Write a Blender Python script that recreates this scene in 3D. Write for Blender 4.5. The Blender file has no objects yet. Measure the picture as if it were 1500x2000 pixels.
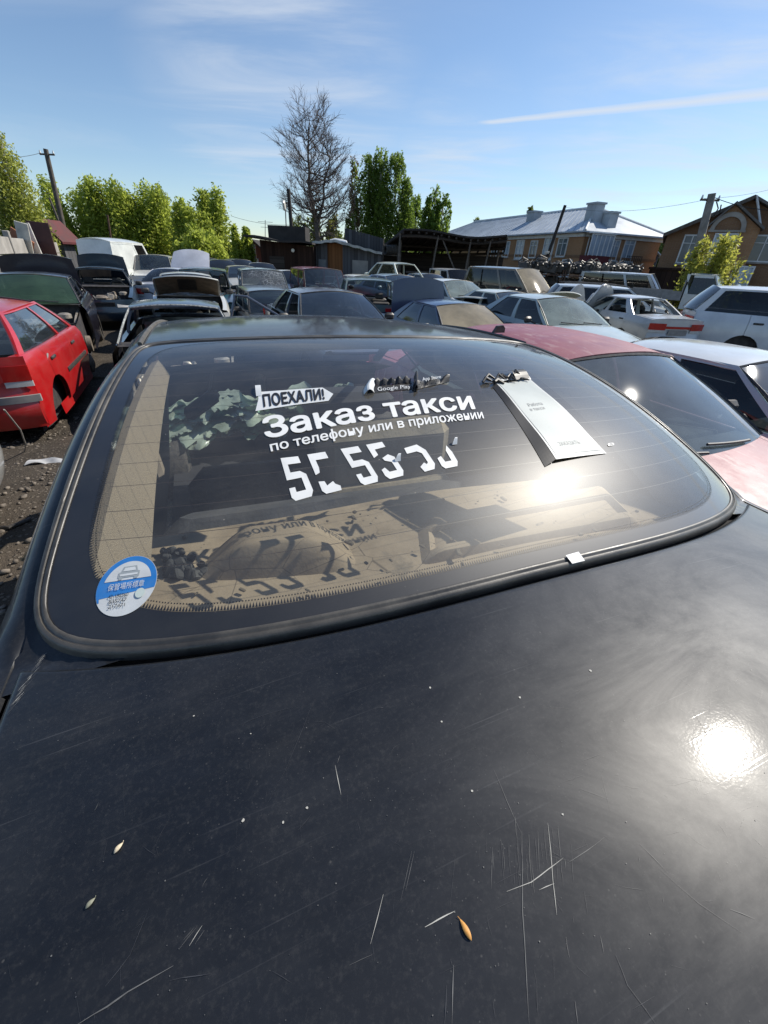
import bpy, bmesh, math, random
import numpy as np
from mathutils import Vector, Matrix
R = math.radians
random.seed(7); rng = np.random.default_rng(7)
SC = bpy.context.scene
COL = SC.collection

# ------------------------------------------------------------------ camera
FPX, PITCH, ROLL = 800.0, None, math.atan(0.05)
CAMZ = 1.12 + 0.46662
PITCH = math.atan((1000 - 508) * math.cos(ROLL) / FPX)
_fw = np.array([0, math.cos(PITCH), -math.sin(PITCH)]); _up = np.array([0, math.sin(PITCH), math.cos(PITCH)]); _rt = np.array([1.0, 0, 0])
CX = math.cos(ROLL) * _rt + math.sin(ROLL) * _up
CY = -math.sin(ROLL) * _rt + math.cos(ROLL) * _up
cam = bpy.data.cameras.new('camera'); camo = bpy.data.objects.new('camera', cam); COL.objects.link(camo)
camo.matrix_world = Matrix(((CX[0], CY[0], -_fw[0], 0), (CX[1], CY[1], -_fw[1], 0), (CX[2], CY[2], -_fw[2], CAMZ), (0, 0, 0, 1)))
cam.sensor_fit = 'VERTICAL'; cam.sensor_height = 36; cam.lens = FPX / 2000 * 36
cam.clip_start = 0.03; cam.clip_end = 4000
SC.camera = camo
def ray(px, py):
    d = _fw * FPX + CX * (px - 750) - CY * (py - 1000)
    return d / np.linalg.norm(d)
def at(px, py, Y):
    d = ray(px, py); return Vector(np.array([0, 0, CAMZ]) + d * (Y / d[1]))

# ------------------------------------------------------------------ light
SUN_AZ, SUN_EL = R(57.5), R(42.0)
SUND = Vector((math.sin(SUN_AZ) * math.cos(SUN_EL), math.cos(SUN_AZ) * math.cos(SUN_EL), math.sin(SUN_EL)))
sl = bpy.data.lights.new('sun', 'SUN'); sl.energy = 4.3; sl.angle = R(0.53); sl.color = (1.0, 0.94, 0.84)
so = bpy.data.objects.new('sun', sl); COL.objects.link(so); so.rotation_euler = (-SUND).to_track_quat('-Z', 'Y').to_euler(); so.location = (20, 20, 40)
W = bpy.data.worlds.new('World'); SC.world = W; W.use_nodes = True
nt = W.node_tree; nt.nodes.clear()
def wn(t, **k):
    n = nt.nodes.new(t)
    for a, b in k.items(): setattr(n, a, b)
    return n
def wmath(op, a, b=None, c=None, clamp=False):
    n = wn('ShaderNodeMath', operation=op, use_clamp=clamp)
    for i, v in enumerate((a, b, c)):
        if v is None: continue
        if isinstance(v, (int, float)): n.inputs[i].default_value = v
        else: nt.links.new(v, n.inputs[i])
    return n.outputs[0]
sky = wn('ShaderNodeTexSky', sky_type='NISHITA', sun_disc=False, sun_elevation=SUN_EL, sun_rotation=SUN_AZ, altitude=150, air_density=1.0, dust_density=0.22, ozone_density=3.4)
geo = wn('ShaderNodeTexCoord'); sep = wn('ShaderNodeSeparateXYZ'); nt.links.new(geo.outputs['Generated'], sep.inputs[0])
zc = wmath('MAXIMUM', sep.outputs[2], 0.03)
u_ = wmath('DIVIDE', sep.outputs[0], zc); v_ = wmath('DIVIDE', sep.outputs[1], zc)
cmb = wn('ShaderNodeCombineXYZ'); nt.links.new(u_, cmb.inputs[0]); nt.links.new(v_, cmb.inputs[1])
# wispy cirrus: stretched noise on a high flat layer
mp = wn('ShaderNodeMapping'); mp.inputs['Rotation'].default_value = (0, 0, R(-12)); mp.inputs['Scale'].default_value = (0.22, 0.42, 1); mp.inputs['Location'].default_value = (2.45, 0.3, 0)
nt.links.new(cmb.outputs[0], mp.inputs[0])
n1 = wn('ShaderNodeTexNoise'); n1.inputs['Scale'].default_value = 1.0; n1.inputs['Detail'].default_value = 9; n1.inputs['Roughness'].default_value = 0.56; n1.inputs['Distortion'].default_value = 0.8
nt.links.new(mp.outputs[0], n1.inputs[0])
mr = wn('ShaderNodeMapRange', interpolation_type='SMOOTHSTEP'); mr.inputs[1].default_value = 0.47; mr.inputs[2].default_value = 0.86
nt.links.new(n1.outputs[0], mr.inputs[0])
# contrail: a band on that same layer, brighter and wider at its old end
def plane(px, py):
    d = ray(px, py); return np.array([d[0] / d[2], d[1] / d[2]])
A_, B_ = plane(940, 240), plane(1500, 183)
dv = B_ - A_; Lc = np.linalg.norm(dv); dv /= Lc; nv = np.array([-dv[1], dv[0]])
wob = wn('ShaderNodeTexNoise'); wob.inputs['Scale'].default_value = 2.2; wob.inputs['Detail'].default_value = 7; nt.links.new(cmb.outputs[0], wob.inputs[0])
s_ = wmath('DIVIDE', wmath('ADD', wmath('MULTIPLY', wmath('SUBTRACT', u_, float(A_[0])), float(dv[0])), wmath('MULTIPLY', wmath('SUBTRACT', v_, float(A_[1])), float(dv[1]))), float(Lc))
t_ = wmath('ADD', wmath('MULTIPLY', wmath('SUBTRACT', u_, float(A_[0])), float(nv[0])), wmath('MULTIPLY', wmath('SUBTRACT', v_, float(A_[1])), float(nv[1])))
t_ = wmath('ABSOLUTE', wmath('ADD', t_, wmath('MULTIPLY', wmath('SUBTRACT', wob.outputs[0], 0.5), 0.075)))
wid = wmath('MULTIPLY_ADD', wmath('MINIMUM', wmath('MAXIMUM', s_, 0.0), 3.0), 0.085, 0.075)
band = wmath('SUBTRACT', 1.0, wmath('DIVIDE', t_, wid), clamp=True)
band = wmath('MULTIPLY', wmath('POWER', band, 0.55), wmath('MULTIPLY', wmath('ADD', s_, 0.03), 14.0, clamp=True))
band = wmath('MULTIPLY', band, 0.85)
# where the cirrus lies: upper centre, and a wider sheet low on the right
def patch(px, py, r0, r1):
    d = ray(px, py); vm = wn('ShaderNodeVectorMath', operation='DOT_PRODUCT'); nrm = wn('ShaderNodeVectorMath', operation='NORMALIZE'); nt.links.new(geo.outputs['Generated'], nrm.inputs[0]); nt.links.new(nrm.outputs[0], vm.inputs[0]); vm.inputs[1].default_value = [float(v) for v in d]
    m = wn('ShaderNodeMapRange', interpolation_type='SMOOTHSTEP'); m.inputs[1].default_value = math.cos(R(r1)); m.inputs[2].default_value = math.cos(R(r0)); nt.links.new(vm.outputs['Value'], m.inputs[0]); return m.outputs[0]
pm = wmath('MAXIMUM', wmath('MAXIMUM', patch(560, 150, 2, 15), patch(1360, 300, 4, 19)), patch(900, 330, 1, 9))
n2 = wn('ShaderNodeTexNoise'); n2.inputs['Scale'].default_value = 1.9; n2.inputs['Detail'].default_value = 10; n2.inputs['Roughness'].default_value = 0.6; n2.inputs['Distortion'].default_value = 1.1; nt.links.new(mp.outputs[0], n2.inputs[0])
wisp = wn('ShaderNodeMapRange', interpolation_type='SMOOTHSTEP'); wisp.inputs[1].default_value = 0.34; wisp.inputs[2].default_value = 0.80; nt.links.new(n2.outputs[0], wisp.inputs[0])
veil = wmath('MULTIPLY', pm, wmath('MULTIPLY_ADD', wisp.outputs[0], 0.66, 0.05))
cl = wmath('MAXIMUM', wmath('MAXIMUM', wmath('MULTIPLY', mr.outputs[0], 0.35), veil), band)
# a broad thin veil low on the right, where the cirrus thickens
fade = wn('ShaderNodeMapRange'); fade.inputs[1].default_value = 0.03; fade.inputs[2].default_value = 0.14; nt.links.new(sep.outputs[2], fade.inputs[0])
cl = wmath('MULTIPLY', cl, fade.outputs[0])
mx = wn('ShaderNodeMix', data_type='RGBA'); nt.links.new(cl, mx.inputs[0]); nt.links.new(sky.outputs[0], mx.inputs[6]); mx.inputs[7].default_value = (5.2, 5.7, 6.4, 1)
bg = wn('ShaderNodeBackground'); bg.inputs[1].default_value = 0.102; nt.links.new(mx.outputs[2], bg.inputs[0])
wo = wn('ShaderNodeOutputWorld'); nt.links.new(bg.outputs[0], wo.inputs[0])
SC.view_settings.view_transform = 'Standard'; SC.view_settings.look = 'None'; SC.view_settings.exposure = 0.42; SC.view_settings.gamma = 1.0
SC.cycles.max_bounces = 8; SC.cycles.transparent_max_bounces = 24; SC.cycles.caustics_reflective = False; SC.cycles.caustics_refractive = False
SC.cycles.use_denoising = True

# ------------------------------------------------------------------ materials
MATS = {}
class NT:
    def __init__(s, name):
        s.m = bpy.data.materials.new(name); s.m.use_nodes = True; s.t = s.m.node_tree; s.t.nodes.clear(); s.out = s.n('ShaderNodeOutputMaterial')
    def n(s, t, ins=None, **k):
        n = s.t.nodes.new(t)
        for a, b in k.items(): setattr(n, a, b)
        for a, b in (ins or {}).items():
            if isinstance(b, bpy.types.NodeSocket): s.t.links.new(b, n.inputs[a])
            else: n.inputs[a].default_value = b
        return n
    def math(s, op, a, b=0.0, clamp=False):
        return s.n('ShaderNodeMath', {0: a, 1: b}, operation=op, use_clamp=clamp).outputs[0]
    def noise(s, scale, detail=4, rough=0.55, vec=None, dist=0.0):
        d = {'Scale': scale, 'Detail': detail, 'Roughness': rough, 'Distortion': dist}
        if vec is not None: d['Vector'] = vec
        else: d['Vector'] = s.n('ShaderNodeTexCoord').outputs['Object']
        return s.n('ShaderNodeTexNoise', d).outputs[0]
    def ramp(s, f, a, b, lo=0.0, hi=1.0):
        return s.n('ShaderNodeMapRange', {0: f, 1: a, 2: b, 3: lo, 4: hi}).outputs[0]
    def mix(s, f, a, b):
        return s.n('ShaderNodeMix', {0: f, 6: a, 7: b}, data_type='RGBA').outputs[2]
    def bump(s, h, st=0.3, d=0.02):
        return s.n('ShaderNodeBump', {'Height': h, 'Strength': st, 'Distance': d}).outputs[0]
    def fresnel(s, ior):
        # a thin pane: the same reflectance from either face
        bf = s.n('ShaderNodeNewGeometry').outputs['Backfacing']
        return s.n('ShaderNodeFresnel', {'IOR': s.math('ADD', ior, s.math('MULTIPLY', bf, 1 / ior - ior))}).outputs[0]
    def bsdf(s, **k):
        b = s.n('ShaderNodeBsdfPrincipled')
        for a, v in k.items():
            a = a.replace('_', ' ')
            if isinstance(v, bpy.types.NodeSocket): s.t.links.new(v, b.inputs[a])
            else: b.inputs[a].default_value = v
        return b.outputs[0]
    def done(s, sh):
        s.t.links.new(sh, s.out.inputs[0]); MATS[s.m.name] = s.m; return s.m
def c4(c): return (c[0], c[1], c[2], 1)
def plain(name, col, rough=0.6, var=0.25, scale=6, metallic=0.0, dust=0.0, bump=0.0, coat=0.0, spec=0.5):
    if name in MATS: return MATS[name]
    t = NT(name); f = t.noise(scale, 5)
    lo = c4([v * (1 - var) for v in col]); hi = c4([min(1, v * (1 + var)) for v in col])
    c = t.mix(t.ramp(f, .3, .7), lo, hi)
    if dust: c = t.mix(t.math('MULTIPLY', t.ramp(t.noise(scale * 2.3, 6, .65), .35, .7), dust), c, (.28, .24, .19, 1))
    k = dict(Base_Color=c, Roughness=t.ramp(f, .2, .8, max(.03, rough - .1), min(1, rough + .1)), Metallic=metallic, Coat_Weight=coat, Specular_IOR_Level=spec)
    if bump: k['Normal'] = t.bump(t.noise(scale * 8, 4), bump, .01)
    return t.done(t.bsdf(**k))
def paint(name, col, rough=0.28, dust=0.25, coat=0.8, metallic=0.0):
    """weathered car paint: faded patches, settled dust, clear coat"""
    if name in MATS: return MATS[name]
    t = NT(name); tc = t.n('ShaderNodeTexCoord').outputs['Object']
    c = t.mix(t.ramp(t.noise(1.7, 5, .6, tc), .3, .7), c4([v * .82 for v in col]), c4([min(1, v * 1.15) for v in col]))
    d = t.math('MULTIPLY', t.ramp(t.noise(5.5, 8, .68, tc), .38, .75), dust)
    c = t.mix(d, c, (.30, .265, .21, 1))
    sp = t.ramp(t.noise(160, 2, .5, tc), .70, .76)
    c = t.mix(t.math('MULTIPLY', sp, dust * .8), c, (.45, .42, .36, 1))
    ru = t.math('MULTIPLY', t.ramp(t.noise(3.3, 9, .7, tc, .4), .665, .70), min(1, dust * 6)); c = t.mix(ru, c, (.085, .040, .020, 1)); d = t.math('ADD', d, ru, True)
    r = t.math('ADD', t.math('MULTIPLY', d, .5), rough, True)
    return t.done(t.bsdf(Base_Color=c, Roughness=r, Metallic=metallic, Coat_Weight=coat, Coat_Roughness=t.ramp(t.noise(9, 6, .6, tc), .3, .8, .05, .22)))
def glassmat(name, tint=(.45, .5, .5), dust=0.12, dustcol=(.42, .38, .30), refl=1.0, rough=0.03, scale=7.0, crack=False):
    if name in MATS: return MATS[name]
    t = NT(name); tc = t.n('ShaderNodeTexCoord').outputs['Object']
    tr = t.n('ShaderNodeBsdfTransparent', {0: c4(tint)}).outputs[0]
    df = t.n('ShaderNodeBsdfDiffuse', {0: c4(dustcol)}).outputs[0]
    f = t.math('ADD', t.math('MULTIPLY', t.ramp(t.noise(scale, 8, .62, tc), .3, .8), dust), dust * .5)
    nrm = None
    if crack:
        v = t.n('ShaderNodeTexVoronoi', {'Vector': tc, 'Scale': 9.0}, feature='DISTANCE_TO_EDGE').outputs['Distance']
        cr = t.ramp(v, .0, .045, 1, 0); cr = t.math('MULTIPLY', cr, t.ramp(t.noise(2.2, 3, .5, tc), .42, .6)); f = t.math('MAXIMUM', f, t.math('MULTIPLY', cr, .85))
    base = t.n('ShaderNodeMixShader', {0: f, 1: tr, 2: df}).outputs[0]
    g = t.n('ShaderNodeBsdfGlossy', {0: (1, 1, 1, 1), 'Roughness': rough}).outputs[0]
    fr = t.fresnel(1.5)
    return t.done(t.n('ShaderNodeMixShader', {0: t.math('MULTIPLY', fr, refl, True), 1: base, 2: g}).outputs[0])
def leafmat(name, c0, c1, trans=0.45):
    if name in MATS: return MATS[name]
    t = NT(name)
    info = t.n('ShaderNodeNewGeometry').outputs['Random Per Island']
    big = t.ramp(t.noise(.9, 3), .3, .7)
    f = t.math('ADD', t.math('MULTIPLY', info, .6), t.math('MULTIPLY', big, .4))
    c = t.mix(f, c4(c0), c4(c1))
    a = t.bsdf(Base_Color=c, Roughness=.55, Specular_IOR_Level=.3)
    b = t.n('ShaderNodeBsdfTranslucent', {0: t.mix(.5, c, c4([min(1, v * 1.9) for v in c1]))}).outputs[0]
    return t.done(t.n('ShaderNodeMixShader', {0: trans, 1: a, 2: b}).outputs[0])

# ------------------------------------------------------------------ mesh helpers
class MB:
    def __init__(s): s.v = []; s.f = []; s.m = []
    def add(s, vs, fs, mi=0):
        o = len(s.v); s.v += [tuple(v) for v in vs]; s.f += [tuple(i + o for i in f) for f in fs]; s.m += [mi] * len(fs); return s
    def box(s, c, size, rot=None, mi=0, bev=0.0):
        hx, hy, hz = size[0] / 2, size[1] / 2, size[2] / 2
        if bev > 0:
            b = min(bev, hx * .9, hy * .9, hz * .9); vs = []; 
            ring = [(-1, -1), (1, -1), (1, 1), (-1, 1)]
            def rr(h1, h2, bb, z):
                o = []
                for (sx, sy) in ring:
                    for (ax, ay) in (((0, 1) if sx * sy > 0 else (1, 0)), ((1, 0) if sx * sy > 0 else (0, 1))):
                        o.append((sx * (h1 - bb * (1 - ax)), sy * (h2 - bb * (1 - ay)), z))
                # order: walk the octagon
                o = sorted(o, key=lambda p: math.atan2(p[1] / h2, p[0] / h1)); return o
            L = [rr(hx - b, hy - b, b * .6, -hz), rr(hx, hy, b, -hz + b), rr(hx, hy, b, hz - b), rr(hx - b, hy - b, b * .6, hz)]
            for l in L: vs += l
            fs = [tuple(range(7, -1, -1)), tuple(range(24, 32))]
            for k in range(3):
                for i in range(8): fs.append((k * 8 + i, k * 8 + (i + 1) % 8, (k + 1) * 8 + (i + 1) % 8, (k + 1) * 8 + i))
        else:
            vs = [(x, y, z) for z in (-hz, hz) for x, y in ((-hx, -hy), (hx, -hy), (hx, hy), (-hx, hy))]
            fs = [(3, 2, 1, 0), (4, 5, 6, 7), (0, 1, 5, 4), (1, 2, 6, 5), (2, 3, 7, 6), (3, 0, 4, 7)]
        M = rot if rot is not None else Matrix.Identity(3)
        if isinstance(M, (tuple, list)):
            from mathutils import Euler
            M = Euler(M).to_matrix()
        c = Vector(c)
        return s.add([M @ Vector(v) + c for v in vs], fs, mi)
    def tube(s, path, r, n=8, mi=0, cap=True, closed=False):
        P = [Vector(p) for p in path]; k = len(P); rs = r if isinstance(r, (list, tuple)) else [r] * k
        vs = []; fs = []; prev = None
        for i in range(k):
            if closed: t = P[(i + 1) % k] - P[i - 1]
            else: t = P[min(i + 1, k - 1)] - P[max(i - 1, 0)]
            if t.length < 1e-9: t = Vector((0, 0, 1))
            t.normalize()
            if prev is None: a = t.orthogonal().normalized()
            else:
                a = prev - t * prev.dot(t)
                a = a.normalized() if a.length > 1e-6 else t.orthogonal().normalized()
            prev = a; b = t.cross(a)
            for j in range(n):
                q = 2 * math.pi * j / n; vs.append(P[i] + (a * math.cos(q) + b * math.sin(q)) * rs[i])
        for i in range(k if closed else k - 1):
            i2 = (i + 1) % k
            for j in range(n): fs.append((i * n + j, i * n + (j + 1) % n, i2 * n + (j + 1) % n, i2 * n + j))
        if cap and not closed: fs += [tuple(range(n - 1, -1, -1)), tuple((k - 1) * n + j for j in range(n))]
        return s.add(vs, fs, mi)
    def grid(s, fn, nu, nv, mi=0, flip=False):
        vs = [fn(i / nu, j / nv) for j in range(nv + 1) for i in range(nu + 1)]
        fs = []
        for j in range(nv):
            for i in range(nu):
                a = j * (nu + 1) + i; q = (a, a + 1, a + nu + 2, a + nu + 1); fs.append(q[::-1] if flip else q)
        return s.add(vs, fs, mi)
    def slab(s, fn, nu, nv, off, mi=0):
        """grid with thickness: fn(u,v) gives the face, off a vector the thickness"""
        o = Vector(off); n = (nu + 1) * (nv + 1)
        top = [Vector(fn(i / nu, j / nv)) for j in range(nv + 1) for i in range(nu + 1)]
        vs = top + [p + o for p in top]; fs = []
        for j in range(nv):
            for i in range(nu):
                a = j * (nu + 1) + i; q = (a, a + 1, a + nu + 2, a + nu + 1); fs.append(q); fs.append(tuple(x + n for x in q[::-1]))
        rim = [j for j in range(nu + 1)] + [j * (nu + 1) + nu for j in range(1, nv + 1)] + [nv * (nu + 1) + i for i in range(nu - 1, -1, -1)] + [j * (nu + 1) for j in range(nv - 1, 0, -1)]
        for i in range(len(rim)): a, b = rim[i], rim[(i + 1) % len(rim)]; fs.append((b, a, a + n, b + n))
        return s.add(vs, fs, mi)
    def prism(s, poly, z0, z1, M=None, mi=0):
        k = len(poly); vs = [Vector((x, y, z)) for z in (z0, z1) for x, y in poly]
        if M is not None: vs = [M @ v for v in vs]
        fs = [tuple(range(k - 1, -1, -1)), tuple(range(k, 2 * k))] + [(i, (i + 1) % k, k + (i + 1) % k, k + i) for i in range(k)]
        return s.add(vs, fs, mi)
    def lathe(s, prof, c, axis='x', n=20, mi=0):
        c = Vector(c); vs = []; fs = []; k = len(prof)
        for j in range(n):
            q = 2 * math.pi * j / n
            for (a, r) in prof:
                if axis == 'x': vs.append(c + Vector((a, r * math.cos(q), r * math.sin(q))))
                elif axis == 'y': vs.append(c + Vector((r * math.cos(q), a, r * math.sin(q))))
                else: vs.append(c + Vector((r * math.cos(q), r * math.sin(q), a)))
        for j in range(n):
            for i in range(k - 1): fs.append((j * k + i, j * k + i + 1, ((j + 1) % n) * k + i + 1, ((j + 1) % n) * k + i))
        return s.add(vs, fs, mi)
    def build(s, name, mats, parent=None, smooth=True, loc=None, angle=40):
        me = bpy.data.meshes.new(name); me.from_pydata(s.v, [], s.f)
        mats = mats if isinstance(mats, (list, tuple)) else [mats]
        for m in mats: me.materials.append(m)
        if len(mats) > 1: me.polygons.foreach_set('material_index', s.m)
        bm = bmesh.new(); bm.from_mesh(me); bmesh.ops.recalc_face_normals(bm, faces=bm.faces); bm.to_mesh(me); bm.free()
        if smooth:
            me.polygons.foreach_set('use_smooth', [True] * len(me.polygons))
            try: me.set_sharp_from_angle(angle=R(angle))
            except Exception: pass
        me.update()
        o = bpy.data.objects.new(name, me); COL.objects.link(o)
        if parent: o.parent = parent
        if loc is not None: o.location = loc
        return o
def tag(o, label, cat=None, group=None, kind=None):
    if label: o['label'] = label
    if cat: o['category'] = cat
    if group: o['group'] = group
    if kind: o['kind'] = kind
    return o
def thing(name, label, cat, loc=(0, 0, 0), rotz=0.0, group=None):
    o = bpy.data.objects.new(name, None); COL.objects.link(o); o.empty_display_size = .2
    o.location = loc; o.rotation_euler = (0, 0, rotz); return tag(o, label, cat, group)
def copy_tree(o, parent=None):
    c = o.copy(); COL.objects.link(c)
    if parent: c.parent = parent
    for ch in o.children: copy_tree(ch, c)
    return c
def rawmesh(name, V, F, mat, parent=None, smooth=False, kind=None):
    """numpy quads/tris -> one object, quickly (leaves)"""
    V = np.asarray(V, np.float32); F = np.asarray(F, np.int32); k = F.shape[1]
    me = bpy.data.meshes.new(name); me.vertices.add(len(V)); me.vertices.foreach_set('co', V.ravel())
    me.loops.add(F.size); me.loops.foreach_set('vertex_index', F.ravel()); me.polygons.add(len(F))
    me.polygons.foreach_set('loop_start', np.arange(0, F.size, k, dtype=np.int32)); me.polygons.foreach_set('loop_total', np.full(len(F), k, np.int32))
    me.update(calc_edges=True); me.materials.append(mat)
    o = bpy.data.objects.new(name, me); COL.objects.link(o)
    if parent: o.parent = parent
    return o
def sstep(a, b, x):
    t = min(1, max(0, (x - a) / (b - a))); return t * t * (3 - 2 * t)
def lerp(a, b, t): return a + (b - a) * t
# ================================================================== the near sedan
ZT = 1.12; YAW = R(23.555); RLL = R(1.1)
hero = thing('dark_sedan', 'dusty dark blue sedan seen over its scratched boot lid, white lettering on its rear window', 'car')
hero.rotation_euler = (0, RLL, YAW)
_R = (Matrix.Rotation(YAW, 3, 'Z') @ Matrix.Rotation(RLL, 3, 'Y'))
HORG = Vector((0.22288, 0.64005, ZT)); hero.location = HORG - _R @ Vector((0, 0, ZT))
_Ri = _R.transposed()
CAML = _Ri @ (Vector((0, 0, CAMZ)) - HORG)
def lray(px, py): return _Ri @ Vector(ray(px, py))
def HB(n, mb, mats, parent=None, **k):
    o = mb.build(n, mats, parent or hero, **k)
    if parent is None or parent is hero: o.location = (0, 0, ZT)
    return o
CRN = 0.042
def yb(x): return -.012 - .110 * (1 - min(1, abs(x / .745)) ** 3.0)
def yt(x): return .70 + .10 * (x / .6) ** 2
def xs(y): return .745 - .128 * min(1.15, max(-.3, y / .82))
def lidz(x, y): return CRN * (1 - (x / .735) ** 2) + .008 * (y - yb(x)) - .10 * max(0, -.42 - y) ** 2
def roofz(x, y): return .2825 - .10 * (y - .9) ** 2 - .02 * max(0, y - 1.6) ** 2 - .036 * (x / .6) ** 2
def winz(x, y):
    t = (y - yb(x)) / (yt(x) - yb(x))
    z0 = CRN * (1 - (x / .735) ** 2); z1 = roofz(x, yt(x)) - .002
    return z0 + (z1 - z0) * (t + .92 * t * (1 - t))
def hit(px, py, fn):
    d = lray(px, py); f = lambda t: (CAML + d * t)
    def g(t): p = f(t); return p.z - fn(p.x, p.y)
    a = .25
    while g(a) > 0 and a < 5: a += .01
    lo, hi = a - .01, a
    for _ in range(30):
        m = (lo + hi) / 2
        if g(m) > 0: lo = m
        else: hi = m
    p = f(hi); return p
def hitz(px, py, z): d = lray(px, py); return CAML + d * ((z - CAML.z) / d.z)
def hity(px, py, y): d = lray(px, py); return CAML + d * ((y - CAML.y) / d.y)
# outline of the rear window in plan, theta -> (x, y)
def outl(th, ka=1.0, bt=1.0, bb=1.0, n=13.0):
    c, s = math.cos(th), math.sin(th)
    q = (abs(c) ** n + abs(s) ** n) ** (-1 / n); a, b = c * q * ka, s * q
    b *= bt if b > 0 else bb
    t = (b + 1) / 2
    x = a * .745
    for _ in range(5):
        y = lerp(yb(x), yt(x), t); x = a * xs(y)
    return x, lerp(yb(x), yt(x), t)
NTH = 240
THS = []
for i in range(NTH):   # more samples round the corners
    th = 2 * math.pi * i / NTH; THS.append(th + .32 * math.sin(4 * th + math.pi) / 4 * -1)
OUT = [outl(t) for t in THS]; INN = [outl(t, .925, .93, .915, 7.5) for t in THS]

# --- paint of the near car: almost black blue, scoured clear coat, settled dust
def hero_paint(name, dusty=1.0):
    t = NT(name); tc = t.n('ShaderNodeTexCoord').outputs['Object']
    base = t.mix(t.ramp(t.noise(2.0, 5, .6, tc), .3, .7), (.0042, .0054, .0080, 1), (.0066, .0080, .0112, 1))
    haze = t.math('MULTIPLY', t.math('ADD', .12, t.ramp(t.noise(4.5, 9, .7, tc), .42, .80)), .034 * dusty)
    grit = t.math('MULTIPLY', t.ramp(t.noise(190, 6, .8, tc), .50, .80), .055 * dusty)
    wv = t.n('ShaderNodeMapping', {'Vector': tc, 'Rotation': (0, 0, R(24)), 'Scale': (3, 22, 1)}).outputs[0]
    wipe = t.math('MULTIPLY', t.ramp(t.noise(1.6, 7, .66, wv), .50, .78), .022 * dusty)
    spk = t.n('ShaderNodeTexVoronoi', {'Vector': tc, 'Scale': 95.0, 'Randomness': 1.0})
    dots = t.math('MULTIPLY', t.ramp(spk.outputs['Distance'], .07, .11, 1, 0), t.ramp(t.noise(60, 2, .5, tc), .56, .66))
    d = t.math('ADD', t.math('ADD', haze, grit), t.math('ADD', wipe, t.math('MULTIPLY', dots, .10)), True)
    c = t.mix(d, base, (.40, .38, .34, 1))
    s2 = t.n('ShaderNodeTexVoronoi', {'Vector': tc, 'Scale': 330.0, 'Randomness': 1.0})
    fine = t.math('MULTIPLY', t.ramp(s2.outputs['Distance'], .12, .20, 1, 0), t.ramp(t.n('ShaderNodeSeparateColor', {0: s2.outputs['Color']}).outputs[0], .80, .84)); c = t.mix(t.math('MULTIPLY', t.math('MULTIPLY', fine, t.ramp(t.noise(8, 5, .65, tc), .42, .66)), .13 * dusty), c, (.55, .53, .48, 1))
    # hairline scratches: three families of long thin noise
    hl = None
    for ang, sc in ((R(82), 130), (R(20), 150), (R(-48), 120), (R(58), 140)):
        mv = t.n('ShaderNodeMapping', {'Vector': tc, 'Rotation': (0, 0, ang), 'Scale': (1.6, sc, 1)}).outputs[0]
        f = t.ramp(t.noise(1.7, 2, .5, mv, .15), .70, .76)
        hl = f if hl is None else t.math('MAXIMUM', hl, f)
    hl = t.math('MULTIPLY', hl, t.ramp(t.noise(5, 4, .6, tc), .42, .6))
    c = t.mix(t.math('MULTIPLY', hl, .07 * dusty), c, (.5, .5, .5, 1))
    sm1 = t.noise(3.4, 9, .72, t.n('ShaderNodeMapping', {'Vector': tc, 'Rotation': (0, 0, R(-20)), 'Scale': (1, 1.7, 1)}).outputs[0], .9)
    cr = t.ramp(t.noise(7, 7, .65, tc), .3, .75, .035, .075)
    spl = t.ramp(sm1, .32, .70, .16, .42)
    nb = t.bump(t.math('ADD', t.noise(300, 2, .5, tc), t.math('MULTIPLY', hl, 1.2)), .035, .002)
    return t.done(t.bsdf(Base_Color=c, Roughness=t.ramp(t.noise(3, 6, .6, tc), .3, .7, .40, .50), Specular_IOR_Level=spl, Coat_Weight=.55, Coat_Roughness=cr, Coat_Normal=nb))
M_HERO = hero_paint('scratched_navy_paint')
M_HROOF = hero_paint('dusty_navy_paint', 2.6)
M_RUB = plain('weathered_rubber', (.075, .07, .062), .55, .35, 18, dust=.30)
M_BLK = plain('black_gap', (.004, .004, .004), .9, .1)
M_SUBD = plain('dark_inner_metal', (.02, .02, .024), .7, .3, dust=.2)

# --- boot lid
def lid_pt(u, v):
    x = lerp(-.742, .742, u); yf = yb(x) - .0085; y = lerp(-.66, yf, v)
    e = min(yf - y, .742 - abs(x) + .001); dz = -.008 * (1 - min(1, e / .010)) ** 2
    return (x, y, lidz(x, y) + dz)
vv = [0, .02] + [lerp(.04, .97, i / 46) for i in range(47)] + [.98, .985, .99, .995, 1]
uu = [0, .002, .004, .007, .011] + [lerp(.015, .985, i / 90) for i in range(91)] + [.989, .993, .996, .998, 1]
lid = MB(); nu_ = len(uu)
lid.add([lid_pt(u, v) for v in vv for u in uu], [(j * nu_ + i, j * nu_ + i + 1, (j + 1) * nu_ + i + 1, (j + 1) * nu_ + i) for j in range(len(vv) - 1) for i in range(nu_ - 1)])
# folded rear face of the lid
zr = lidz(0, -.66)
lid.grid(lambda u, v: (lerp(-.742, .742, u), -.66 - .05 * math.sin(v * 1.6), lid_pt(u, 0)[2] - .26 * v), 40, 8)
o_lid = HB('boot_lid', lid, M_HERO); o_lid['label'] = 'scratched dark blue boot lid'

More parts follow.
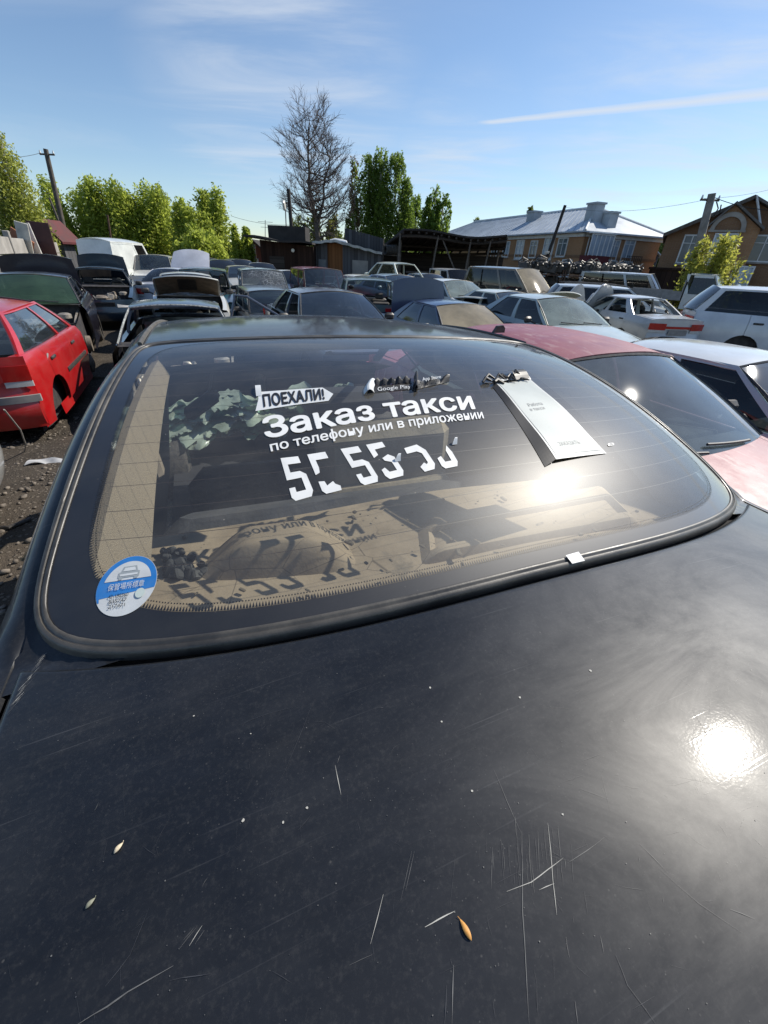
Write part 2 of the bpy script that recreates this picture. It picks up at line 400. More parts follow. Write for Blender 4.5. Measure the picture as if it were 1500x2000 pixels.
# --- body flanks: C pillars, quarter panels, doors below the belt
M_DKGL = glassmat('tinted_side_glass', (.10, .11, .11), .10)
def flank(sd):
    mb = MB(); ys_ = [-.66 + i * .02 for i in range(34)] + [.02 + i * .035 for i in range(58)]
    rows = []
    for y in ys_:
        k = sstep(-.03, .12, y)
        if y < .79:
            xi = lerp(.7465, xs(y) - .012, sstep(-.03, .07, y)); zw = winz(min(xs(y) - .002, .733), max(y, .0)) - .005; zl = lidz(.748, min(y, -.02)) - .001
            zi = lerp(zl, zw, sstep(-.03, .03, y))
        else: xi = xs(.79) - .012 - .02 * (y - .79); zi = roofz(xi, y) - .003
        A = [(0, 0), (.014, -.002), (.028, -.006), (.044, -.016), (.058, -.036), (.067, -.07)]
        B = [(0, -.007), (.004, -.001), (.012, 0), (.03, -.006), (.055, -.022), (.074, -.055)]
        sec = [(lerp(b[0], a[0], k) + xi, lerp(b[1], a[1], k) + zi) for a, b in zip(A, B)]
        zb_ = -.13; xb = lerp(.842, .835, k)
        x5, z5 = sec[-1]
        for f in (.35, .7, 1): sec.append((lerp(x5, xb, f ** (1.0 if k > .5 else .6)), lerp(z5, zb_, f)))
        sec += [(.852, -.25), (.855, -.42), (.845, -.6), (.80, -.86)]
        rows.append([(sd * a, y, b) for a, b in sec])
    n = len(rows[0]); vs = [p for r in rows for p in r]
    def opened(j, i):
        y = (ys_[j] + ys_[j + 1]) / 2; return 5 <= i <= 7 and (.74 < y < 1.24 or 1.31 < y < 1.97)
    mb.add(vs, [(j * n + i, j * n + i + 1, (j + 1) * n + i + 1, (j + 1) * n + i) for j in range(len(rows) - 1) for i in range(n - 1) if not opened(j, i)])
    # filler under the rounded window corner
    mb.grid(lambda u, v: (lambda x, y: (sd * x, y, (lidz(x, y) + .003 if y < yb(x) else winz(min(x, .733), max(y, yb(min(x, .733))))) - .0065))(lerp(.62, (.750 if v < .5 else xs(lerp(-.06, .06, v)) - .003), u), lerp(-.06, .06, v)), 16, 14)
    return mb, rows
bodym = MB()
for sd in (-1, 1):
    m, rows = flank(sd); o_ = len(bodym.v); bodym.v += m.v; bodym.f += [tuple(i + o_ for i in f) for f in m.f]; bodym.m += m.m
    # side windows lie in the sloping flank
# gutter under the window edge and the lid gap, cowl, bonnet deck, nose and tail
bodym.grid(lambda u, v: (lerp(-.74, .74, u), yb(lerp(-.74, .74, u)) + lerp(-.045, .03, v), lidz(lerp(-.74, .74, u), -.1) - .018), 40, 2, 1)
bodym.grid(lambda u, v: (lerp(-.84, .84, u), lerp(2.46, 2.9, v) - .10 * (2 * u - 1) ** 2 * v, lerp(-.15, -.26, v) - .05 * (2 * u - 1) ** 4), 20, 10)
bodym.grid(lambda u, v: (lerp(-.84, .84, u), 2.9 - .10 * (2 * u - 1) ** 2 + .05 * math.sin(3 * v), lerp(-.26, -.85, v) - .05 * (2 * u - 1) ** 4 * (1 - v)), 20, 8)
bodym.grid(lambda u, v: (lerp(-.85, .85, u), -.72 - .06 * math.sin(3.1 * v) + .05 * (2 * u - 1) ** 2, lerp(-.30, -.88, v)), 20, 8)
o_body = HB('body', bodym, [M_HERO, M_BLK])
for sd in (-1, 1):
    for (ya, yb2) in ((.72, 1.25), (1.30, 1.98)):
        g = MB()
        def sw(u, v, sd=sd, ya=ya, yb2=yb2):
            y = lerp(ya, yb2, u); xi = xs(.79) - .012 - .02 * max(0, y - .79) + .067; zi = roofz(xi, y) - .08
            return (sd * (lerp(xi, .84, v) + .004), y, lerp(zi, -.11, v) if not (ya < 1) else lerp(zi, -.11, v))
        g.grid(sw, 8, 6); HB('side_window', g, M_DKGL)
        d = MB(); xh = sd * .862
        d.box((xh, ya + .1, -.22), (.022, .16, .03), bev=.008); HB('door_handle', d, M_RUB)
# roof
rf = MB()
def roof_pt(u, v):
    xe = xs(.79) + .002; x = lerp(-1, 1, u) * (xe - .02 * v); y = lerp(yt(x) - .012, 2.0 - .06 * (x / .6) ** 2, v)
    return (x, y, roofz(x, y) - .003 - .25 * max(0, y - 1.93) ** 2 * 8)
rf.slab(roof_pt, 48, 44, (0, 0, -.03)); o_roof = HB('roof', rf, M_HROOF)
# drip rails along the roof sides
for sd in (-1, 1):
    g = MB(); g.tube([(sd * (xs(.79) - .004 - .02 * max(0, y - .79)), y, roofz(xs(.79), y) + .001) for y in [.78 + .05 * i for i in range(24)]], .006, 6); HB('drip_rail', g, M_RUB)
# A pillars and the bare windscreen opening
for sd in (-1, 1):
    g = MB(); g.slab(lambda u, v, sd=sd: (sd * (lerp(.60, .70, v) + .05 * u), lerp(1.93, 2.5, v), lerp(roofz(.6, 1.95) - .005, -.14, v)), 2, 8, (0, 0, -.03)); HB('windscreen_pillar', g, M_HERO)

# --- rear window: glass, ceramic band, heater wires, rubber seal
def rear_glass(name, band):
    t = NT(name); tc = t.n('ShaderNodeTexCoord').outputs['Object']
    sm = t.math('MULTIPLY', t.ramp(t.noise(6, 9, .68, tc), .36, .8), .10)
    wv = t.n('ShaderNodeMapping', {'Vector': tc, 'Rotation': (0, 0, R(-14)), 'Scale': (2.2, 16, 2)}).outputs[0]
    st = t.math('MULTIPLY', t.ramp(t.noise(1.5, 7, .65, wv), .5, .8), .06)
    grit = t.math('MULTIPLY', t.ramp(t.noise(360, 2, .6, tc), .58, .75), .05)
    vd = t.n('ShaderNodeTexVoronoi', {'Vector': tc, 'Scale': 60.0})
    dots = t.math('MULTIPLY', t.ramp(vd.outputs['Distance'], .05, .09, 1, 0), t.ramp(t.noise(31, 2, .5, tc), .6, .66))
    f = t.math('ADD', t.math('ADD', sm, st), t.math('ADD', grit, t.math('MULTIPLY', dots, .5)), True)
    if band: base = t.bsdf(Base_Color=(.006, .006, .007, 1), Roughness=.5)
    else: base = t.n('ShaderNodeBsdfTransparent', {0: (.86, .90, .88, 1)}).outputs[0]
    df = t.n('ShaderNodeBsdfDiffuse', {0: (.34, .31, .26, 1)}).outputs[0]
    a = t.n('ShaderNodeMixShader', {0: t.math('ADD', t.math('MULTIPLY', f, .45), .006) if band else t.math('ADD', f, .034), 1: base, 2: df}).outputs[0]
    g2 = t.n('ShaderNodeBsdfGlossy', {0: (.9, .9, .9, 1), 'Roughness': .42}).outputs[0]
    a = t.n('ShaderNodeMixShader', {0: .018 if band else .045, 1: a, 2: g2}).outputs[0]
    nb = t.bump(t.noise(160, 3, .6, tc), .02, .002)
    g = t.n('ShaderNodeBsdfGlossy', {0: (1, 1, 1, 1), 'Roughness': t.ramp(t.noise(5, 6, .65, tc), .3, .7, .035, .065), 'Normal': nb}).outputs[0]
    fr = t.fresnel(1.45)
    return t.done(t.n('ShaderNodeMixShader', {0: fr, 1: a, 2: g}).outputs[0])
M_RGL = rear_glass('dusty_clear_glass', False); M_BAND = rear_glass('ceramic_band_glass', True)
gl = MB(); rings = []
def P(x, y, dz=0.0): return (x, y, winz(x, max(y, yb(x))) + dz)
cx0, cy0 = 0.0, .33
for k in range(5):
    f = k / 4; rings.append([(lerp(a[0], b[0], f), lerp(a[1], b[1], f)) for a, b in zip(OUT, INN)])
for k in range(1, 22):
    f = 1 - k / 22; rings.append([(cx0 + (b[0] - cx0) * f, cy0 + (b[1] - cy0) * f) for b in INN])
vs = [P(x, y) for r in rings for x, y in r]; fs = []; mi = []
for k in range(len(rings) - 1):
    for i in range(NTH):
        j = (i + 1) % NTH; fs.append((k * NTH + i, k * NTH + j, (k + 1) * NTH + j, (k + 1) * NTH + i)); mi.append(1 if k < 4 else 0)
vs.append(P(cx0, cy0)); c = len(vs) - 1; k = len(rings) - 1
for i in range(NTH): fs.append((k * NTH + i, k * NTH + (i + 1) % NTH, c)); mi.append(0)
gl.v, gl.f, gl.m = vs, fs, mi
# dotted fringe of the ceramic band
def along(pts, step):
    P_ = pts + [pts[0]]; out = []; acc = 0
    for a, b in zip(P_[:-1], P_[1:]):
        L = math.hypot(b[0] - a[0], b[1] - a[1]); 
        while acc < L: t = acc / L; out.append((lerp(a[0], b[0], t), lerp(a[1], b[1], t), (b[0] - a[0]) / L, (b[1] - a[1]) / L)); acc += step
        acc -= L
    return out
for (x, y, tx, ty) in along(INN, .0042):
    nx, ny = -ty, tx   # inwards (outline runs anticlockwise)
    h = .007
    gl.add([P(x - tx * .0019, y - ty * .0019, .0004), P(x + tx * .0019, y + ty * .0019, .0004), P(x + nx * h, y + ny * h, .0004)], [(0, 1, 2)], 1)
    x2, y2 = x + nx * .0095 + tx * .0021, y + ny * .0095 + ty * .0021; q = .0009
    gl.add([P(x2 - q, y2 - q, .0004), P(x2 + q, y2 - q, .0004), P(x2 + q, y2 + q, .0004), P(x2 - q, y2 + q, .0004)], [(0, 1, 2, 3)], 1)
o_rw = HB('rear_window', gl, [M_RGL, M_BAND])
def RW(n, mb, mats, **k): return mb.build(n, mats, o_rw, **k)
M_HEAT = plain('heater_wire', (.035, .016, .009), .6, .2)
hw = MB()
for k in range(15):
    t = .13 + .80 * k / 14
    pts = []
    for i in range(61):
        a = lerp(-.9, .9, i / 60); x = a * .745
        for _ in range(3): y = lerp(yb(x), yt(x), t); x = a * xs(y)
        pts.append((x, y))
    for a, b in zip(pts[:-1], pts[1:]):
        w = .00045; hw.add([P(a[0], a[1] - w, -.0012), P(b[0], b[1] - w, -.0012), P(b[0], b[1] + w, -.0012), P(a[0], a[1] + w, -.0012)], [(0, 1, 2, 3)])
RW('heater_wires', hw, M_HEAT)
# rubber seal swept round the outline: two lips and a groove
prof = [(-.021, .0003), (-.0205, .0020), (-.018, .0032), (-.013, .0034), (-.0115, .0020), (-.0085, .0020), (-.007, .0040), (-.002, .0044), (.001, .0030), (.0025, -.001), (.003, -.010)]
seal = MB(); n = len(prof); 
for i in range(NTH):
    a, b = OUT[i - 1], OUT[(i + 1) % NTH]; tx, ty = b[0] - a[0], b[1] - a[1]; L = math.hypot(tx, ty); tx /= L; ty /= L
    nx, ny = ty, -tx
    x, y = OUT[i]; bw = .80 - .12 * sstep(.3, .0, y)
    for (o_, z) in prof:
        px_, py_ = x + nx * o_ * bw, y + ny * o_ * bw
        xc, yc = (px_, py_) if o_ < 0 else (x, y)
        seal.v.append((px_, py_, winz(xc, max(yc, yb(xc))) + z))
for i in range(NTH):
    for j in range(n - 1):
        seal.f.append((i * n + j, i * n + j + 1, ((i + 1) % NTH) * n + j + 1, ((i + 1) % NTH) * n + j)); seal.m.append(0)
def _seal_mat():
    t = NT('window_seal_rubber'); tc = t.n('ShaderNodeTexCoord').outputs['Object']
    c = t.mix(t.ramp(t.noise(14, 7, .65, tc), .3, .72), (.018, .017, .016, 1), (.095, .086, .072, 1))
    return t.done(t.bsdf(Base_Color=c, Roughness=t.ramp(t.noise(20, 4, .6, tc), .3, .7, .34, .55), Specular_IOR_Level=.7, Normal=t.bump(t.noise(240, 3, .6, tc), .10, .002)))
o_seal = RW('window_seal', seal, _seal_mat(), angle=60)
# --- writing on the glass
M_VIN = plain('white_vinyl', (.74, .74, .72), .45, .06, 30)
M_VINS = plain('grey_white_vinyl', (.66, .68, .68), .4, .08, 14, dust=.12)
M_INK = plain('black_ink', (.012, .012, .014), .5, .2)
FONT = bpy.data.fonts.load('<builtin>')
def text_mesh(s, bold=0.0, xsc=1.0):
    cu = bpy.data.curves.new('txt', 'FONT'); cu.body = s; cu.font = FONT; cu.size = 1.0; cu.offset = bold; cu.resolution_u = 4; cu.fill_mode = 'FRONT'
    ob = bpy.data.objects.new('txt', cu); COL.objects.link(ob)
    dg = bpy.context.evaluated_depsgraph_get(); dg.update()
    me = bpy.data.meshes.new_from_object(ob.evaluated_get(dg))
    v = [tuple(p.co) for p in me.vertices]; f = [tuple(p.vertices) for p in me.polygons]
    bpy.data.objects.remove(ob); bpy.data.curves.remove(cu); bpy.data.meshes.remove(me)
    return v, f
def ghit(px, py): p = hit(px, py, winz); return (p.x, p.y)
def quad_map(q):
    """plan-space bilinear patch on the glass from four marks: BL, BR, TR, TL"""
    g = [ghit(*p) for p in q]
    return lambda u, v: tuple(lerp(lerp(g[0][k], g[1][k], u), lerp(g[3][k], g[2][k], u), v) for k in (0, 1))
def lay(mb, verts, faces, fm, dz=.0012, mi=0):
    mb.add([P(*fm(u, v), dz) for u, v in verts], faces, mi)
def lay_text(mb, s, q, bold=.0, dz=.0012, mi=0, xh=False):
    v, f = text_mesh(s)
    x0 = min(a[0] for a in v); x1 = max(a[0] for a in v)
    ch = .727 if not xh else .54
    fm = quad_map(q)
    for k, (dx, dy) in enumerate(((0, 0), (1, 0), (-1, 0), (0, 1), (0, -1), (.7, .7), (-.7, .7), (.7, -.7), (-.7, -.7)) if bold else ((0, 0),)):
        lay(mb, [((a[0] + dx * bold - x0) / (x1 - x0), (a[1] + dy * bold) / ch) for a in v], f, fm, dz + k * .00006, mi)
tx = MB(); lay_text(tx, 'Заказ такси', [(521, 857), (927, 799), (915, 768), (511, 818)], .028); RW('taxi_lettering', tx, M_VIN, smooth=False)
tx = MB(); lay_text(tx, 'по телеоону или в приложении', [(530, 883), (945, 818), (941, 806), (527, 870)], .020, xh=True)
# upright of the letter ф
v1, _f = text_mesh('по телеоону или в приложении'); W1 = max(a[0] for a in v1) - min(a[0] for a in v1); xa = max(a[0] for a in text_mesh('по теле')[0]) - min(a[0] for a in v1); xb = max(a[0] for a in text_mesh('по телео')[0]) - min(a[0] for a in v1)
fm = quad_map([(530, 883), (945, 818), (941, 806), (527, 870)]); xm = ((xa + xb) / 2 + .02) / W1; lay(tx, [(xm - .0042, -.42), (xm + .0042, -.42), (xm + .0042, 1.42), (xm - .0042, 1.42)], [(0, 1, 2, 3)], fm, .0021)
RW('small_lettering', tx, M_VIN, smooth=False)
# arrow tag
tg = MB(); q = [(499, 804), (652, 786), (650, 757), (501, 767)]
fm = quad_map(q); pts = [(0, 0), (.47, .06), (.93, .10), (1.0, .52), (.86, 1.0), (.45, .98), (.02, 1.0), (.03, .6)]
lay(tg, pts, [tuple(range(8))], fm, .0012); lay_text(tg, 'Поехали!'.upper().replace('П', 'П', 1), [(516, 796), (634, 781), (631, 761), (513, 773)], .03, .0020, 1)
tg.grid(lambda u, v: (lambda p: P(p[0], p[1], .002 + .006 * math.sin(v * 2.6)))(fm(lerp(.0, .07, u) - .02 * v, lerp(.75, 1.3, v))), 4, 6)
RW('arrow_sticker', tg, [M_VINS, M_INK], smooth=False)
# the torn phone number: six block figures, some pieces peeled away
FIVE = [(0, 1), (.92, 1), (.92, .82), (.26, .82), (.26, .62), (.72, .62), (.95, .52), (.95, .12), (.80, 0), (.12, 0), (0, .08), (0, .28), (.26, .28), (.26, .17), (.68, .17), (.68, .46), (0, .46)]
T1 = [(0, 1), (.92, 1), (.92, .82), (.28, .82), (.28, .62), (.22, .5), (0, .46)]
B1 = [(0, .30), (.26, .28), (.30, .17), (.62, .24), (.66, .17), (.84, .10), (.80, 0), (.12, 0), (0, .08)]
F5 = [(.02, 1), (.84, 1), (.84, .84), (.27, .82), (.27, .66), (.0, .60)]
F5b = [(.36, .55), (.72, .62), (.95, .52), (.95, .12), (.80, 0), (.12, 0), (0, .10), (0, .26), (.2, .30), (.3, .17), (.68, .17), (.68, .40), (.40, .47)]
S5 = [(.05, .70), (.72, .72), (.97, .52), (.97, .12), (.80, .0), (.30, .0), (.24, .14), (.52, .22), (.60, .16), (.70, .2), (.70, .46), (.52, .54), (.02, .54)]
L6 = [(0, .08), (0, .30), (.24, .34), (.30, .17), (.66, .17), (.66, .46), (.84, .60), (.95, .40), (.95, .12), (.80, 0), (.12, 0)]
DIG = [([FIVE], [(572, 981), (618, 968), (585, 892), (548, 896)]), ([T1, B1], [(632, 967), (676, 956), (638, 883), (600, 889)]),
       ([FIVE], [(708, 950), (745, 940), (702, 872), (665, 878)]), ([F5, F5b], [(757, 938), (795, 928), (752, 863), (714, 870)]),
       ([S5], [(818, 926), (856, 915), (812, 850), (775, 858)]), ([L6], [(866, 917), (900, 910), (862, 846), (828, 852)])]
dg_ = MB()
for polys, q in DIG:
    fm = quad_map(q)
    for pl in polys: lay(dg_, pl, [tuple(range(len(pl)))], fm)
# curled-up flaps of torn vinyl
for (px, py, s) in ((777, 903, 1), (888, 870, 1)):
    g = ghit(px, py)
    dg_.grid(lambda u, v, g=g, s=s: P(g[0] + (u - .5) * .011 * (1 - .85 * v) + .009 * s * v, g[1] + .014 * v * (1 - .3 * v), .002 + .009 * math.sin(v * 2.6)), 4, 6)
RW('phone_number_lettering', dg_, M_VIN, smooth=False)
# torn app-shop strips with curled black edge
st = MB(); fm = quad_map([(717, 770), (805, 761), (803, 746), (720, 752)])
st.grid(lambda u, v: P(*fm(u, v * (.8 + .2 * math.sin(u * 19))), .0012), 20, 3, 1)
st.grid(lambda u, v: P(*fm(lerp(.14, .98, u), .75 + v * (.40 + .12 * math.sin(u * 23))), .0016 + .010 * math.sin(v * 3.0) + .003 * math.sin(u * 31)), 30, 6, 1)
st.grid(lambda u, v: P(*fm(lerp(-.06, .16, u) - .03 * math.sin(4 * v), lerp(-.1, 1.15, v)), .002 + .010 * math.sin(u * 3.0)), 6, 6, 0)
lay_text(st, 'Google Play', [(738, 766), (802, 760), (801, 753), (737, 758)], 0, .0026)
fm2 = quad_map([(808, 763), (878, 752), (876, 738), (808, 746)])
st.grid(lambda u, v: P(*fm2(u, lerp(.0 + .35 * u, .95 - .10 * math.sin(u * 12), v)), .0012 + .013 * math.sin(v * 3.1) * abs(math.sin(u * 7 + 1.2))), 34, 8, 1)
st.grid(lambda u, v: P(*fm2(lerp(0, .12, u), lerp(-.2, 1.5, v)), .002 + .014 * math.sin(u * 3.0)), 5, 6, 1)
lay_text(st, 'App Store', [(824, 757), (860, 751), (859, 745), (823, 750)], 0, .0150)
RW('torn_app_sticker', st, [M_VINS, M_INK], smooth=False)
# the white notice with its black backing curling off on the left
nt_ = MB(); qn = [(1084, 904), (1184, 887), (1037, 743), (968, 752)]; fm = quad_map(qn)
def nz(u, v): return (.002 + .006 * (1 - u) ** 2 * (.4 + .6 * (1 - v))) + .0012 * math.sin(9 * v + 3 * u)
def nfm(u, v):
    cr_ = .06; uu_ = u
    return fm(uu_, v)
nt_.grid(lambda u, v: P(*nfm(u, v), nz(u, v)), 14, 30, 0)
nt_.grid(lambda u, v: P(*nfm(lerp(.012, .93, 0) + (.915) * u + .03, .035 + .95 * v), nz(.03 + .915 * u, v) + .0006), 14, 30, 2)
nt_.grid(lambda u, v: P(*nfm(-.01 - .19 * u * (1 - .45 * v), v * .99 + .0 - .02 * u), .0010 + nz(0, v) * (1 - u) * .9), 4, 30, 1)
# crumpled black top edge
for k in range(9):
    a = k / 8; g0 = fm(lerp(-.2, .75, a), 1.03 + .05 * math.sin(k * 2.2)); r_ = random.uniform(.006, .012)
    nt_.tube([P(g0[0] - .012, g0[1], .006 + .004 * math.sin(k)), P(g0[0], g0[1] + .008, .012 + .006 * math.sin(3 * k)), P(g0[0] + .016, g0[1] + .004 * math.cos(k), .007)], [r_ * .35, r_ * .6, r_ * .3], 6, 1)
nt_.grid(lambda u, v: P(*fm(lerp(.05, 1.0, u), lerp(1.0, 1.09 + .02 * math.sin(u * 14), v)), .004 + .004 * math.sin(6 * u + 3 * v)), 14, 4, 0)
nt_.grid(lambda u, v: P(*fm(lerp(.55, .95, u), lerp(1.0, 1.16, v)), .006 + .010 * math.sin(v * 3)), 6, 5, 1)
def ntext(s, u0, u1, v0, h, bold=0):
    v, f = text_mesh(s, bold); x1 = max(a[0] for a in v); 
    nt_.add([P(*fm(u0 + (u1 - u0) * a[0] / x1, v0 + h * a[1] / .727), nz(u0 + (u1 - u0) * a[0] / x1, v0) + .0016) for a in v], f, 3)
ntext('Работа', .25, .60, .600, .040); ntext('в такси', .22, .56, .545, .036); ntext('ЗАКАЗАТЬ', .22, .66, .115, .040)
M_FAINT = plain('faded_print', (.26, .275, .28), .5, .3, 60)
RW('white_notice', nt_, [plain('notice_edge', (.50, .51, .50), .5, .08, 20), M_INK, plain('notice_paper', (.40, .435, .42), .55, .12, 9), M_FAINT], smooth=False)
# round parking badge, blue and white
bd = MB(); c0 = ghit(248, 1143); e1 = ghit(303, 1116); e2 = ghit(276, 1093)
ax = ghit(290, 1137); ax = (ax[0] - c0[0], ax[1] - c0[1]); aL = math.hypot(*ax); ax = (ax[0] / aL, ax[1] / aL); ay = (-ax[1], ax[0])
RB = .0395
def bp(x, y, dz): return P(c0[0] + (ax[0] * x + ay[0] * y) * RB, c0[1] + (ax[1] * x + ay[1] * y) * RB, dz)
def disc(pts, dz, mi): bd.add([bp(x, y, dz) for x, y in pts], [tuple(range(len(pts)))], mi)
circ = lambda r, a0=0, a1=360, n=64: [(r * math.cos(R(lerp(a0, a1, i / n))), r * math.sin(R(lerp(a0, a1, i / n)))) for i in range(n if a1 - a0 == 360 else n + 1)]
disc(circ(1.0), .0010, 0)
disc(circ(.985, -12, 202), .0014, 1)                                   # blue upper field
disc(circ(.80, 12, 168), .0018, 0)                                     # white arch inside it
disc([(-.97, -.22), (-.86, -.22), (-.80, -.50), (-.86, -.48)], .0014, 1)
# small car outline on the arch
for poly in ([(-.36, .24), (.36, .24), (.36, .42), (.28, .44), (.22, .62), (-.22, .62), (-.28, .44), (-.36, .42)],): disc(poly, .0022, 2)
disc([(-.22, .45), (.22, .45), (.17, .57), (-.17, .57)], .0026, 0)
disc([(-.30, .29), (.30, .29), (.30, .36), (-.30, .36)], .0026, 0)
for sx in (-.26, .26): disc([(sx - .06, .17), (sx + .06, .17), (sx + .06, .24), (sx - .06, .24)], .0022, 2)
def btext(s, xa, xb_, ya, h, mi, bold=.0):
    v, f = text_mesh(s, bold); x0 = min(a[0] for a in v); x1 = max(a[0] for a in v)
    bd.add([bp(lerp(xa, xb_, (a[0] - x0) / (x1 - x0)), ya + h * a[1] / .8, .0026) for a in v], f, mi)
btext('保管場所標章', -.60, .60, -.145, .20, 0)
btext('42-190360', -.52, .14, -.42, .14, 3); btext('835747', -.46, .12, -.58, .13, 3); btext('217471', -.44, .10, -.74, .13, 3)
disc([(.52 + .16 * x, -.36 + .16 * y) for x, y in circ(1, n=20)], .0022, 4)
RW('parking_badge', bd, [plain('badge_white', (.58, .60, .60), .45, .08, 30, dust=.1), plain('badge_blue', (.025, .19, .52), .4, .1, 30, dust=.1), plain('badge_grey', (.30, .33, .34), .5, .1), M_INK, plain('badge_pale_green', (.50, .57, .53), .4, .1)], smooth=False)
# scrap of white tape on the lower seal, a stray letter
tp = MB(); g1, g2 = hit(1108, 1100, lambda x, y: winz(x, max(y, yb(x)))), hit(1137, 1093, lambda x, y: winz(x, max(y, yb(x))))
tp.add([P(g1.x, g1.y + .008, .0066), P(g1.x + .003, g1.y - .007, .0066), P(g2.x - .002, g2.y - .007, .0066), P(g2.x - .004, g2.y + .009, .0066)], [(0, 1, 2, 3)]); RW('tape_scrap', tp, M_VIN, smooth=False)
tp = MB(); lay_text(tp, 'е', [(1188, 873), (1200, 870), (1197, 864), (1185, 866)], .01); RW('stray_letter', tp, M_VIN, smooth=False)

# --- inside, seen through the glass
M_TAN = None
def _dusty():
    t = NT('dusty_tan_shelf'); tc = t.n('ShaderNodeTexCoord').outputs['Object']
    c = t.mix(t.ramp(t.noise(9, 8, .66, tc), .3, .7), (.24, .18, .125, 1), (.40, .305, .215, 1))
    v = t.n('ShaderNodeTexVoronoi', {'Vector': t.n('ShaderNodeMapping', {'Vector': tc, 'Scale': (1, 2.0, 1)}).outputs[0], 'Scale': 8.0}, feature='DISTANCE_TO_EDGE').outputs['Distance']
    cr = t.math('MULTIPLY', t.ramp(v, 0, .012, 1, 0), t.ramp(t.noise(4, 3, .5, tc), .45, .6))
    c = t.mix(t.math('MULTIPLY', cr, .8), c, (.06, .045, .035, 1))
    st = t.ramp(t.noise(4.2, 6, .62, tc, .4), .60, .66)
    c = t.mix(t.math('MULTIPLY', st, .6), c, (.075, .068, .058, 1))
    return t.done(t.bsdf(Base_Color=c, Roughness=.9, Specular_IOR_Level=.2, Normal=t.bump(t.noise(120, 4, .6, tc), .2, .004)))
M_TAN = _dusty()
def _leather():
    t = NT('tan_pillar_trim'); tc = t.n('ShaderNodeTexCoord').outputs['Object']
    v = t.n('ShaderNodeTexVoronoi', {'Vector': tc, 'Scale': 330.0}, feature='DISTANCE_TO_EDGE').outputs['Distance']
    c = t.mix(t.ramp(v, .0, .12), (.18, .138, .10, 1), (.31, .24, .17, 1))
    return t.done(t.bsdf(Base_Color=c, Roughness=.8, Normal=t.bump(v, .5, .003)))
M_TRIM = _leather()
M_SEAT = plain('dark_seat_cloth', (.055, .055, .065), .9, .35, 9, dust=.12, bump=.2)
M_DKIN = plain('dark_cabin_lining', (.016, .016, .018), .85, .3, 5)
ZS = -.055
def shelf_pt(u, v):
    x = lerp(-.70, .70, u); y = lerp(yb(x) + .012, .335 - .03 * (2 * u - 1) ** 2, v)
    return (x, y, ZS + .065 * (1 - (x / .735) ** 2) * (1 - v) * .5 + .004 * math.sin(9 * x + 4 * y))
sh = MB(); sh.slab(shelf_pt, 60, 24, (0, 0, -.02)); 
rl_ = random.Random(8)   # grit, screws and seeds lying in the dust belong to the shelf's surface
for k in range(130):
    x = rl_.uniform(-.6, .6); y = rl_.uniform(yb(x) + .03, .30); s = rl_.choice((.002, .003, .004, .006, .009)); sh.box((x, y, ZS + .034 * (1 - (x / .735) ** 2) * (1 - y / .33) + .007), (s * rl_.uniform(.6, 2.4), s, s * .7), (0, 0, rl_.uniform(0, 3)), bev=s * .2, mi=1)
o_sh = HB('parcel_shelf', sh, [M_TAN, plain('dry_litter', (.13, .10, .07), .9, .6, 40)])
# rounded speaker hump left of centre, raised lamp box on the right
def hump(name, quad, z0, h, edge=.22, mat=M_TAN, hole=None):
    g = [hitz(px, py, z0) for px, py in quad]
    mb = MB()
    def f(u, v):
        a = lerp(lerp(g[0].x, g[1].x, u), lerp(g[3].x, g[2].x, u), v); b = lerp(lerp(g[0].y, g[1].y, u), lerp(g[3].y, g[2].y, u), v)
        e = sstep(0, edge, u) * sstep(0, edge, 1 - u) * sstep(0, edge * .8, v) * sstep(0, edge, 1 - v)
        z = z0 - .01 + h * e ** .7
        if hole and hole[0] < u < hole[1] and hole[2] < v < hole[3]: z -= hole[4]
        return (a, b, z)
    mb.grid(f, 44, 36); o = mb.build(name, mat, o_sh); return o
hump('speaker_cover', [(352, 1150), (735, 1125), (668, 1022), (410, 1060)], ZS + .008, .070, .36)
hump('lamp_housing', [(800, 1120), (1270, 1030), (1190, 955), (800, 1030)], ZS + .010, .042, .12, M_TAN, (.08, .90, .20, .66, .016))
# crumbs of foam and litter by the badge
cr_ = MB()
for k in range(26):
    p = hitz(random.uniform(315, 400), random.uniform(1075, 1125), ZS + .015); cr_.box((p.x, p.y, p.z), (random.uniform(.008, .026), random.uniform(.008, .022), random.uniform(.006, .02)), (random.random() * 3, random.random() * 3, random.random() * 3), bev=.003)
cr_.build('foam_crumbs', M_SUBD, o_sh)
# lit trim of the left C pillar (and its mate on the right)
for sd in (-1, 1):
    g = MB()
    def pt(u, v, sd=sd):
        y = lerp(-.02, .70, u); x = (xs(y) * .925 - .0) ; z = winz(x * .98, max(y, yb(x))) - .012
        w = lerp(.10, .035, u)
        return (sd * (x - .012 - .55 * w * v), y + .02 * v, z - w * v * 1.1 - .01)
    g.slab(pt, 30, 8, (sd * .015, 0, -.004)); HB('pillar_trim', g, M_TRIM)
    g = MB(); g.grid(lambda u, v, sd=sd: (sd * lerp(.66, .74, v), lerp(-.05, 1.9, u), lerp(-.13, -.6, v)), 10, 4); HB('side_lining', g, M_DKIN)
# rear bench, front seats, headrests
g = MB(); g.box((0, .47, -.36), (1.28, .16, .46), (R(-14), 0, 0), bev=.05); g.box((0, .385, -.145), (1.26, .06, .05), bev=.02); g.box((0, .92, -.58), (1.30, .5, .12), bev=.05); HB('rear_seat', g, M_SEAT)
for sx in (-.38, .36):
    g = MB(); g.box((sx, 1.16, -.54), (.46, .15, .46), (R(-16), 0, 0), bev=.07); g.box((sx, 1.42, -.62), (.48, .48, .12), bev=.05); HB('front_seat', g, M_SEAT)
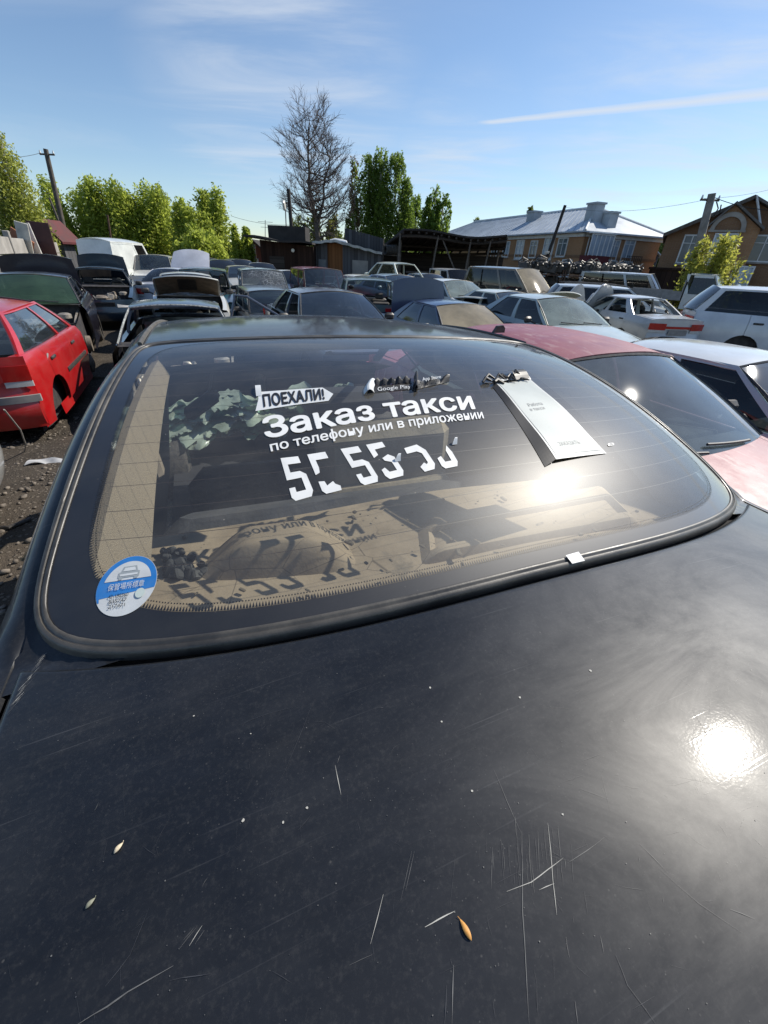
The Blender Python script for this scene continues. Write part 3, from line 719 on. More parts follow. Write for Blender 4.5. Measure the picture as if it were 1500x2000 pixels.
# a tan bench headrest in the sun, propped behind the shelf
M_HR = plain('tan_headrest', (.25, .20, .145), .85, .40, 12, dust=.4, bump=.2)
for (pxa, pxb, pya, pyb, yy) in ((622, 872, 848, 950, .60),):
    a, b = hity(pxa, pya, yy), hity(pxb, pyb, yy)
    g = MB(); g.box(((a.x + b.x) / 2, yy + .04, (a.z + b.z) / 2), (abs(b.x - a.x), .11, abs(b.z - a.z) * 1.1), (R(-6), 0, 0), bev=.045)
    g.box(((a.x + b.x) / 2, yy + .02, (a.z + b.z) / 2 - .06), (abs(b.x - a.x) * .9, .14, .02), bev=.01); HB('bench_headrest', g, M_HR)
# crumpled smashed windscreen, dash, mirror, belts
g = MB(); p0, p1 = hity(298, 872, 2.16), hity(690, 838, 2.16); q0, q1 = hity(298, 790, 2.28), hity(690, 748, 2.28)
rr = np.random.default_rng(3)
def _sm(a, k):
    for _ in range(k): a = (a + np.roll(a, 1, 0) + np.roll(a, -1, 0) + np.roll(a, 1, 1) + np.roll(a, -1, 1)) / 5
    return a / a.std()
nz_ = _sm(rr.normal(0, 1, (40, 72)), 9) + .55 * _sm(rr.normal(0, 1, (40, 72)), 2)
def crump(u, v):
    b = lerp(p0.x, p1.x, u), lerp(p0.z, p1.z, u); t = lerp(q0.x, q1.x, u), lerp(q0.z, q1.z, u); q = nz_[min(39, int(v * 39.99)), min(71, int(u * 71.99))]
    return (lerp(b[0], t[0], v) + .006 * q, lerp(2.16, 2.28, v) + .035 * q, lerp(b[1], t[1], v) + .012 * q)
g.grid(crump, 71, 39); HB('smashed_windscreen', g, glassmat('smashed_green_glass', (.22, .36, .30), .55, (.55, .66, .54), 1.2, .16, 9), angle=28)
g = MB(); g.box((.38, 2.10, -.34), (.60, .24, .16), bev=.05); g.box((0, 2.30, -.62), (1.34, .24, .16), bev=.04); HB('dashboard', g, M_DKIN)
g = MB(); pm = hity(395, 790, 1.5); g.box((pm.x, 1.5, pm.z), (.18, .05, .065), (0, R(-28), R(20)), bev=.02); g.tube([(pm.x + .03, 1.5, pm.z + .02), (pm.x + .06, 1.55, pm.z + .12)], .006, 6); HB('loose_mirror', g, plain('grey_plastic', (.12, .12, .13), .5, .2))
g = MB(); pb = hity(299, 903, .60); g.box((pb.x, .60, pb.z), (.035, .06, .085), (0, R(-6), 0), bev=.012); g.box((pb.x + .006, .565, pb.z + .004), (.012, .012, .016), bev=.004); HB('belt_anchor', g, plain('tan_plastic', (.30, .235, .18), .6, .2, 20))
g = MB(); pa, pc = hity(205, 1010, .42), hity(268, 1085, .34); g.slab(lambda u, v: (lerp(pa.x, pc.x, u) + .018 * v, lerp(.42, .34, u), lerp(pa.z, pc.z, u) + .018 * v), 8, 2, (0, .002, 0)); HB('seat_belt', g, plain('belt_webbing', (.16, .13, .10), .8, .2, 60))
g = MB(); pz = hity(509, 752, 1.3); g.box((pz.x, 1.3, pz.z), (.04, .03, .09), (0, R(4), 0), bev=.015); HB('sun_visor_stub', g, plain('tan_plastic', (.30, .235, .18), .6))
g = MB(); g.grid(lambda u, v: (lerp(-.74, .74, u), lerp(.3, 2.3, v), -.70), 4, 4); HB('cabin_floor', g, M_DKIN)
g = MB(); g.grid(lambda u, v: (lerp(-.58, .58, u), lerp(.76, 1.9, v), roofz(lerp(-.58, .58, u), lerp(.76, 1.9, v)) - .05), 10, 10); HB('headliner', g, plain('grey_headliner', (.06, .058, .055), .9, .2))
# wheels
M_TYRE = plain('tyre_rubber', (.018, .018, .018), .8, .3, 20, dust=.3); M_RIM = plain('steel_rim', (.22, .22, .22), .45, .3, 12, metallic=.7, dust=.3)
def wheel_parts(parent, x, y, z, r=.31, w=.19, sd=1):
    t = MB(); t.lathe([(-w / 2, r * .62), (-w / 2 - .004, r * .80), (-w / 2 + .015, r * .97), (-w * .25, r), (w * .25, r), (w / 2 - .015, r * .97), (w / 2 + .004, r * .80), (w / 2, r * .62)], (x, y, z), 'x', 24)
    o = t.build('wheel', M_TYRE, parent)
    t = MB(); q = sd; t.lathe([(q * w * .30, r * .63), (q * w * .36, r * .58), (q * w * .18, r * .45), (q * w * .22, r * .2), (q * w * .34, r * .16), (q * w * .34, 0.001)], (x, y, z), 'x', 20); t.build('rim', M_RIM, o)
for sx in (-.74, .74):
    for yy in (-.0, 2.30): wheel_parts(hero, sx, yy, .30, sd=1 if sx > 0 else -1)

# --- marks on the lid: scratches as slivers of bared paint, chips, seeds
sc_ = MB()
def lhit(px, py): p = hit(px, py, lidz); return Vector((p.x, p.y))
def scratch(pts, w, mi):
    w *= .62
    """px polyline of one gouge, w its widest in mm"""
    P_ = [lhit(*p) for p in pts]; Q = []
    for a, b in zip(P_[:-1], P_[1:]):
        k = max(2, int((b - a).length / .02)); Q += [a.lerp(b, i / k) for i in range(k)]
    Q.append(P_[-1]); n = len(Q); L = []; Rr = []
    for i, q in enumerate(Q):
        d = (Q[min(n - 1, i + 1)] - Q[max(0, i - 1)]).normalized(); nn = Vector((-d.y, d.x)); f = math.sin(math.pi * (.04 + .92 * i / (n - 1))) ** .6 * random.uniform(.45, 1.15)
        j = nn * random.uniform(-.0003, .0003); a = q + j + nn * w * .0005 * f; b = q + j - nn * w * .0005 * f
        L.append((a.x, a.y, lidz(a.x, a.y) + .0005)); Rr.append((b.x, b.y, lidz(b.x, b.y) + .0005))
    vs = L + Rr; sc_.add(vs, [(i, i + 1, n + i + 1, n + i) for i in range(n - 1)], mi)
h1 = lambda x, y: (x / 2, 1280 + y / 2); h2 = lambda x, y: (750 + x / 2, 1280 + y / 2)
for pts, w, mi in [([h1(1235, 155), h1(1120, 440), h1(1000, 660)], .6, 2), ([h1(930, 275), h1(1040, 230), h1(1165, 197)], .6, 2), ([h1(1310, 430), h1(1332, 545)], 1.1, 0), ([h1(1318, 420), h1(1328, 392)], .8, 1),
        ([h1(772, 1058), h1(700, 1150)], .8, 1), ([h1(790, 1055), h1(740, 1135)], .9, 0), ([h1(800, 1075), h1(762, 1128)], .6, 1), ([h1(760, 1062), h1(716, 1112)], .5, 1),
        ([h1(678, 1213), h1(500, 1315), h1(420, 1370), h1(305, 1440)], 1.5, 1), ([h1(585, 985), h1(510, 1170), h1(412, 1295)], .8, 2), ([h1(665, 1272), h1(740, 1255), h1(826, 1246)], .8, 2), ([h1(1498, 935), h1(1448, 1128)], 1.0, 0), ([h1(1365, 1212), h1(1452, 1168)], .8, 1),
        ([h1(812, 868), h1(790, 902)], .6, 1), ([h1(422, 715), h1(402, 808)], .6, 2), ([h1(385, 575), h1(370, 610)], .6, 1), ([h1(660, 640), h1(600, 755)], .4, 2), ([h1(1215, 625), h1(1165, 685)], .6, 2), ([h1(1225, 258), h1(1270, 262), h1(1310, 288)], .4, 2), ([h1(330, 97), h1(410, 62)], .4, 2), ([h1(925, 125), h1(800, 142)], .4, 2), ([h1(1480, 204), h1(1500, 205)], .6, 1), ([h1(1410, 228), h1(1416, 290)], .4, 2),
        ([h2(538, 688), h2(541, 1000), h2(556, 1250), h2(568, 1440)], .9, 1), ([h2(566, 700), h2(576, 905)], .9, 1), ([h2(601, 688), h2(607, 835)], .6, 1), ([h2(640, 655), h2(660, 880), h2(676, 1015)], .8, 0), ([h2(678, 668), h2(692, 795)], .6, 1), ([h2(425, 750), h2(419, 912)], .7, 1), ([h2(462, 760), h2(460, 830)], .5, 2), ([h2(490, 740), h2(487, 800)], .5, 2), ([h2(520, 720), h2(518, 790)], .5, 2),
        ([h2(478, 922), h2(575, 888), h2(640, 838), h2(700, 790)], .9, 0), ([h2(604, 916), h2(665, 892)], .9, 0), ([h2(860, 712), h2(790, 765), h2(715, 812)], .7, 1), ([h2(430, 895), h2(560, 830)], .5, 2), ([h2(160, 1062), h2(215, 1032), h2(277, 998)], 1.5, 0), ([h2(108, 762), h2(66, 960)], .6, 1), ([h2(118, 765), h2(84, 920)], .6, 1), ([h2(278, 780), h2(255, 990)], .5, 2), ([h2(430, 448), h2(480, 570), h2(535, 692)], .5, 1),
        ([h2(905, 1170), h2(950, 1290), h2(1062, 1440)], .8, 2), ([h2(1080, 838), h2(1230, 970), h2(1400, 1085)], .5, 2), ([h2(1350, 990), h2(1448, 1032)], .6, 1), ([h2(709, 1100), h2(722, 1180)], .7, 1), ([h2(845, 1096), h2(860, 1166)], .7, 1), ([h2(272, 1210), h2(265, 1440)], 1.1, 1), ([h2(244, 1290), h2(236, 1440)], .9, 2), ([h2(744, 1350), h2(756, 1440)], .8, 1), ([h2(595, 1290), h2(600, 1410)], .6, 2), ([h2(1205, 215), h2(1305, 385)], .6, 3), ([h2(780, 920), h2(796, 1010)], .5, 2), ([h2(775, 412), h2(850, 385)], .4, 2), ([h2(850, 470), h2(885, 610)], .4, 2), ([h2(20, 395), h2(38, 362), h2(62, 347)], .5, 2), ([h2(1130, 470), h2(1320, 510)], .4, 2), ([h2(370, 735), h2(372, 800)], .4, 2), ([h2(1000, 740), h2(1110, 850)], .5, 2)]:
    scratch(pts, w, mi)
for k in range(34):   # rubbed bundle of upright hairlines
    px, py = random.gauss(1030, 45), random.gauss(1670, 26); L = random.uniform(18, 75); scratch([(px, py - L / 2), (px + L * .03, py), (px + L * .07, py + L / 2)], random.uniform(.25, .6), random.choice((1, 2, 2)))
for k in range(64):   # fine random hairlines
    px, py = random.uniform(0, 1500), random.uniform(1310, 2000); an = random.choice((1.45, 1.6, .5, 2.2, 2.6)) + random.uniform(-.15, .15); L = random.uniform(8, 60)
    scratch([(px, py), (px + L * math.cos(an), py + L * math.sin(an))], random.uniform(.2, .45), 2)
for k in range(150):   # fine polishing swirls, densest toward the right
    cx_, cy_ = random.gauss(1330, 210), random.gauss(1480, 190); rr_ = random.uniform(60, 260); a0 = random.uniform(0, 6.28); da = random.uniform(.08, .3)
    pts = [(cx_ + rr_ * math.cos(a0 + da * i / 4), cy_ + rr_ * .8 * math.sin(a0 + da * i / 4)) for i in range(5)]
    if all(-20 < x < 1520 and 1300 < y < 2010 and y > 1290 - (x - 75) * .22 + 20 for x, y in pts): scratch(pts, random.uniform(.12, .25), 2)
for k in range(40):   # scuffed corner by the left end of the window
    v = k / 39; px = lerp(70, 6, v) + random.uniform(-2, 6); py = lerp(1296, 1396, v) + random.uniform(-4, 4); L = random.uniform(10, 26)
    p = [(px + 3, py), (px + 3 + L * .75, py - L * .8)]
    try: scratch(p, random.uniform(.5, 1.3), random.choice((0, 1, 1, 2)))
    except Exception: pass
for k in range(120):  # stone chips and specks
    px, py = random.uniform(0, 1500), random.uniform(1300, 2000); p = lhit(px, py); r_ = random.choice((.25, .25, .3, .3, .4, .55)) * .001
    n = 6; sc_.add([(p.x + r_ * math.cos(6.283 * i / n) * random.uniform(.7, 1.4), p.y + r_ * math.sin(6.283 * i / n), lidz(p.x, p.y) + .0006) for i in range(n)], [tuple(range(n))], random.choice((1, 1, 2, 2)))
for (px, py, r_) in ((h1(950, 645) + (1.3,)), (h1(1106, 653) + (1.1,)), (h1(1200, 596) + (1.2,)), (h1(758, 237) + (.9,)), (h2(806, 60) + (1.6,)), (h2(530, 165) + (1.2,)), (h2(225, 260) + (1.0,)), (h1(980, 307) + (.7,)), (h2(697, 622) + (1.0,)), (h2(343, 530) + (1.0,)), (h2(180, 127) + (1.2,))):
    p = lhit(px, py); n = 9; r_ *= .001; mi = 2 if r_ > .002 else 0
    sc_.add([(p.x + r_ * math.cos(6.283 * i / n) * random.uniform(.6, 1.3), p.y + r_ * math.sin(6.283 * i / n) * random.uniform(.6, 1.3), lidz(p.x, p.y) + .0006) for i in range(n)], [tuple(range(n))], mi)
me = o_lid.data; k0 = len(me.materials)
for m_ in (plain('bared_paint', (.40, .39, .35), .6, .2, 90), plain('scratched_paint', (.115, .115, .112), .5, .3, 90), plain('faint_scratch', (.042, .044, .05), .45, .3, 90), M_BLK): me.materials.append(m_)
bm = bmesh.new(); bm.from_mesh(me); nv0 = [bm.verts.new(v) for v in sc_.v]
for f, mi_ in zip(sc_.f, sc_.m):
    fc = bm.faces.new([nv0[i] for i in f]); fc.material_index = k0 + mi_; fc.normal_update()
    if fc.normal.z < 0: fc.normal_flip()
bm.to_mesh(me); bm.free()
# things lying on the lid
def seed(name, label, px, py, ln, wd, ang, col):
    p = lhit(px, py); mb = MB(); N = 10; vs = []
    for j in range(N + 1):
        t = j / N; w = wd * math.sin(math.pi * min(1, t * 1.02)) ** .7 * (1.1 - .4 * t)
        for i in range(7): q = 2 * math.pi * i / 7; vs.append(((t - .5) * ln, w * math.cos(q), .5 * w * (1 + math.sin(q)) + .0008))
    mb.add(vs, [(j * 7 + i, j * 7 + (i + 1) % 7, (j + 1) * 7 + (i + 1) % 7, (j + 1) * 7 + i) for j in range(N) for i in range(7)])
    mb.tube([(ln * .48, 0, .001), (ln * .62, wd * .3, .0015)], .0002, 5)
    o = mb.build(name, plain('husk_' + name, col, .6, .3, 300)); tag(o, label, 'seed')
    w = HORG + _R @ Vector((p.x, p.y, lidz(p.x, p.y))); o.location = w; o.rotation_euler = (0, RLL, YAW + ang)
seed('orange_bud_scale', 'small orange bud scale lying alone on the dark boot lid', 909, 1816, .014, .0024, R(98), (.62, .30, .07))
seed('pale_birch_seed', 'pale cream seed on the left of the boot lid, larger and paler of the two', 232, 1657, .009, .0022, R(45), (.62, .52, .36))
seed('grey_birch_seed', 'dull grey-green seed on the left of the boot lid, nearer the bottom edge', 177, 1765, .008, .0020, R(40), (.22, .22, .16))
# ================================================================== generic wrecks
M_GL = glassmat('dusty_sky_tinted_glass', (.36, .43, .47), .08, (.24, .31, .38), 1.6, .03, 2.2)  # dust film tinted blue: reflected sky put into its colour
M_GLG = glassmat('green_windscreen_glass', (.34, .46, .36), .16, (.16, .30, .16), 1.0, .03, 1.6)
M_GLT = glassmat('sand_dusted_glass', (.40, .36, .26), .55, (.50, .42, .28), .8, .05, 1.4)
M_GLC = glassmat('cracked_windscreen_glass', (.40, .46, .48), .16, (.55, .58, .60), 1.0, .03, 2.5, True)
M_GLP = glassmat('pale_dusty_glass', (.55, .62, .58), .36, (.46, .54, .48), 1.1, .06, 1.6)
M_GLD = glassmat('dark_tinted_glass', (.14, .16, .17), .04, (.3, .3, .3), 1.2, .03, 2.0)
M_GLH = glassmat('hazy_screen_glass', (.42, .48, .50), .20, (.34, .40, .43), 1.1, .04, 1.8)
GLS = dict(hazy=M_GLH, clear=M_GL, green=M_GLG, tan=M_GLT, cracked=M_GLC, pale=M_GLP, dark=M_GLD)
M_PLAST = plain('black_plastic', (.018, .018, .02), .5, .3, 12, dust=.25)
M_ENG = plain('greasy_engine_metal', (.16, .13, .10), .6, .6, 14, dust=.35, bump=.2)
M_ALLOY = plain('bare_alloy', (.38, .34, .28), .5, .4, 16, metallic=.5, dust=.25)
M_UNDER = plain('bonnet_underside', (.20, .155, .11), .8, .4, 8, dust=.3)
M_RED = plain('red_lamp_plastic', (.42, .012, .010), .2, .2, 6, coat=.6)
M_CLR = plain('clear_lamp_plastic', (.55, .54, .52), .2, .15, 8, coat=.6)
M_BUMPER = plain('grey_bumper_plastic', (.26, .25, .24), .6, .2, 8, dust=.2)
M_CABIN = plain('wreck_cabin_cloth', (.045, .042, .042), .9, .4, 6, dust=.15)
BASES = []   # where each car stands: x, y, z of its wheels

SEDAN = dict(L=4.45, W=1.68, H=1.38, hz=.70, cowl=1.30, rf=1.98, rr=3.0, bl=3.62, cz=.94, bz=.98, dz=.96, ax=(.82, 3.42), tw=.565)
WAGON = dict(SEDAN, rr=4.05, bl=4.38, dz=.98, bz=.98, L=4.45, H=1.44)
HATCH = dict(SEDAN, L=3.75, rr=3.05, bl=3.62, ax=(.75, 3.05), H=1.40, cowl=1.10, rf=1.75)
MINIV = dict(SEDAN, L=4.5, W=1.72, H=1.86, hz=.86, cowl=.95, rf=1.75, rr=4.15, bl=4.42, cz=1.08, bz=1.10, dz=1.1, ax=(.8, 3.5), tw=.66)
VAN = dict(SEDAN, L=4.7, W=1.70, H=1.98, hz=.95, cowl=.42, rf=1.05, rr=4.55, bl=4.66, cz=1.12, bz=1.15, dz=1.15, ax=(.75, 3.6), tw=.72)
SUV = dict(SEDAN, L=4.2, W=1.70, H=1.68, hz=.92, cowl=1.25, rf=1.75, rr=3.85, bl=4.15, cz=1.08, bz=1.1, dz=1.1, ax=(.8, 3.3), tw=.64)

def car(name, label, cat, loc, yaw, col, P=SEDAN, group='wrecked cars in the yard', glass='clear', rearglass='dark', side='dark', hood='closed', boot='closed', lamps=True, engine=False, doors=(), nodoors=(), wheels=True, dust=.25, matname=None, interior=True, detail=1, roofcol=None, mirrors=True, blind=False, rails=False, under=None, undermat=None, arch=.055, boot_drop=.22, boot_ang=96, framemat=None, lampw=.36):
    """a car: x right, y forward, z up from the ground under its middle.
    doors: {(side, index): opening angle}; index 0 front, 1 rear"""
    root = thing(name, label, cat, loc, yaw, group); BASES.append((loc[0], loc[1], loc[2]))
    M = paint(matname or (name + '_paint'), col, dust=dust); MR = M if roofcol is None else paint((matname or name) + '_roof_paint', roofcol, dust=dust)
    L, W, H = P['L'], P['W'], P['H']; Y = lambda d: L / 2 - d
    cowl, rfd, rr, bl, cz, bz, dz, hz, tw = (P[k] for k in ('cowl', 'rf', 'rr', 'bl', 'cz', 'bz', 'dz', 'hz', 'tw'))
    boxy = bl > L - .25
    def zt(d):      # shoulder line
        if d < cowl: return lerp(hz, cz, (d / cowl) ** .75)
        if d < bl: return lerp(cz, bz, (d - cowl) / (bl - cowl))
        return lerp(bz, dz - .03, (d - bl) / max(.01, L - bl))
    def hw(d, z):   # half width of the flank
        p = 1 - .13 * abs(2 * d / L - 1) ** 4.5
        t = (z - .55) / .5
        return W / 2 * p * (1 - .075 * max(0, t) ** 2 - .05 * max(0, -t * 1.4) ** 2)
    ZS_ = .20; AR = .325; axs = P['ax']
    def front_y(x): return Y(0) - .17 * (abs(x) / (W / 2)) ** 2.6
    def rear_y(x): return Y(L) + .12 * (abs(x) / (W / 2)) ** 2.8
    d0, d1 = .15, L - .10
    def sidegrid(mb, sd, da, db, za, zb_fn, nu, nv, arch=True, mi=0, dx=0):
        ds = [lerp(da, db, i / nu) for i in range(nu + 1)]
        vs = []; ins = []
        for j in range(nv + 1):
            for d in ds:
                z = lerp(za, zb_fn(d), (j / nv)); dd = d; inside = False
                if arch:
                    for a in axs:
                        r = math.hypot(dd - a, z - .30)
                        if r < AR: inside = True; k = AR / max(r, 1e-4); dd, z = a + (dd - a) * k, .30 + (z - .30) * k
                z = max(z, za) if not inside else z
                dd = min(max(dd, da), db)
                sh = sstep(.0, .07, zb_fn(d) - z)   # rounded shoulder
                vs.append((sd * (hw(dd, z) - .035 * (1 - sh) * (zb_fn is zt_)) + sd * dx, Y(dd), z)); ins.append(inside)
        fs = []
        for j in range(nv):
            for i in range(nu):
                q = (j * (nu + 1) + i, j * (nu + 1) + i + 1, (j + 1) * (nu + 1) + i + 1, (j + 1) * (nu + 1) + i)
                if all(ins[k] for k in q): continue
                fs.append(q)
        mb.add(vs, fs, mi)
    zt_ = zt
    dA, dB, dC = cowl - .12 if not boxy or cowl > .9 else cowl - .02, lerp(cowl, rr, .55) if not boxy else lerp(cowl, rr, .42), min(axs[1] + .02, bl - .1)
    if P is VAN: dA, dB = .72, 1.75
    bodyb = MB(); gap = .004
    nofront = hood == 'cut'
    for sd in (-1, 1):
        if not nofront: sidegrid(bodyb, sd, d0, dA - gap, ZS_, zt, 16, 9)
        sidegrid(bodyb, sd, dC + gap, d1, ZS_, zt, 16, 9)
        bodyb.grid(lambda u, v, sd=sd: (sd * (hw(lerp(dA, dC, u), .2) - .012 * v), Y(lerp(dA, dC, u)), lerp(.17, .30, v)), 6, 2)   # sill
        # cavity behind the doors and arches
        bodyb.grid(lambda u, v, sd=sd: (sd * (hw(lerp(.3, L - .2, u), .5) - .13), Y(lerp(.3, L - .2, u)), lerp(.12, zt(lerp(.3, L - .2, u)) - .10, v)), 12, 3, 1)
        # fender top ledge
        e1 = cowl if not nofront else cowl
        if not nofront: bodyb.grid(lambda u, v, sd=sd: (sd * (hw(lerp(d0, cowl, u), zt(lerp(d0, cowl, u))) - .035 - .085 * v), Y(lerp(d0, cowl, u)), zt(lerp(d0, cowl, u)) + .012 * v), 14, 2)
        bodyb.grid(lambda u, v, sd=sd: (sd * (hw(lerp(cowl, d1, u), zt(lerp(cowl, d1, u))) - .035 - .07 * v), Y(lerp(cowl, d1, u)), zt(lerp(cowl, d1, u)) + .004 * v), 18, 2)
    if not nofront:   # nose
        def nose(u, v):
            x = lerp(-1, 1, u) * (hw(d0, .5) * .995); z = lerp(.20, hz + .01, v); y = front_y(x) + .06 * math.sin(math.pi * min(1, v * 1.6)) * (v < .625) - .10 * max(0, v - .6) ** 1.5
            y = min(y, Y(0) + .05)
            return (x, y if abs(u - .5) < .499 else Y(d0), z)
        bodyb.grid(nose, 20, 10)
    def tail(u, v):
        x = lerp(-1, 1, u) * (hw(d1, .5) * .997); zz = zt(L) + .01; z = lerp(.22, zz, v)
        y = rear_y(x) - .05 * math.sin(math.pi * min(1, v * 1.7)) * (v < .59) + .04 * max(0, v - .6)
        return (x, y if abs(u - .5) < .499 else Y(d1), z)
    bodyb.grid(tail, 20, 12)
    bodyb.grid(lambda u, v: (lerp(-.72, .72, u) * W / 1.68, Y(lerp(.12, L - .15, v)), .19), 4, 6, 1)   # floor pan
    bodyb.grid(lambda u, v: (lerp(-.70, .70, u) * W / 1.68, Y(cowl + .05), lerp(.2, cz - .02, v)), 4, 3, 1)     # bulkhead
    bodyb.grid(lambda u, v: (lerp(-.74, .74, u) * W / 1.68, Y(lerp(cowl - .06, cowl + .10, v)), cz - .01 + .03 * v), 12, 2, 1)  # scuttle
    body = bodyb.build('body', [M, M_SUBD], root)
    # doors
    for sd in (-1, 1):
        for di, (da, db) in enumerate(((dA, dB), (dB, dC))):
            if (sd, di) in nodoors: continue
            mb = MB(); sidegrid(mb, sd, da + gap, db - gap, .28, zt, 10, 8)
            k = len(mb.v); mb.add([(x - sd * .05, y, z) for x, y, z in mb.v], [tuple(i for i in f[::-1]) for f in mb.f])
            ang = dict(doors).get((sd, di), 0)
            if ang:
                hx, hy = sd * hw(da, .6), Y(da)
                wf = MB(); wf.tube([(sd * hw(da, .9) - sd * .03, Y(da + .02), zt(da) - .01), (sd * (tw + .05), Y(lerp(da, rfd + .1, .9)), H - .10), (sd * (tw + .05), Y(db - .06), H - .09), (sd * (hw(db, .9) - .04), Y(db), zt(db) - .01)], .02, 6)
                mb.add(wf.v, wf.f)
                Rm = Matrix.Rotation(sd * ang, 3, 'Z'); mb.v = [tuple(Rm @ (Vector(v) - Vector((hx, hy, 0))) + Vector((hx, hy, 0))) for v in mb.v]
            o = mb.build('door', M, root)
            hb = MB(); hd = db - .16; hx_ = sd * (hw(hd, zt(hd) - .13) + .008); hb.box((hx_, Y(hd), zt(hd) - .13), (.022, .17, .035), bev=.009)
            if ang: hb.v = [tuple(Rm @ (Vector(v) - Vector((hx, hy, 0))) + Vector((hx, hy, 0))) for v in hb.v]
            hb.build('door_handle', M_PLAST if detail else M, o)
    # greenhouse
    zr = H - .055
    def gh(u, v, sd, push=0.0):
        db_, dt = lerp(cowl, bl, u), lerp(rfd, rr, u); d = lerp(db_, dt, v)
        zb_ = zt(db_) - .004; x = lerp(hw(db_, zt(db_)) - .05, tw, v) + .02 * math.sin(math.pi * v) + push
        x *= 1 - .0 * u
        tap = 1 - .05 * max(0, u - .75) * 4 * v
        return (sd * x * tap, Y(d), lerp(zb_, zr, v))
    B0, B1, C0 = .44, .49, (.87 if not boxy else .95)
    if boxy: B0, B1 = .34, .375
    A1 = .045; V1 = .92
    pil = MB()
    for sd in (-1, 1):
        off = (-sd * .035, 0, -.006)
        for (ua, ub, va, vb, n, m) in ((0, A1, 0, 1, 1, 8), (B0, B1, 0, V1, 1, 6), (C0, 1, 0, 1, 3, 8), (A1, C0, V1, 1, 14, 1), (A1, C0, 0, .02, 14, 1)):
            pil.slab(lambda u, v, ua=ua, ub=ub, va=va, vb=vb, sd=sd: gh(lerp(ua, ub, u), lerp(va, vb, v), sd), n, m, off)
    pil.build('pillars', M, root)
    if side:
        for sd in (-1, 1):
            for wi, (ua, ub) in enumerate(((A1, B0), (B1, C0)) if not (P is MINIV or P is VAN) else ((A1, B0), (B1, .66), (.675, C0))):
                if (sd, wi) in nodoors or dict(doors).get((sd, wi)): continue
                g = MB(); g.grid(lambda u, v, sd=sd, ua=ua, ub=ub: gh(lerp(ua + .004, ub - .004, u), lerp(.02, V1, v), sd, -.012), 8, 5)
                g.build('side_window', M if (blind and wi > 0) else GLS[side], root)
    xr = tw
    def roof_pt(u, v):
        a = 2 * u - 1; d = lerp(rfd - .06 * (1 - a * a), rr + .06 * (1 - a * a), v)
        z = zr + arch * (1 - abs(a) ** 2.6) * (.75 + .25 * math.sin(math.pi * v)) - .02 * (2 * v - 1) ** 4
        return (a * (xr + .012) * (1 - .05 * max(0, v - .75) * 4), Y(d), z)
    rb = MB(); rb.slab(roof_pt, 18, 14, (0, 0, -.03)); rb.build('roof', MR, root)
    if rails:
        for sd in (-1, 1):
            g = MB(); g.tube([(sd * .50, Y(lerp(rfd + .15, rr - .1, k / 8)), H + .012 + .025 * math.sin(math.pi * k / 8) ** .3) for k in range(9)], .014, 6); g.build('roof_rail', M_PLAST, root)
    def screen(u, v, front, push=0.0):
        a = 2 * u - 1
        if front: db_, dt = cowl, rfd; zb_ = cz; bw = hw(cowl, cz) - .05; sg = -1
        else: db_, dt = bl, rr; zb_ = bz; bw = hw(bl, bz) - .05; sg = 1
        bul = lerp(.12, .06, v) * (1 - a * a)
        d = lerp(db_, dt, v) + sg * bul
        t2 = tw * (1 if front else .95)
        return (a * (lerp(bw, t2, v) - .01), Y(d), lerp(zb_ + .015, zr + .05 * (1 - a * a) - .012, v) + .02 * math.sin(math.pi * v))
    if glass:
        g = MB(); g.grid(lambda u, v: screen(u, v, True), 18, 10); ws = g.build('windscreen', GLS[glass], root)
        if detail:
            w = MB()
            for x0 in (-.5, .05): w.tube([screen(lerp(.5 + x0 * .6, .5 + x0 * .6 + .30, k / 5), .03 + .012 * k, True) for k in range(6)], .009, 5)
            w.v = [(x, y + .014, z + .012) for x, y, z in w.v]; w.build('wiper', M_PLAST, ws)
    # rubber frame of the front screen
    g = MB(); g.tube([screen(0, k / 8, True) for k in range(9)] + [screen(k / 10, 1, True) for k in range(1, 11)] + [screen(1, 1 - k / 8, True) for k in range(1, 9)], .012, 5); g.build('screen_frame', framemat or M_PLAST, root)
    if rearglass and bl < L + .1:
        g = MB(); g.grid(lambda u, v: screen(u, v, False), 14, 8); g.build('rear_screen', M if blind else GLS[rearglass], root)
    # bonnet
    bm_ = 0.5 * W / 1.68
    def bon(u, v):
        a = 2 * u - 1; d = lerp(.03 + .12 * abs(a) ** 2.5, cowl - .02 - .10 * (1 - a * a), v)
        return (a * (hw(max(d, d0), zt(max(d, .1))) - .125), Y(d), zt(d) + .012 + .04 * (1 - a * a) - .02 * (1 - v) ** 3)
    if hood in ('closed', 'open'):
        g = MB(); g.slab(bon, 18, 12, (0, 0, -.022), 0)
        if hood == 'open':
            # ribs and dark insulation on the underside
            g.slab(lambda u, v: (lambda p: (p[0], p[1], p[2] - .023))(bon(lerp(.03, .97, u), lerp(.03, .97, v))), 12, 8, (0, 0, -.006), 1)
            g.slab(lambda u, v: (lambda p: (p[0], p[1], p[2] - .032))(bon(lerp(.36, .64, u), lerp(.2, .8, v))), 6, 6, (0, 0, -.006), 2)
            hy, hz_ = Y(cowl), cz + .02; A = R(under or 62); Rm = Matrix.Rotation(A, 3, 'X')
            g.v = [tuple(Rm @ (Vector(v) - Vector((0, hy, hz_))) + Vector((0, hy, hz_))) for v in g.v]
        g.build('bonnet', [M, undermat or M_UNDER, M_PLAST if not undermat else undermat], root)
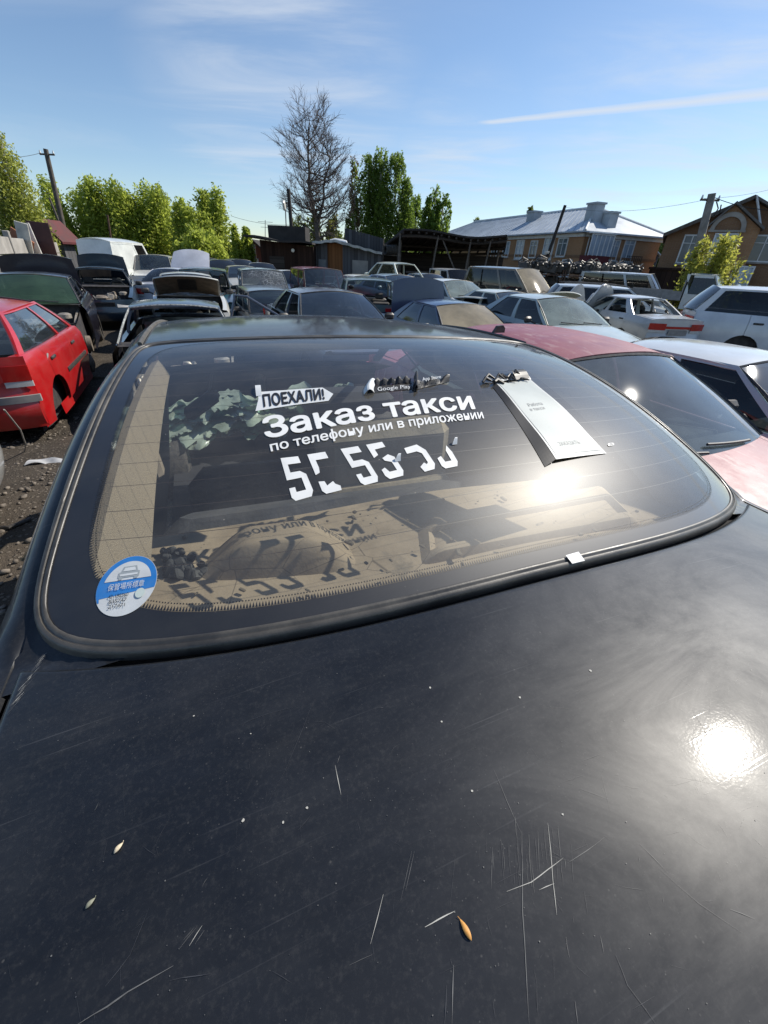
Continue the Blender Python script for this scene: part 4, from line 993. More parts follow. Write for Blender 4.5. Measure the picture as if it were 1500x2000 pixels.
    if hood != 'closed' or engine:
        rnd = random.Random(len(BASES) * 13 + 5); g = MB()
        g.box((0, Y(cowl * .55), .50), (.46, .50, .36), bev=.05); g.box((.02, Y(cowl * .55), .70), (.30, .44, .10), bev=.04)
        for k in range(16):
            x, d = rnd.uniform(-.60, .60), rnd.uniform(.25, cowl - .08)
            if rnd.random() < .5: g.box((x, Y(d), rnd.uniform(.5, .76)), (rnd.uniform(.06, .22), rnd.uniform(.06, .2), rnd.uniform(.05, .16)), (rnd.uniform(-.3, .3), rnd.uniform(-.3, .3), rnd.random() * 3), bev=.02, mi=rnd.choice((0, 1, 2)))
            else: g.tube([(x, Y(d), .6), (x + rnd.uniform(-.12, .12), Y(d + .08), .6 + rnd.uniform(.05, .18)), (x + rnd.uniform(-.3, .3), Y(d + .2), .62)], rnd.uniform(.012, .045), 7, mi=rnd.choice((0, 1, 2)))
        for sd in (-1, 1): g.lathe([(-.06, .001), (-.06, .10), (.0, .10), (.02, .06), (.02, .001)], (sd * .50, Y(axs[0] + .05), zt(axs[0]) - .05), 'z', 12, 1)
        if nofront:
            for sd in (-1, 1): g.slab(lambda u, v, sd=sd: (sd * lerp(.66, .56, u), Y(lerp(cowl + .05, .35, u)), lerp(.30, zt(lerp(cowl, .35, u)) - .10 - .25 * u * u, v)), 10, 3, (sd * .03, 0, 0), 1)
            g.box((0, Y(.35), .42), (1.2, .06, .10), bev=.02, mi=0); 
            for sd in (-1, 1): g.lathe([(-.05, .02), (-.05, .13), (.02, .14), (.05, .06), (.06, .02)], (sd * .72, Y(axs[0]), .34), 'x', 14, 0)
        g.build('engine', [M_ENG, M_ALLOY, M_PLAST], root)
    # boot lid
    if not boxy:
        g = MB()
        def bt(u, v):
            a = 2 * u - 1; d = lerp(bl + .06 + .05 * (1 - a * a), L - .05 - .08 * abs(a) ** 2.5, v)
            return (a * (hw(min(d, d1), zt(d)) - .10), Y(d), zt(d) + .008 + .035 * (1 - a * a) + .006 * v)
        g.slab(bt, 14, 8, (0, 0, -.02)); g.slab(lambda u, v: (lambda p: (p[0], p[1] - .012 + .02 * v, p[2] - .20 * v))(bt(u, 1)), 14, 5, (0, .02, 0))
        if boot == 'open':
            hy, hz_ = Y(bl + .08), bz; Rm = Matrix.Rotation(R(-boot_ang), 3, 'X'); g.v = [tuple(Rm @ (Vector(v) - Vector((0, hy, hz_))) + Vector((0, hy, hz_ - boot_drop))) for v in g.v]
        g.build('boot_lid', M, root)
        if boot == 'open':
            g = MB(); g.grid(lambda u, v: (lerp(-.6, .6, u), Y(lerp(bl + .1, L - .1, v)), .45), 3, 3); g.build('boot_floor', M_SUBD, root)
    # lamps, bumpers, mirrors
    if lamps:
        for sd in (-1, 1):
            if not nofront:
                g = MB(); g.slab(lambda u, v, sd=sd: (sd * lerp(.34, .735, u) * W / 1.68, front_y(lerp(.34, .735, u) * W / 1.68) + .004 - .05 * v * (1 + u), lerp(hz - .17, hz - .035, v)), 6, 4, (0, .016, 0)); g.build('headlight', M_CLR, root)
            zz = zt(L)
            g = MB(); g.slab(lambda u, v, sd=sd: (sd * lerp(lampw, .765, u) * W / 1.68, rear_y(lerp(lampw, .765, u) * W / 1.68) - .012 - (.0), lerp(zz - .22, zz - .07, v)), 8, 4, (0, -.018, 0), 0)
            g.slab(lambda u, v, sd=sd: (sd * lerp(lampw, .765, u) * W / 1.68, rear_y(lerp(lampw, .765, u) * W / 1.68) - .012, lerp(zz - .275, zz - .22, v)), 8, 2, (0, -.016, 0), 1)
            g.build('tail_light', [M_RED, M_CLR], root)

        if not nofront:
            g = MB(); g.slab(lambda u, v: (lerp(-.30, .30, u), front_y(lerp(-.30, .30, u)) + .004, lerp(hz - .15, hz - .05, v)), 8, 5, (0, .012, 0))
            for k in range(4): g.box((0, Y(0) + .014, hz - .135 + .025 * k), (.58, .02, .006))
            g.build('grille', M_PLAST, root)
        for fr in ((True, False) if not nofront else (False,)):
            g = MB()
            def bmp(u, v, fr=fr):
                x = lerp(-1, 1, u) * (W / 2 * .90); y = (front_y(x) + .05 + .03 * math.sin(math.pi * v)) if fr else (rear_y(x) - .05 - .03 * math.sin(math.pi * v)); return (x, y, lerp(.26, .52, v))
            g.slab(bmp, 16, 6, (0, -.03 if fr else .03, 0)); g.build('bumper', M, root)
        if mirrors:
            for sd in (-1, 1):
                g = MB(); g.box((sd * (W / 2 + .09), Y(cowl + .35), cz + .07), (.17, .08, .11), (0, 0, sd * .2), bev=.03); g.tube([(sd * (W / 2 - .06), Y(cowl + .30), cz + .01), (sd * (W / 2 + .04), Y(cowl + .34), cz + .05)], .018, 6); g.build('mirror', M_PLAST if detail else M, root)
    if interior:
        g = MB(); g.box((0, Y(cowl + .32), cz - .10), (W * .80, .40, .20), bev=.06); g.build('dashboard', M_PLAST, root)
        for sx in (-.36, .36):
            g = MB(); yb_ = Y(lerp(cowl, rr, .52)); g.box((sx, yb_, .66), (.48, .14, .60), (R(-14), 0, 0), bev=.05); g.box((sx, yb_ + .26, .40), (.48, .5, .14), bev=.04); g.box((sx, yb_ - .09, 1.03), (.24, .09, .15), (R(-10), 0, 0), bev=.03); g.build('seat', M_CABIN, root)
        g = MB(); yb_ = Y(bl - .28 if not boxy else bl - .95); g.box((0, yb_, .66), (1.24, .14, .54), (R(-16), 0, 0), bev=.05); g.box((0, yb_ + .27, .40), (1.24, .5, .14), bev=.04); g.build('rear_bench', M_CABIN, root)
        c_ = Vector((-.36, Y(cowl + .60), cz - .04)); g = MB(); g.tube([c_ + Matrix.Rotation(R(-62), 3, 'X') @ Vector((.18 * math.cos(q * .3927), .18 * math.sin(q * .3927), 0)) for q in range(16)], .014, 6, closed=True); g.tube([c_, c_ + Vector((0, .25, -.10))], .025, 6); g.build('steering_wheel', M_PLAST, root)
    if wheels:
        for sd in (-1, 1):
            for k, a in enumerate(axs):
                if (sd, 'w%d' % k) in nodoors or (nofront and k == 0): continue
                wheel_parts(root, sd * (W / 2 - .12), Y(a), .30, sd=sd)
    return root

HD = R(180 - 23.5)    # heading of the row that faces us (clockwise from +Y)
def place(px, py, Yd, P, head, anchor='front', zover=None):
    """ground point and yaw so that the roof's front edge centre projects to (px, py) at depth Yd"""
    p = at(px, py, Yd); f = Vector((math.sin(head), math.cos(head), 0))
    along_ = P['L'] / 2 - (P['rf'] if anchor == 'front' else P['rr'] if anchor == 'rear' else P['L'])
    base = p - f * along_
    z = p.z - (P['H'] if anchor != 'tail' else P['dz'])
    if zover is not None: z = zover
    print('place', px, py, 'z', round(z, 2), 'x', round(base.x, 2), 'y', round(base.y, 2))
    return (base.x, base.y, max(-.75, min(.25, z))), -head
def spot(x, y, z, head): return (x, y, z), -head
# ================================================================== buildings, sheds, fences
def brickmat(name, c0, c1, mortar, sc=1.0):
    t = NT(name); tc = t.n('ShaderNodeTexCoord').outputs['Object']
    s = t.n('ShaderNodeSeparateXYZ', {0: tc})
    xy = t.math('ADD', s.outputs[0], s.outputs[1]); v = t.n('ShaderNodeCombineXYZ', {0: xy, 1: s.outputs[2]}).outputs[0]
    b = t.n('ShaderNodeTexBrick', {'Vector': v, 'Color1': c4(c0), 'Color2': c4(c1), 'Mortar': c4(mortar), 'Scale': 3.6 * sc, 'Mortar Size': .014})
    c = t.mix(t.ramp(t.noise(.55, 7, .62, tc), .32, .72, 0, .55), b.outputs[0], c4([v * .55 for v in c0]))
    return t.done(t.bsdf(Base_Color=c, Roughness=.9, Specular_IOR_Level=.2))
def plankmat(name, col, wid=6.0, var=.5, ang=0):
    t = NT(name); tc = t.n('ShaderNodeTexCoord').outputs['Object']
    s = t.n('ShaderNodeSeparateXYZ', {0: tc}); x = t.math('ADD', s.outputs[0], t.math('MULTIPLY', s.outputs[1], .7)) if not ang else s.outputs[2]
    k = t.math('FLOOR', t.math('MULTIPLY', x, wid)); wn_ = t.n('ShaderNodeTexWhiteNoise', {'W': k}, noise_dimensions='1D').outputs[0]
    g = t.n('ShaderNodeMapping', {'Vector': tc, 'Scale': (14, 14, .8) if not ang else (.8, .8, 14)}).outputs[0]
    f = t.math('ADD', t.math('MULTIPLY', wn_, .65), t.math('MULTIPLY', t.noise(1.5, 6, .6, g), .35))
    c = t.mix(f, c4([v * (1 - var) for v in col]), c4([v * (1 + var) for v in col]))
    fr = t.math('FRACT', t.math('MULTIPLY', x, wid)); edge = t.math('LESS_THAN', fr, .06)
    c = t.mix(edge, c, (.006, .005, .004, 1))
    return t.done(t.bsdf(Base_Color=c, Roughness=.9, Specular_IOR_Level=.15))
M_BRICK = brickmat('ochre_brick', (.42, .235, .115), (.36, .185, .09), (.34, .30, .25))
M_BRICK2 = brickmat('tan_brick', (.27, .155, .085), (.22, .12, .065), (.25, .22, .18))
M_ROOFM = plain('pale_metal_roof', (.42, .47, .52), .5, .18, .8, dust=.08, bump=.05)
M_ROOFD = plain('dark_slate_roof', (.12, .115, .11), .8, .3, 1.2, dust=.2, bump=.2)
M_WHITE = plain('white_window_paint', (.66, .68, .68), .6, .12, 3)
M_PANE = plain('window_pane', (.10, .13, .16), .08, .3, .6)
M_CURT = plain('pale_blue_pane', (.34, .42, .50), .15, .25, .8)
M_MAROON = plain('maroon_board', (.11, .018, .022), .7, .3, 2)
M_CEM = plain('weathered_concrete', (.33, .31, .28), .9, .25, 1.6, dust=.15, bump=.3)
M_WOODD = plankmat('dark_brown_planks', (.035, .020, .015), 5.5)
M_WOODG = plankmat('grey_planks', (.095, .095, .10), 4.5)
M_WOODO = plankmat('orange_brown_planks', (.19, .085, .035), 5)
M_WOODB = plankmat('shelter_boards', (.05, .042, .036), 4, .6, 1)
M_POLE = plain('old_timber', (.11, .095, .08), .9, .35, 5, bump=.3)
M_POLEC = plain('concrete_pole_grey', (.22, .21, .20), .9, .25, 3, bump=.2)
M_FELT = plain('tar_felt', (.035, .032, .03), .95, .4, 2)
GZ = -.40

def window_on(parent, pos, u, w, h, dep=.0, pane=None, cols=2, n=None):
    """window in a wall: pos = centre on the wall plane, u along the wall, n outwards"""
    u = Vector(u).normalized(); zz = Vector((0, 0, 1)); n = Vector(n)
    Rm = Matrix((u, zz, n)).transposed()
    m = MB()
    for (cx, cy, sx, sy) in ((-w / 2, 0, .09, h + .09), (w / 2, 0, .09, h + .09), (0, h / 2, w, .09), (0, -h / 2, w, .09)): m.box(Vector(pos) + Rm @ Vector((cx, cy, .03)), (sx, sy, .10), Rm)
    for k in range(1, cols): m.box(Vector(pos) + Rm @ Vector((-w / 2 + w * k / cols, 0, .03)), (.06, h - .09, .06), Rm)
    if h > 1.2: m.box(Vector(pos) + Rm @ Vector((0, h * .22, .031)), (w - .09, .05, .055), Rm)
    o = m.build('window', M_WHITE, parent, smooth=False)
    m = MB(); m.box(Vector(pos) + Rm @ Vector((0, 0, -.01)), (w - .06, h - .06, .03), Rm); m.build('pane', pane or M_PANE, o, smooth=False)
    m = MB(); m.box(Vector(pos) + Rm @ Vector((0, -h / 2 - .10, .08)), (w + .24, .07, .20), Rm); m.build('sill', M_CEM, o, smooth=False)
    return o
def wall_hit(px, py, o, u):
    d = Vector(ray(px, py)); n = Vector((u[1], -u[0], 0)); c = Vector((0, 0, CAMZ)); t = (Vector(o) - c).dot(n) / d.dot(n); return c + d * t

# ---- long two-storey brick house with a hipped metal roof
def long_house():
    C0 = at(1144, 454, 45.0); ez = C0.z
    dL = Vector((-7, 19, 0)).normalized(); dR = Vector((19, 7, 0)).normalized(); LL, LR = 34.0, 9.2
    root = thing('brick_house', 'long two-storey ochre brick house with a pale hipped metal roof and maroon balcony', 'house', (C0.x, C0.y, GZ)); B = lambda v: Vector(v) - Vector((C0.x, C0.y, GZ))
    c0 = Vector((C0.x, C0.y, GZ)); pts = [c0, c0 + dR * LR, c0 + dR * LR + dL * LL, c0 + dL * LL]
    m = MB(); vs = [B(p) for p in pts] + [B(p) + Vector((0, 0, ez - GZ)) for p in pts]; m.add(vs, [(0, 1, 5, 4), (1, 2, 6, 5), (2, 3, 7, 6), (3, 0, 4, 7)]); m.build('wall', M_BRICK, root, smooth=False)
    # cornice and a string course between storeys
    for (z, h, o_) in ((ez - GZ - .16, .30, .18), (3.05, .22, .06)):
        m = MB()
        for (a, u, ln, n) in ((pts[0], dR, LR, -dL), (pts[0], dL, LL, -dR)):
            Rm = Matrix((u, n, Vector((0, 0, 1)))).transposed(); m.box(B(a) + u * ln / 2 + n * o_ / 2 + Vector((0, 0, z)), (ln + o_ * 2, o_, h), Rm)
        m.build('cornice', M_BRICK2 if z < 4 else M_WHITE, root, smooth=False)
    ov = .65; e = [pts[0] - dR * ov - dL * ov, pts[1] + dR * ov - dL * ov, pts[2] + dR * ov + dL * ov, pts[3] - dR * ov + dL * ov]
    rz = ez + .10; rise = 2.35; mid = dR * (LR / 2); r1 = c0 + mid + dL * (LR * .52); r2 = c0 + mid + dL * (LL - LR * .52)
    P_ = [B((p.x, p.y, rz)) for p in e] + [B((r1.x, r1.y, rz + rise)), B((r2.x, r2.y, rz + rise))]
    m = MB(); m.add(P_ + [p - Vector((0, 0, .12)) for p in P_[:4]], [(0, 1, 4), (1, 2, 5, 4), (2, 3, 5), (3, 0, 4, 5), (0, 6, 7, 1), (1, 7, 8, 2), (2, 8, 9, 3), (3, 9, 6, 0)])
    # standing seams
    def seam(a, b, c, d, n):
        for k in range(1, n):
            p, q = a.lerp(b, k / n), c.lerp(d, k / n); m.tube([p + Vector((0, 0, .03)), q + Vector((0, 0, .03))], .022, 4)
    seam(P_[0], P_[3], P_[4], P_[5], 44); rf = m.build('roof', M_ROOFM, root, smooth=False)
    m = MB()
    for a, b in ((P_[0], P_[4]), (P_[1], P_[4]), (P_[4], P_[5])): m.tube([a + Vector((0, 0, .04)), b + Vector((0, 0, .05))], .10, 6)
    m.build('ridge_cap', plain('white_flashing', (.70, .71, .70), .5, .1), rf)
    for (px, py0, py1, w, Yd) in ((1158, 428, 399, .95, 47.5), (1184, 446, 417, .95, 47.0), (1041, 433, 415, 1.0, 58.0), (957, 452, 432, .9, 70.0)):
        a, b = at(px, py0, Yd), at(px, py1, Yd); m = MB(); Rm = Matrix((dR, dL, Vector((0, 0, 1)))).transposed()
        m.box(B((a.x, a.y, (a.z + b.z) / 2 - .4)), (w, w * 1.3, b.z - a.z + .8), Rm); m.box(B((a.x, a.y, b.z + .06)), (w + .2, w * 1.3 + .2, .14), Rm); m.build('chimney', plain('rendered_chimney', (.36, .40, .43), .8, .2, 1), rf, smooth=False)
    for (px, py, w, h, c, n) in ((966, 489, 1.15, 1.6, 2, 0), (989, 487, 1.15, 1.6, 2, 0), (1015, 488, 1.3, 1.9, 2, 0), (1042, 487, 1.1, 1.6, 2, 0), (1071, 486, 1.4, 2.0, 2, 0), (1098, 483, 1.25, 1.6, 2, 0), (1105, 524, 1.2, 1.5, 2, 0), (1062, 524, 1.2, 1.5, 2, 0), (1020, 524, 1.2, 1.5, 2, 0)):
        p = wall_hit(px, py, c0, dL); window_on(root, B(p), dL * -1, w * 1.05, h * .92, 0, M_CURT if px % 2 else M_PANE, c, -dR)
    for (px, py, w, h) in ((1178, 487, 1.25, 1.65), (1198, 489, 1.0, 1.6), (1226, 489, 1.2, 2.1), (1220, 530, 1.1, 1.6), (1190, 529, 1.1, 1.6)):
        p = wall_hit(px, py, c0, dR); window_on(root, B(p), dR, w, h, 0, M_CURT, 2, -dL)
    # glazed balcony over a maroon parapet
    p = wall_hit(1157, 486, c0, dR); Rm = Matrix((dR, -dL, Vector((0, 0, 1)))).transposed(); b = MB(); q = B(p) - dL * .55
    b.box(q + Vector((0, 0, -1.05)), (2.5, 1.0, 1.0), Rm); b.box(q + Vector((0, 0, -1.62)), (2.7, 1.15, .14), Rm); o = b.build('balcony', M_MAROON, root, smooth=False)
    b = MB()
    for k in range(6): b.box(q + dR * (-1.25 + .5 * k) - dL * .48 + Vector((0, 0, .25)), (.07, .07, 1.6), Rm)
    b.box(q - dL * .48 + Vector((0, 0, 1.05)), (2.5, .07, .10), Rm); b.box(q + Vector((0, 0, 1.14)), (2.7, 1.2, .06), Rm); b.build('glazing_bars', M_WHITE, o, smooth=False)
    b = MB(); b.box(q - dL * .44 + Vector((0, 0, .25)), (2.4, .02, 1.55), Rm); b.build('pane', M_CURT, o, smooth=False)
    p = wall_hit(1226, 500, c0, dR); b = MB(); q = B(p) - dL * .45; b.box(q + Vector((0, 0, -1.0)), (1.9, .9, .12), Rm)
    for k in range(9): b.box(q + dR * (-.9 + .225 * k) - dL * .42 + Vector((0, 0, -.5)), (.03, .03, .9), Rm)
    b.box(q - dL * .42 + Vector((0, 0, -.03)), (1.9, .05, .05), Rm); b.build('balcony', M_FELT, root, smooth=False)
    # downpipe and lit dish
    b = MB(); q = wall_hit(1146, 480, c0, dR); b.tube([B((q.x, q.y, GZ)) - dL * .1, B((q.x, q.y, ez - .2)) - dL * .1], .06, 8); b.build('downpipe', M_WHITE, root)
long_house()

# ---- gabled brick house at the right edge
def gable_house():
    A = at(1304, 459, 37.0); u = Vector((.875, -.485, 0)).normalized(); n = Vector((u.y, -u.x, 0)); back = -n
    Pk = wall_hit(1470, 390, A, u); half = (Pk - A).dot(u); wd = half * 2; ez = A.z; pz = Pk.z
    root = thing('gabled_house', 'tan brick gabled house at the right edge with an arched niche and dark roof', 'house', (A.x, A.y, GZ)); B = lambda v: Vector(v) - Vector((A.x, A.y, GZ))
    a0 = Vector((A.x, A.y, GZ)); D = 11.0
    f = [a0, a0 + u * wd, Vector((0, 0, ez - GZ)) + a0 + u * wd, a0 + u * half + Vector((0, 0, pz - GZ)), a0 + Vector((0, 0, ez - GZ))]
    m = MB(); k = 5; vs = [B(p) for p in f] + [B(p + back * D) for p in f]; m.add(vs, [(0, 1, 2, 3, 4), (9, 8, 7, 6, 5), (0, 4, 9, 5), (1, 6, 7, 2)]); m.build('wall', M_BRICK2, root, smooth=False)
    m = MB()
    for sgn, a, b in ((1, f[4], f[3]), (-1, f[2], f[3])):
        d = (b - a).normalized(); a2 = a - d * .3
        m.slab(lambda s, t, a2=a2, b=b: B(a2.lerp(b, s) + back * lerp(-.6, D + .5, t) + Vector((0, 0, .05))), 6, 6, (0, 0, .16))
    rf = m.build('roof', M_ROOFD, root, smooth=False)
    m = MB(); d = (f[3] - f[4]).normalized(); m.slab(lambda s, t: B((f[4] - d * .3).lerp(f[3], s) - back * .62 + Vector((0, 0, .20 - .24 * t))), 8, 1, tuple(n * .05)); m.build('bargeboard', M_POLE, rf, smooth=False)
    # projecting bay with its own small gable and arched niche
    bl_, br, bt_ = wall_hit(1381, 446, A, u), wall_hit(1480, 450, A, u), wall_hit(1432, 404, A, u); pr = 1.1
    q = [Vector((bl_.x, bl_.y, GZ)), Vector((br.x, br.y, GZ)), br, bt_, bl_]
    m = MB(); vs = [B(p + n * pr) for p in q] + [B(p) for p in q]; m.add(vs, [(0, 1, 2, 3, 4), (0, 4, 9, 5), (1, 6, 7, 2)]); bay = m.build('bay', M_BRICK, root, smooth=False)
    m = MB()
    for a, b in ((q[4], q[3]), (q[2], q[3])): m.slab(lambda s, t, a=a, b=b: B((a + (a - b) * .08).lerp(b, s) + n * lerp(pr + .35, -.2, t) + Vector((0, 0, .04))), 6, 2, (0, 0, .14))
    m.build('bay_roof', M_ROOFD, bay, smooth=False)
    c = wall_hit(1416, 452, A, u) + n * (pr + .02); m = MB(); Rm = Matrix((u, Vector((0, 0, 1)), n)).transposed()
    ring = [(1.0 * math.cos(R(t)), 1.0 * math.sin(R(t))) for t in range(0, 181, 12)]; ri = [(.74 * x, .74 * y) for x, y in ring]
    k = len(ring); vs = [B(c + Rm @ Vector((x, y, z))) for z in (0, .14) for x, y in ring + ri]
    fs = []
    for i in range(k - 1): fs += [(2 * k + i, 2 * k + i + 1, 3 * k + i + 1, 3 * k + i), (i, i + 1, 2 * k + i + 1, 2 * k + i), (k + i, k + i + 1, 3 * k + i + 1, 3 * k + i)]
    m.add(vs, fs); m.box(B(c + Rm @ Vector((0, -.06, .07))), (2.1, .12, .16), Rm); m.build('niche_arch', M_CEM, bay, smooth=False)
    m = MB(); m.add([B(c + Rm @ Vector((x * .74, y * .74, .01))) for x, y in ring], [tuple(range(k))]); m.build('niche_back', M_BRICK2, bay, smooth=False)
    for (px, py, w, h, off) in ((1345, 487, 1.0, 1.7, 0), (1405, 488, 1.25, 1.75, pr), (1489, 486, 1.35, 1.5, 0), (1345, 540, 1.0, 1.4, 0), (1440, 545, 1.1, 1.5, pr)):
        p = wall_hit(px, py, A, u) + n * (off + .02); window_on(root, B(p), u, w, h, 0, M_CURT if off else M_PANE, 2 if w < 2 else 3, n)
    # white flashing down the valley right of the bay
    m = MB(); p0, p1 = wall_hit(1471, 395, A, u), wall_hit(1483, 446, A, u); m.tube([B(p0 + n * .55 + Vector((0, 0, .3))), B(p1 + n * .55)], .07, 6); m.build('white_flashing', M_WHITE, rf)
    p = wall_hit(1320, 520, A, u); m = MB(); m.box(B(p + n * .9 + Vector((0, 0, -.2))), (3.4, 1.8, .14), Matrix((u, n, Vector((0, 0, 1)))).transposed()); m.box(B(p + n * .9 + Vector((0, 0, -1.9))), (3.2, 1.6, 3.3), Matrix((u, n, Vector((0, 0, 1)))).transposed()); m.build('porch', M_WOODD, root, smooth=False)
gable_house()
def small_house(name, label, px0, px1, pye, pyp, Yd, wallm, roofm, dep=6, rot=0.0):
    a, b = at(px0, pye, Yd), at(px1, pye, Yd); c = at((px0 + px1) / 2, pyp, Yd); w = b.x - a.x; root = thing(name, label, 'house', (a.x, Yd, GZ), rot)
    h = a.z - GZ; r = c.z - GZ; m = MB(); f = [(0, 0, 0), (w, 0, 0), (w, 0, h), (w / 2, 0, r), (0, 0, h)]; m.add(f + [(x, y + dep, z) for x, y, z in f], [(0, 1, 2, 3, 4), (9, 8, 7, 6, 5), (0, 4, 9, 5), (1, 6, 7, 2)]); m.build('wall', wallm, root, smooth=False)
    m = MB()
    for x0 in (0, w): m.slab(lambda s, t, x0=x0: (lerp(x0 + (.35 if x0 else -.35), w / 2, s), lerp(-.5, dep + .4, t), lerp(h - .25, r, s) + .03), 4, 4, (0, 0, .12))
    m.build('roof', roofm, root, smooth=False)
    window_on(root, (w * .5, -.02, h * .55), (1, 0, 0), w * .24, h * .3, 0, None, 2, (0, -1, 0)); return root
small_house('plank_shack', 'grey plank shack with a red roof behind the left fence', 76, 118, 466, 434, 30, M_WOODG, plain('red_sheet_roof', (.085, .014, .016), .7, .3, 2), 1.1, R(2))
small_house('grey_cottage', 'small grey cottage with white roof edges in the gap between the two brick houses', 1243, 1288, 498, 482, 66, M_WOODG, M_ROOFM, 8)
small_house('far_red_house', 'small brick-red house wall between the bushes and the brown shed', 484, 512, 486, 472, 40, brickmat('red_brick', (.24, .08, .06), (.20, .06, .05), (.2, .17, .15)), M_FELT, 5)

# ---- dark plank shed and the lower patched shed
def sheds():
    Y1 = 31.0; a, b = at(512, 520, Y1), at(613, 520, Y1); root = thing('plank_shed', 'dark brown plank shed with a tarred overhanging roof, left of the patched shed', 'shed', (a.x, Y1, GZ)); w = b.x - a.x
    z0 = at(512, 468, Y1).z - GZ; z1 = at(613, 482, Y1).z - GZ; m = MB(); f = [(0, 0, 0), (w, 0, 0), (w, 0, z1), (0, 0, z0)]; m.add(f + [(x, y + 5, z) for x, y, z in f], [(0, 1, 2, 3), (7, 6, 5, 4), (0, 3, 7, 4), (1, 5, 6, 2)]); m.build('wall', M_WOODD, root, smooth=False)
    m = MB(); m.slab(lambda s, t: (lerp(-.75, w + .1, s), lerp(-.9, 5.4, t), lerp(z0, z1, s) + .08 + .06 * math.sin(s * 9)), 12, 6, (0, 0, .10)); rf = m.build('roof', M_FELT, root, smooth=False)
    m = MB(); m.box((1.6, 1.5, z0 + .42), (2.4, 1.6, .8)); m.build('roof_hutch', M_FELT, rf, smooth=False)
    m = MB(); m.lathe([(-.05, .001), (-.05, .07), (.0, .11), (.01, .001)], (w * .62, -.12, (at(590, 490, Y1).z - GZ)), 'y', 12); m.build('lamp', plain('lamp_white', (.8, .78, .7), .3, .05), root)
    m = MB(); m.box((w * .30, -.03, .95), (.95, .05, 1.9)); m.build('door', M_WOODB, root, smooth=False)
    Y2 = 32.0; a, b = at(614, 520, Y2), at(746, 520, Y2); root = thing('patched_shed', 'low patched shed of grey and rust-brown boards with a pale door', 'shed', (a.x, Y2, GZ)); w = b.x - a.x
    zs = [at(614, 478, Y2).z - GZ, at(655, 474, Y2).z - GZ, at(746, 499, Y2).z - GZ]; zf = lambda s: lerp(zs[0], zs[1], s / .31) if s < .31 else lerp(zs[1], zs[2], (s - .31) / .69)
    for (s0, s1, mt) in ((0, .2, M_WOODG), (.2, .42, M_WOODO), (.42, 1, M_WOODG)): m = MB(); m.slab(lambda s, t, s0=s0, s1=s1: (w * lerp(s0, s1, s), 0, zf(lerp(s0, s1, s)) * t), 4, 3, (0, .08, 0)); m.build('board_wall', mt, root, smooth=False)
    m = MB(); m.slab(lambda s, t: (w * s, lerp(-.5, 5, t), zf(s) + .05), 20, 4, (0, 0, .10)); rf = m.build('roof', M_FELT, root, smooth=False)
    m = MB(); m.slab(lambda s, t: (w * s, -.52, zf(s) + .02 + .14 * t + .02 * math.sin(s * 40)), 40, 1, (0, -.05, 0)); m.build('roof_edge', plain('curled_roof_edge', (.40, .40, .37), .7, .4, 3), rf)
    m = MB(); m.box((w * .68, -.05, .95), (1.05, .06, 1.9)); m.build('door', plain('pale_door', (.26, .25, .23), .8, .2, 2), root, smooth=False)
    m = MB(); m.box((w * .12, -.04, 1.5), (.5, .05, .7)); m.build('window', M_PANE, root, smooth=False)
    m = MB(); pk = random.Random(4)
    for k in range(14): x = lerp(.40, .98, k / 13) * w; m.box((x, 3.2, zf(x / w) + .55), (w * .045, .05, 1.0), (0, pk.uniform(-.04, .04), 0))
    m.build('plank_parapet', M_WOODG, rf, smooth=False)
    p = at(661, 474, 32.3); m = MB(); m.lathe([(-.6, .001), (-.55, .16), (-.2, .24), (.25, .2), (.55, .14), (.6, .001)], (0, 0, 0), 'x', 12); o = m.build('tarpaulin_roll', M_WHITE); o.location = p; tag(o, 'rolled white tarpaulin lying on the patched shed roof', 'tarpaulin')
    for k, (px, lb) in enumerate(((755, 'leftmost of four tyres hanging on the shelter rail'), (760.5, 'second from left of four tyres hanging on the shelter rail'), (766, 'third from left of four tyres hanging on the shelter rail'), (771.5, 'rightmost of four tyres hanging on the shelter rail'))):
        p = at(px, 488, 33.0); t = MB(); r = .30; t.lathe([(-.09, r * .62), (-.10, r * .8), (-.08, r * .97), (.08, r * .97), (.10, r * .8), (.09, r * .62), (-.09, r * .62)], (0, 0, 0), 'x', 18); o = t.build('hanging_tyre', M_TYRE); o.location = p; o.rotation_euler = (0, 0, R(25)); tag(o, lb, 'tyre', 'tyres on the shelter rail')
    p0, p1 = at(750, 479, 33.0), at(780, 482, 33.0); q0, q1 = at(748, 497, 33.0), at(782, 500, 33.0); m = MB(); m.tube([p0, p1], .04, 6); m.tube([q0, q1], .05, 6)
    for a in (q0, q1): m.tube([a + Vector((0, 0, .9)), Vector((a.x, a.y, GZ))], .05, 6)
    o = m.build('tyre_rail', M_POLE); tag(o, 'timber rail carrying four tyres at the left of the shelter', 'rail')
sheds()
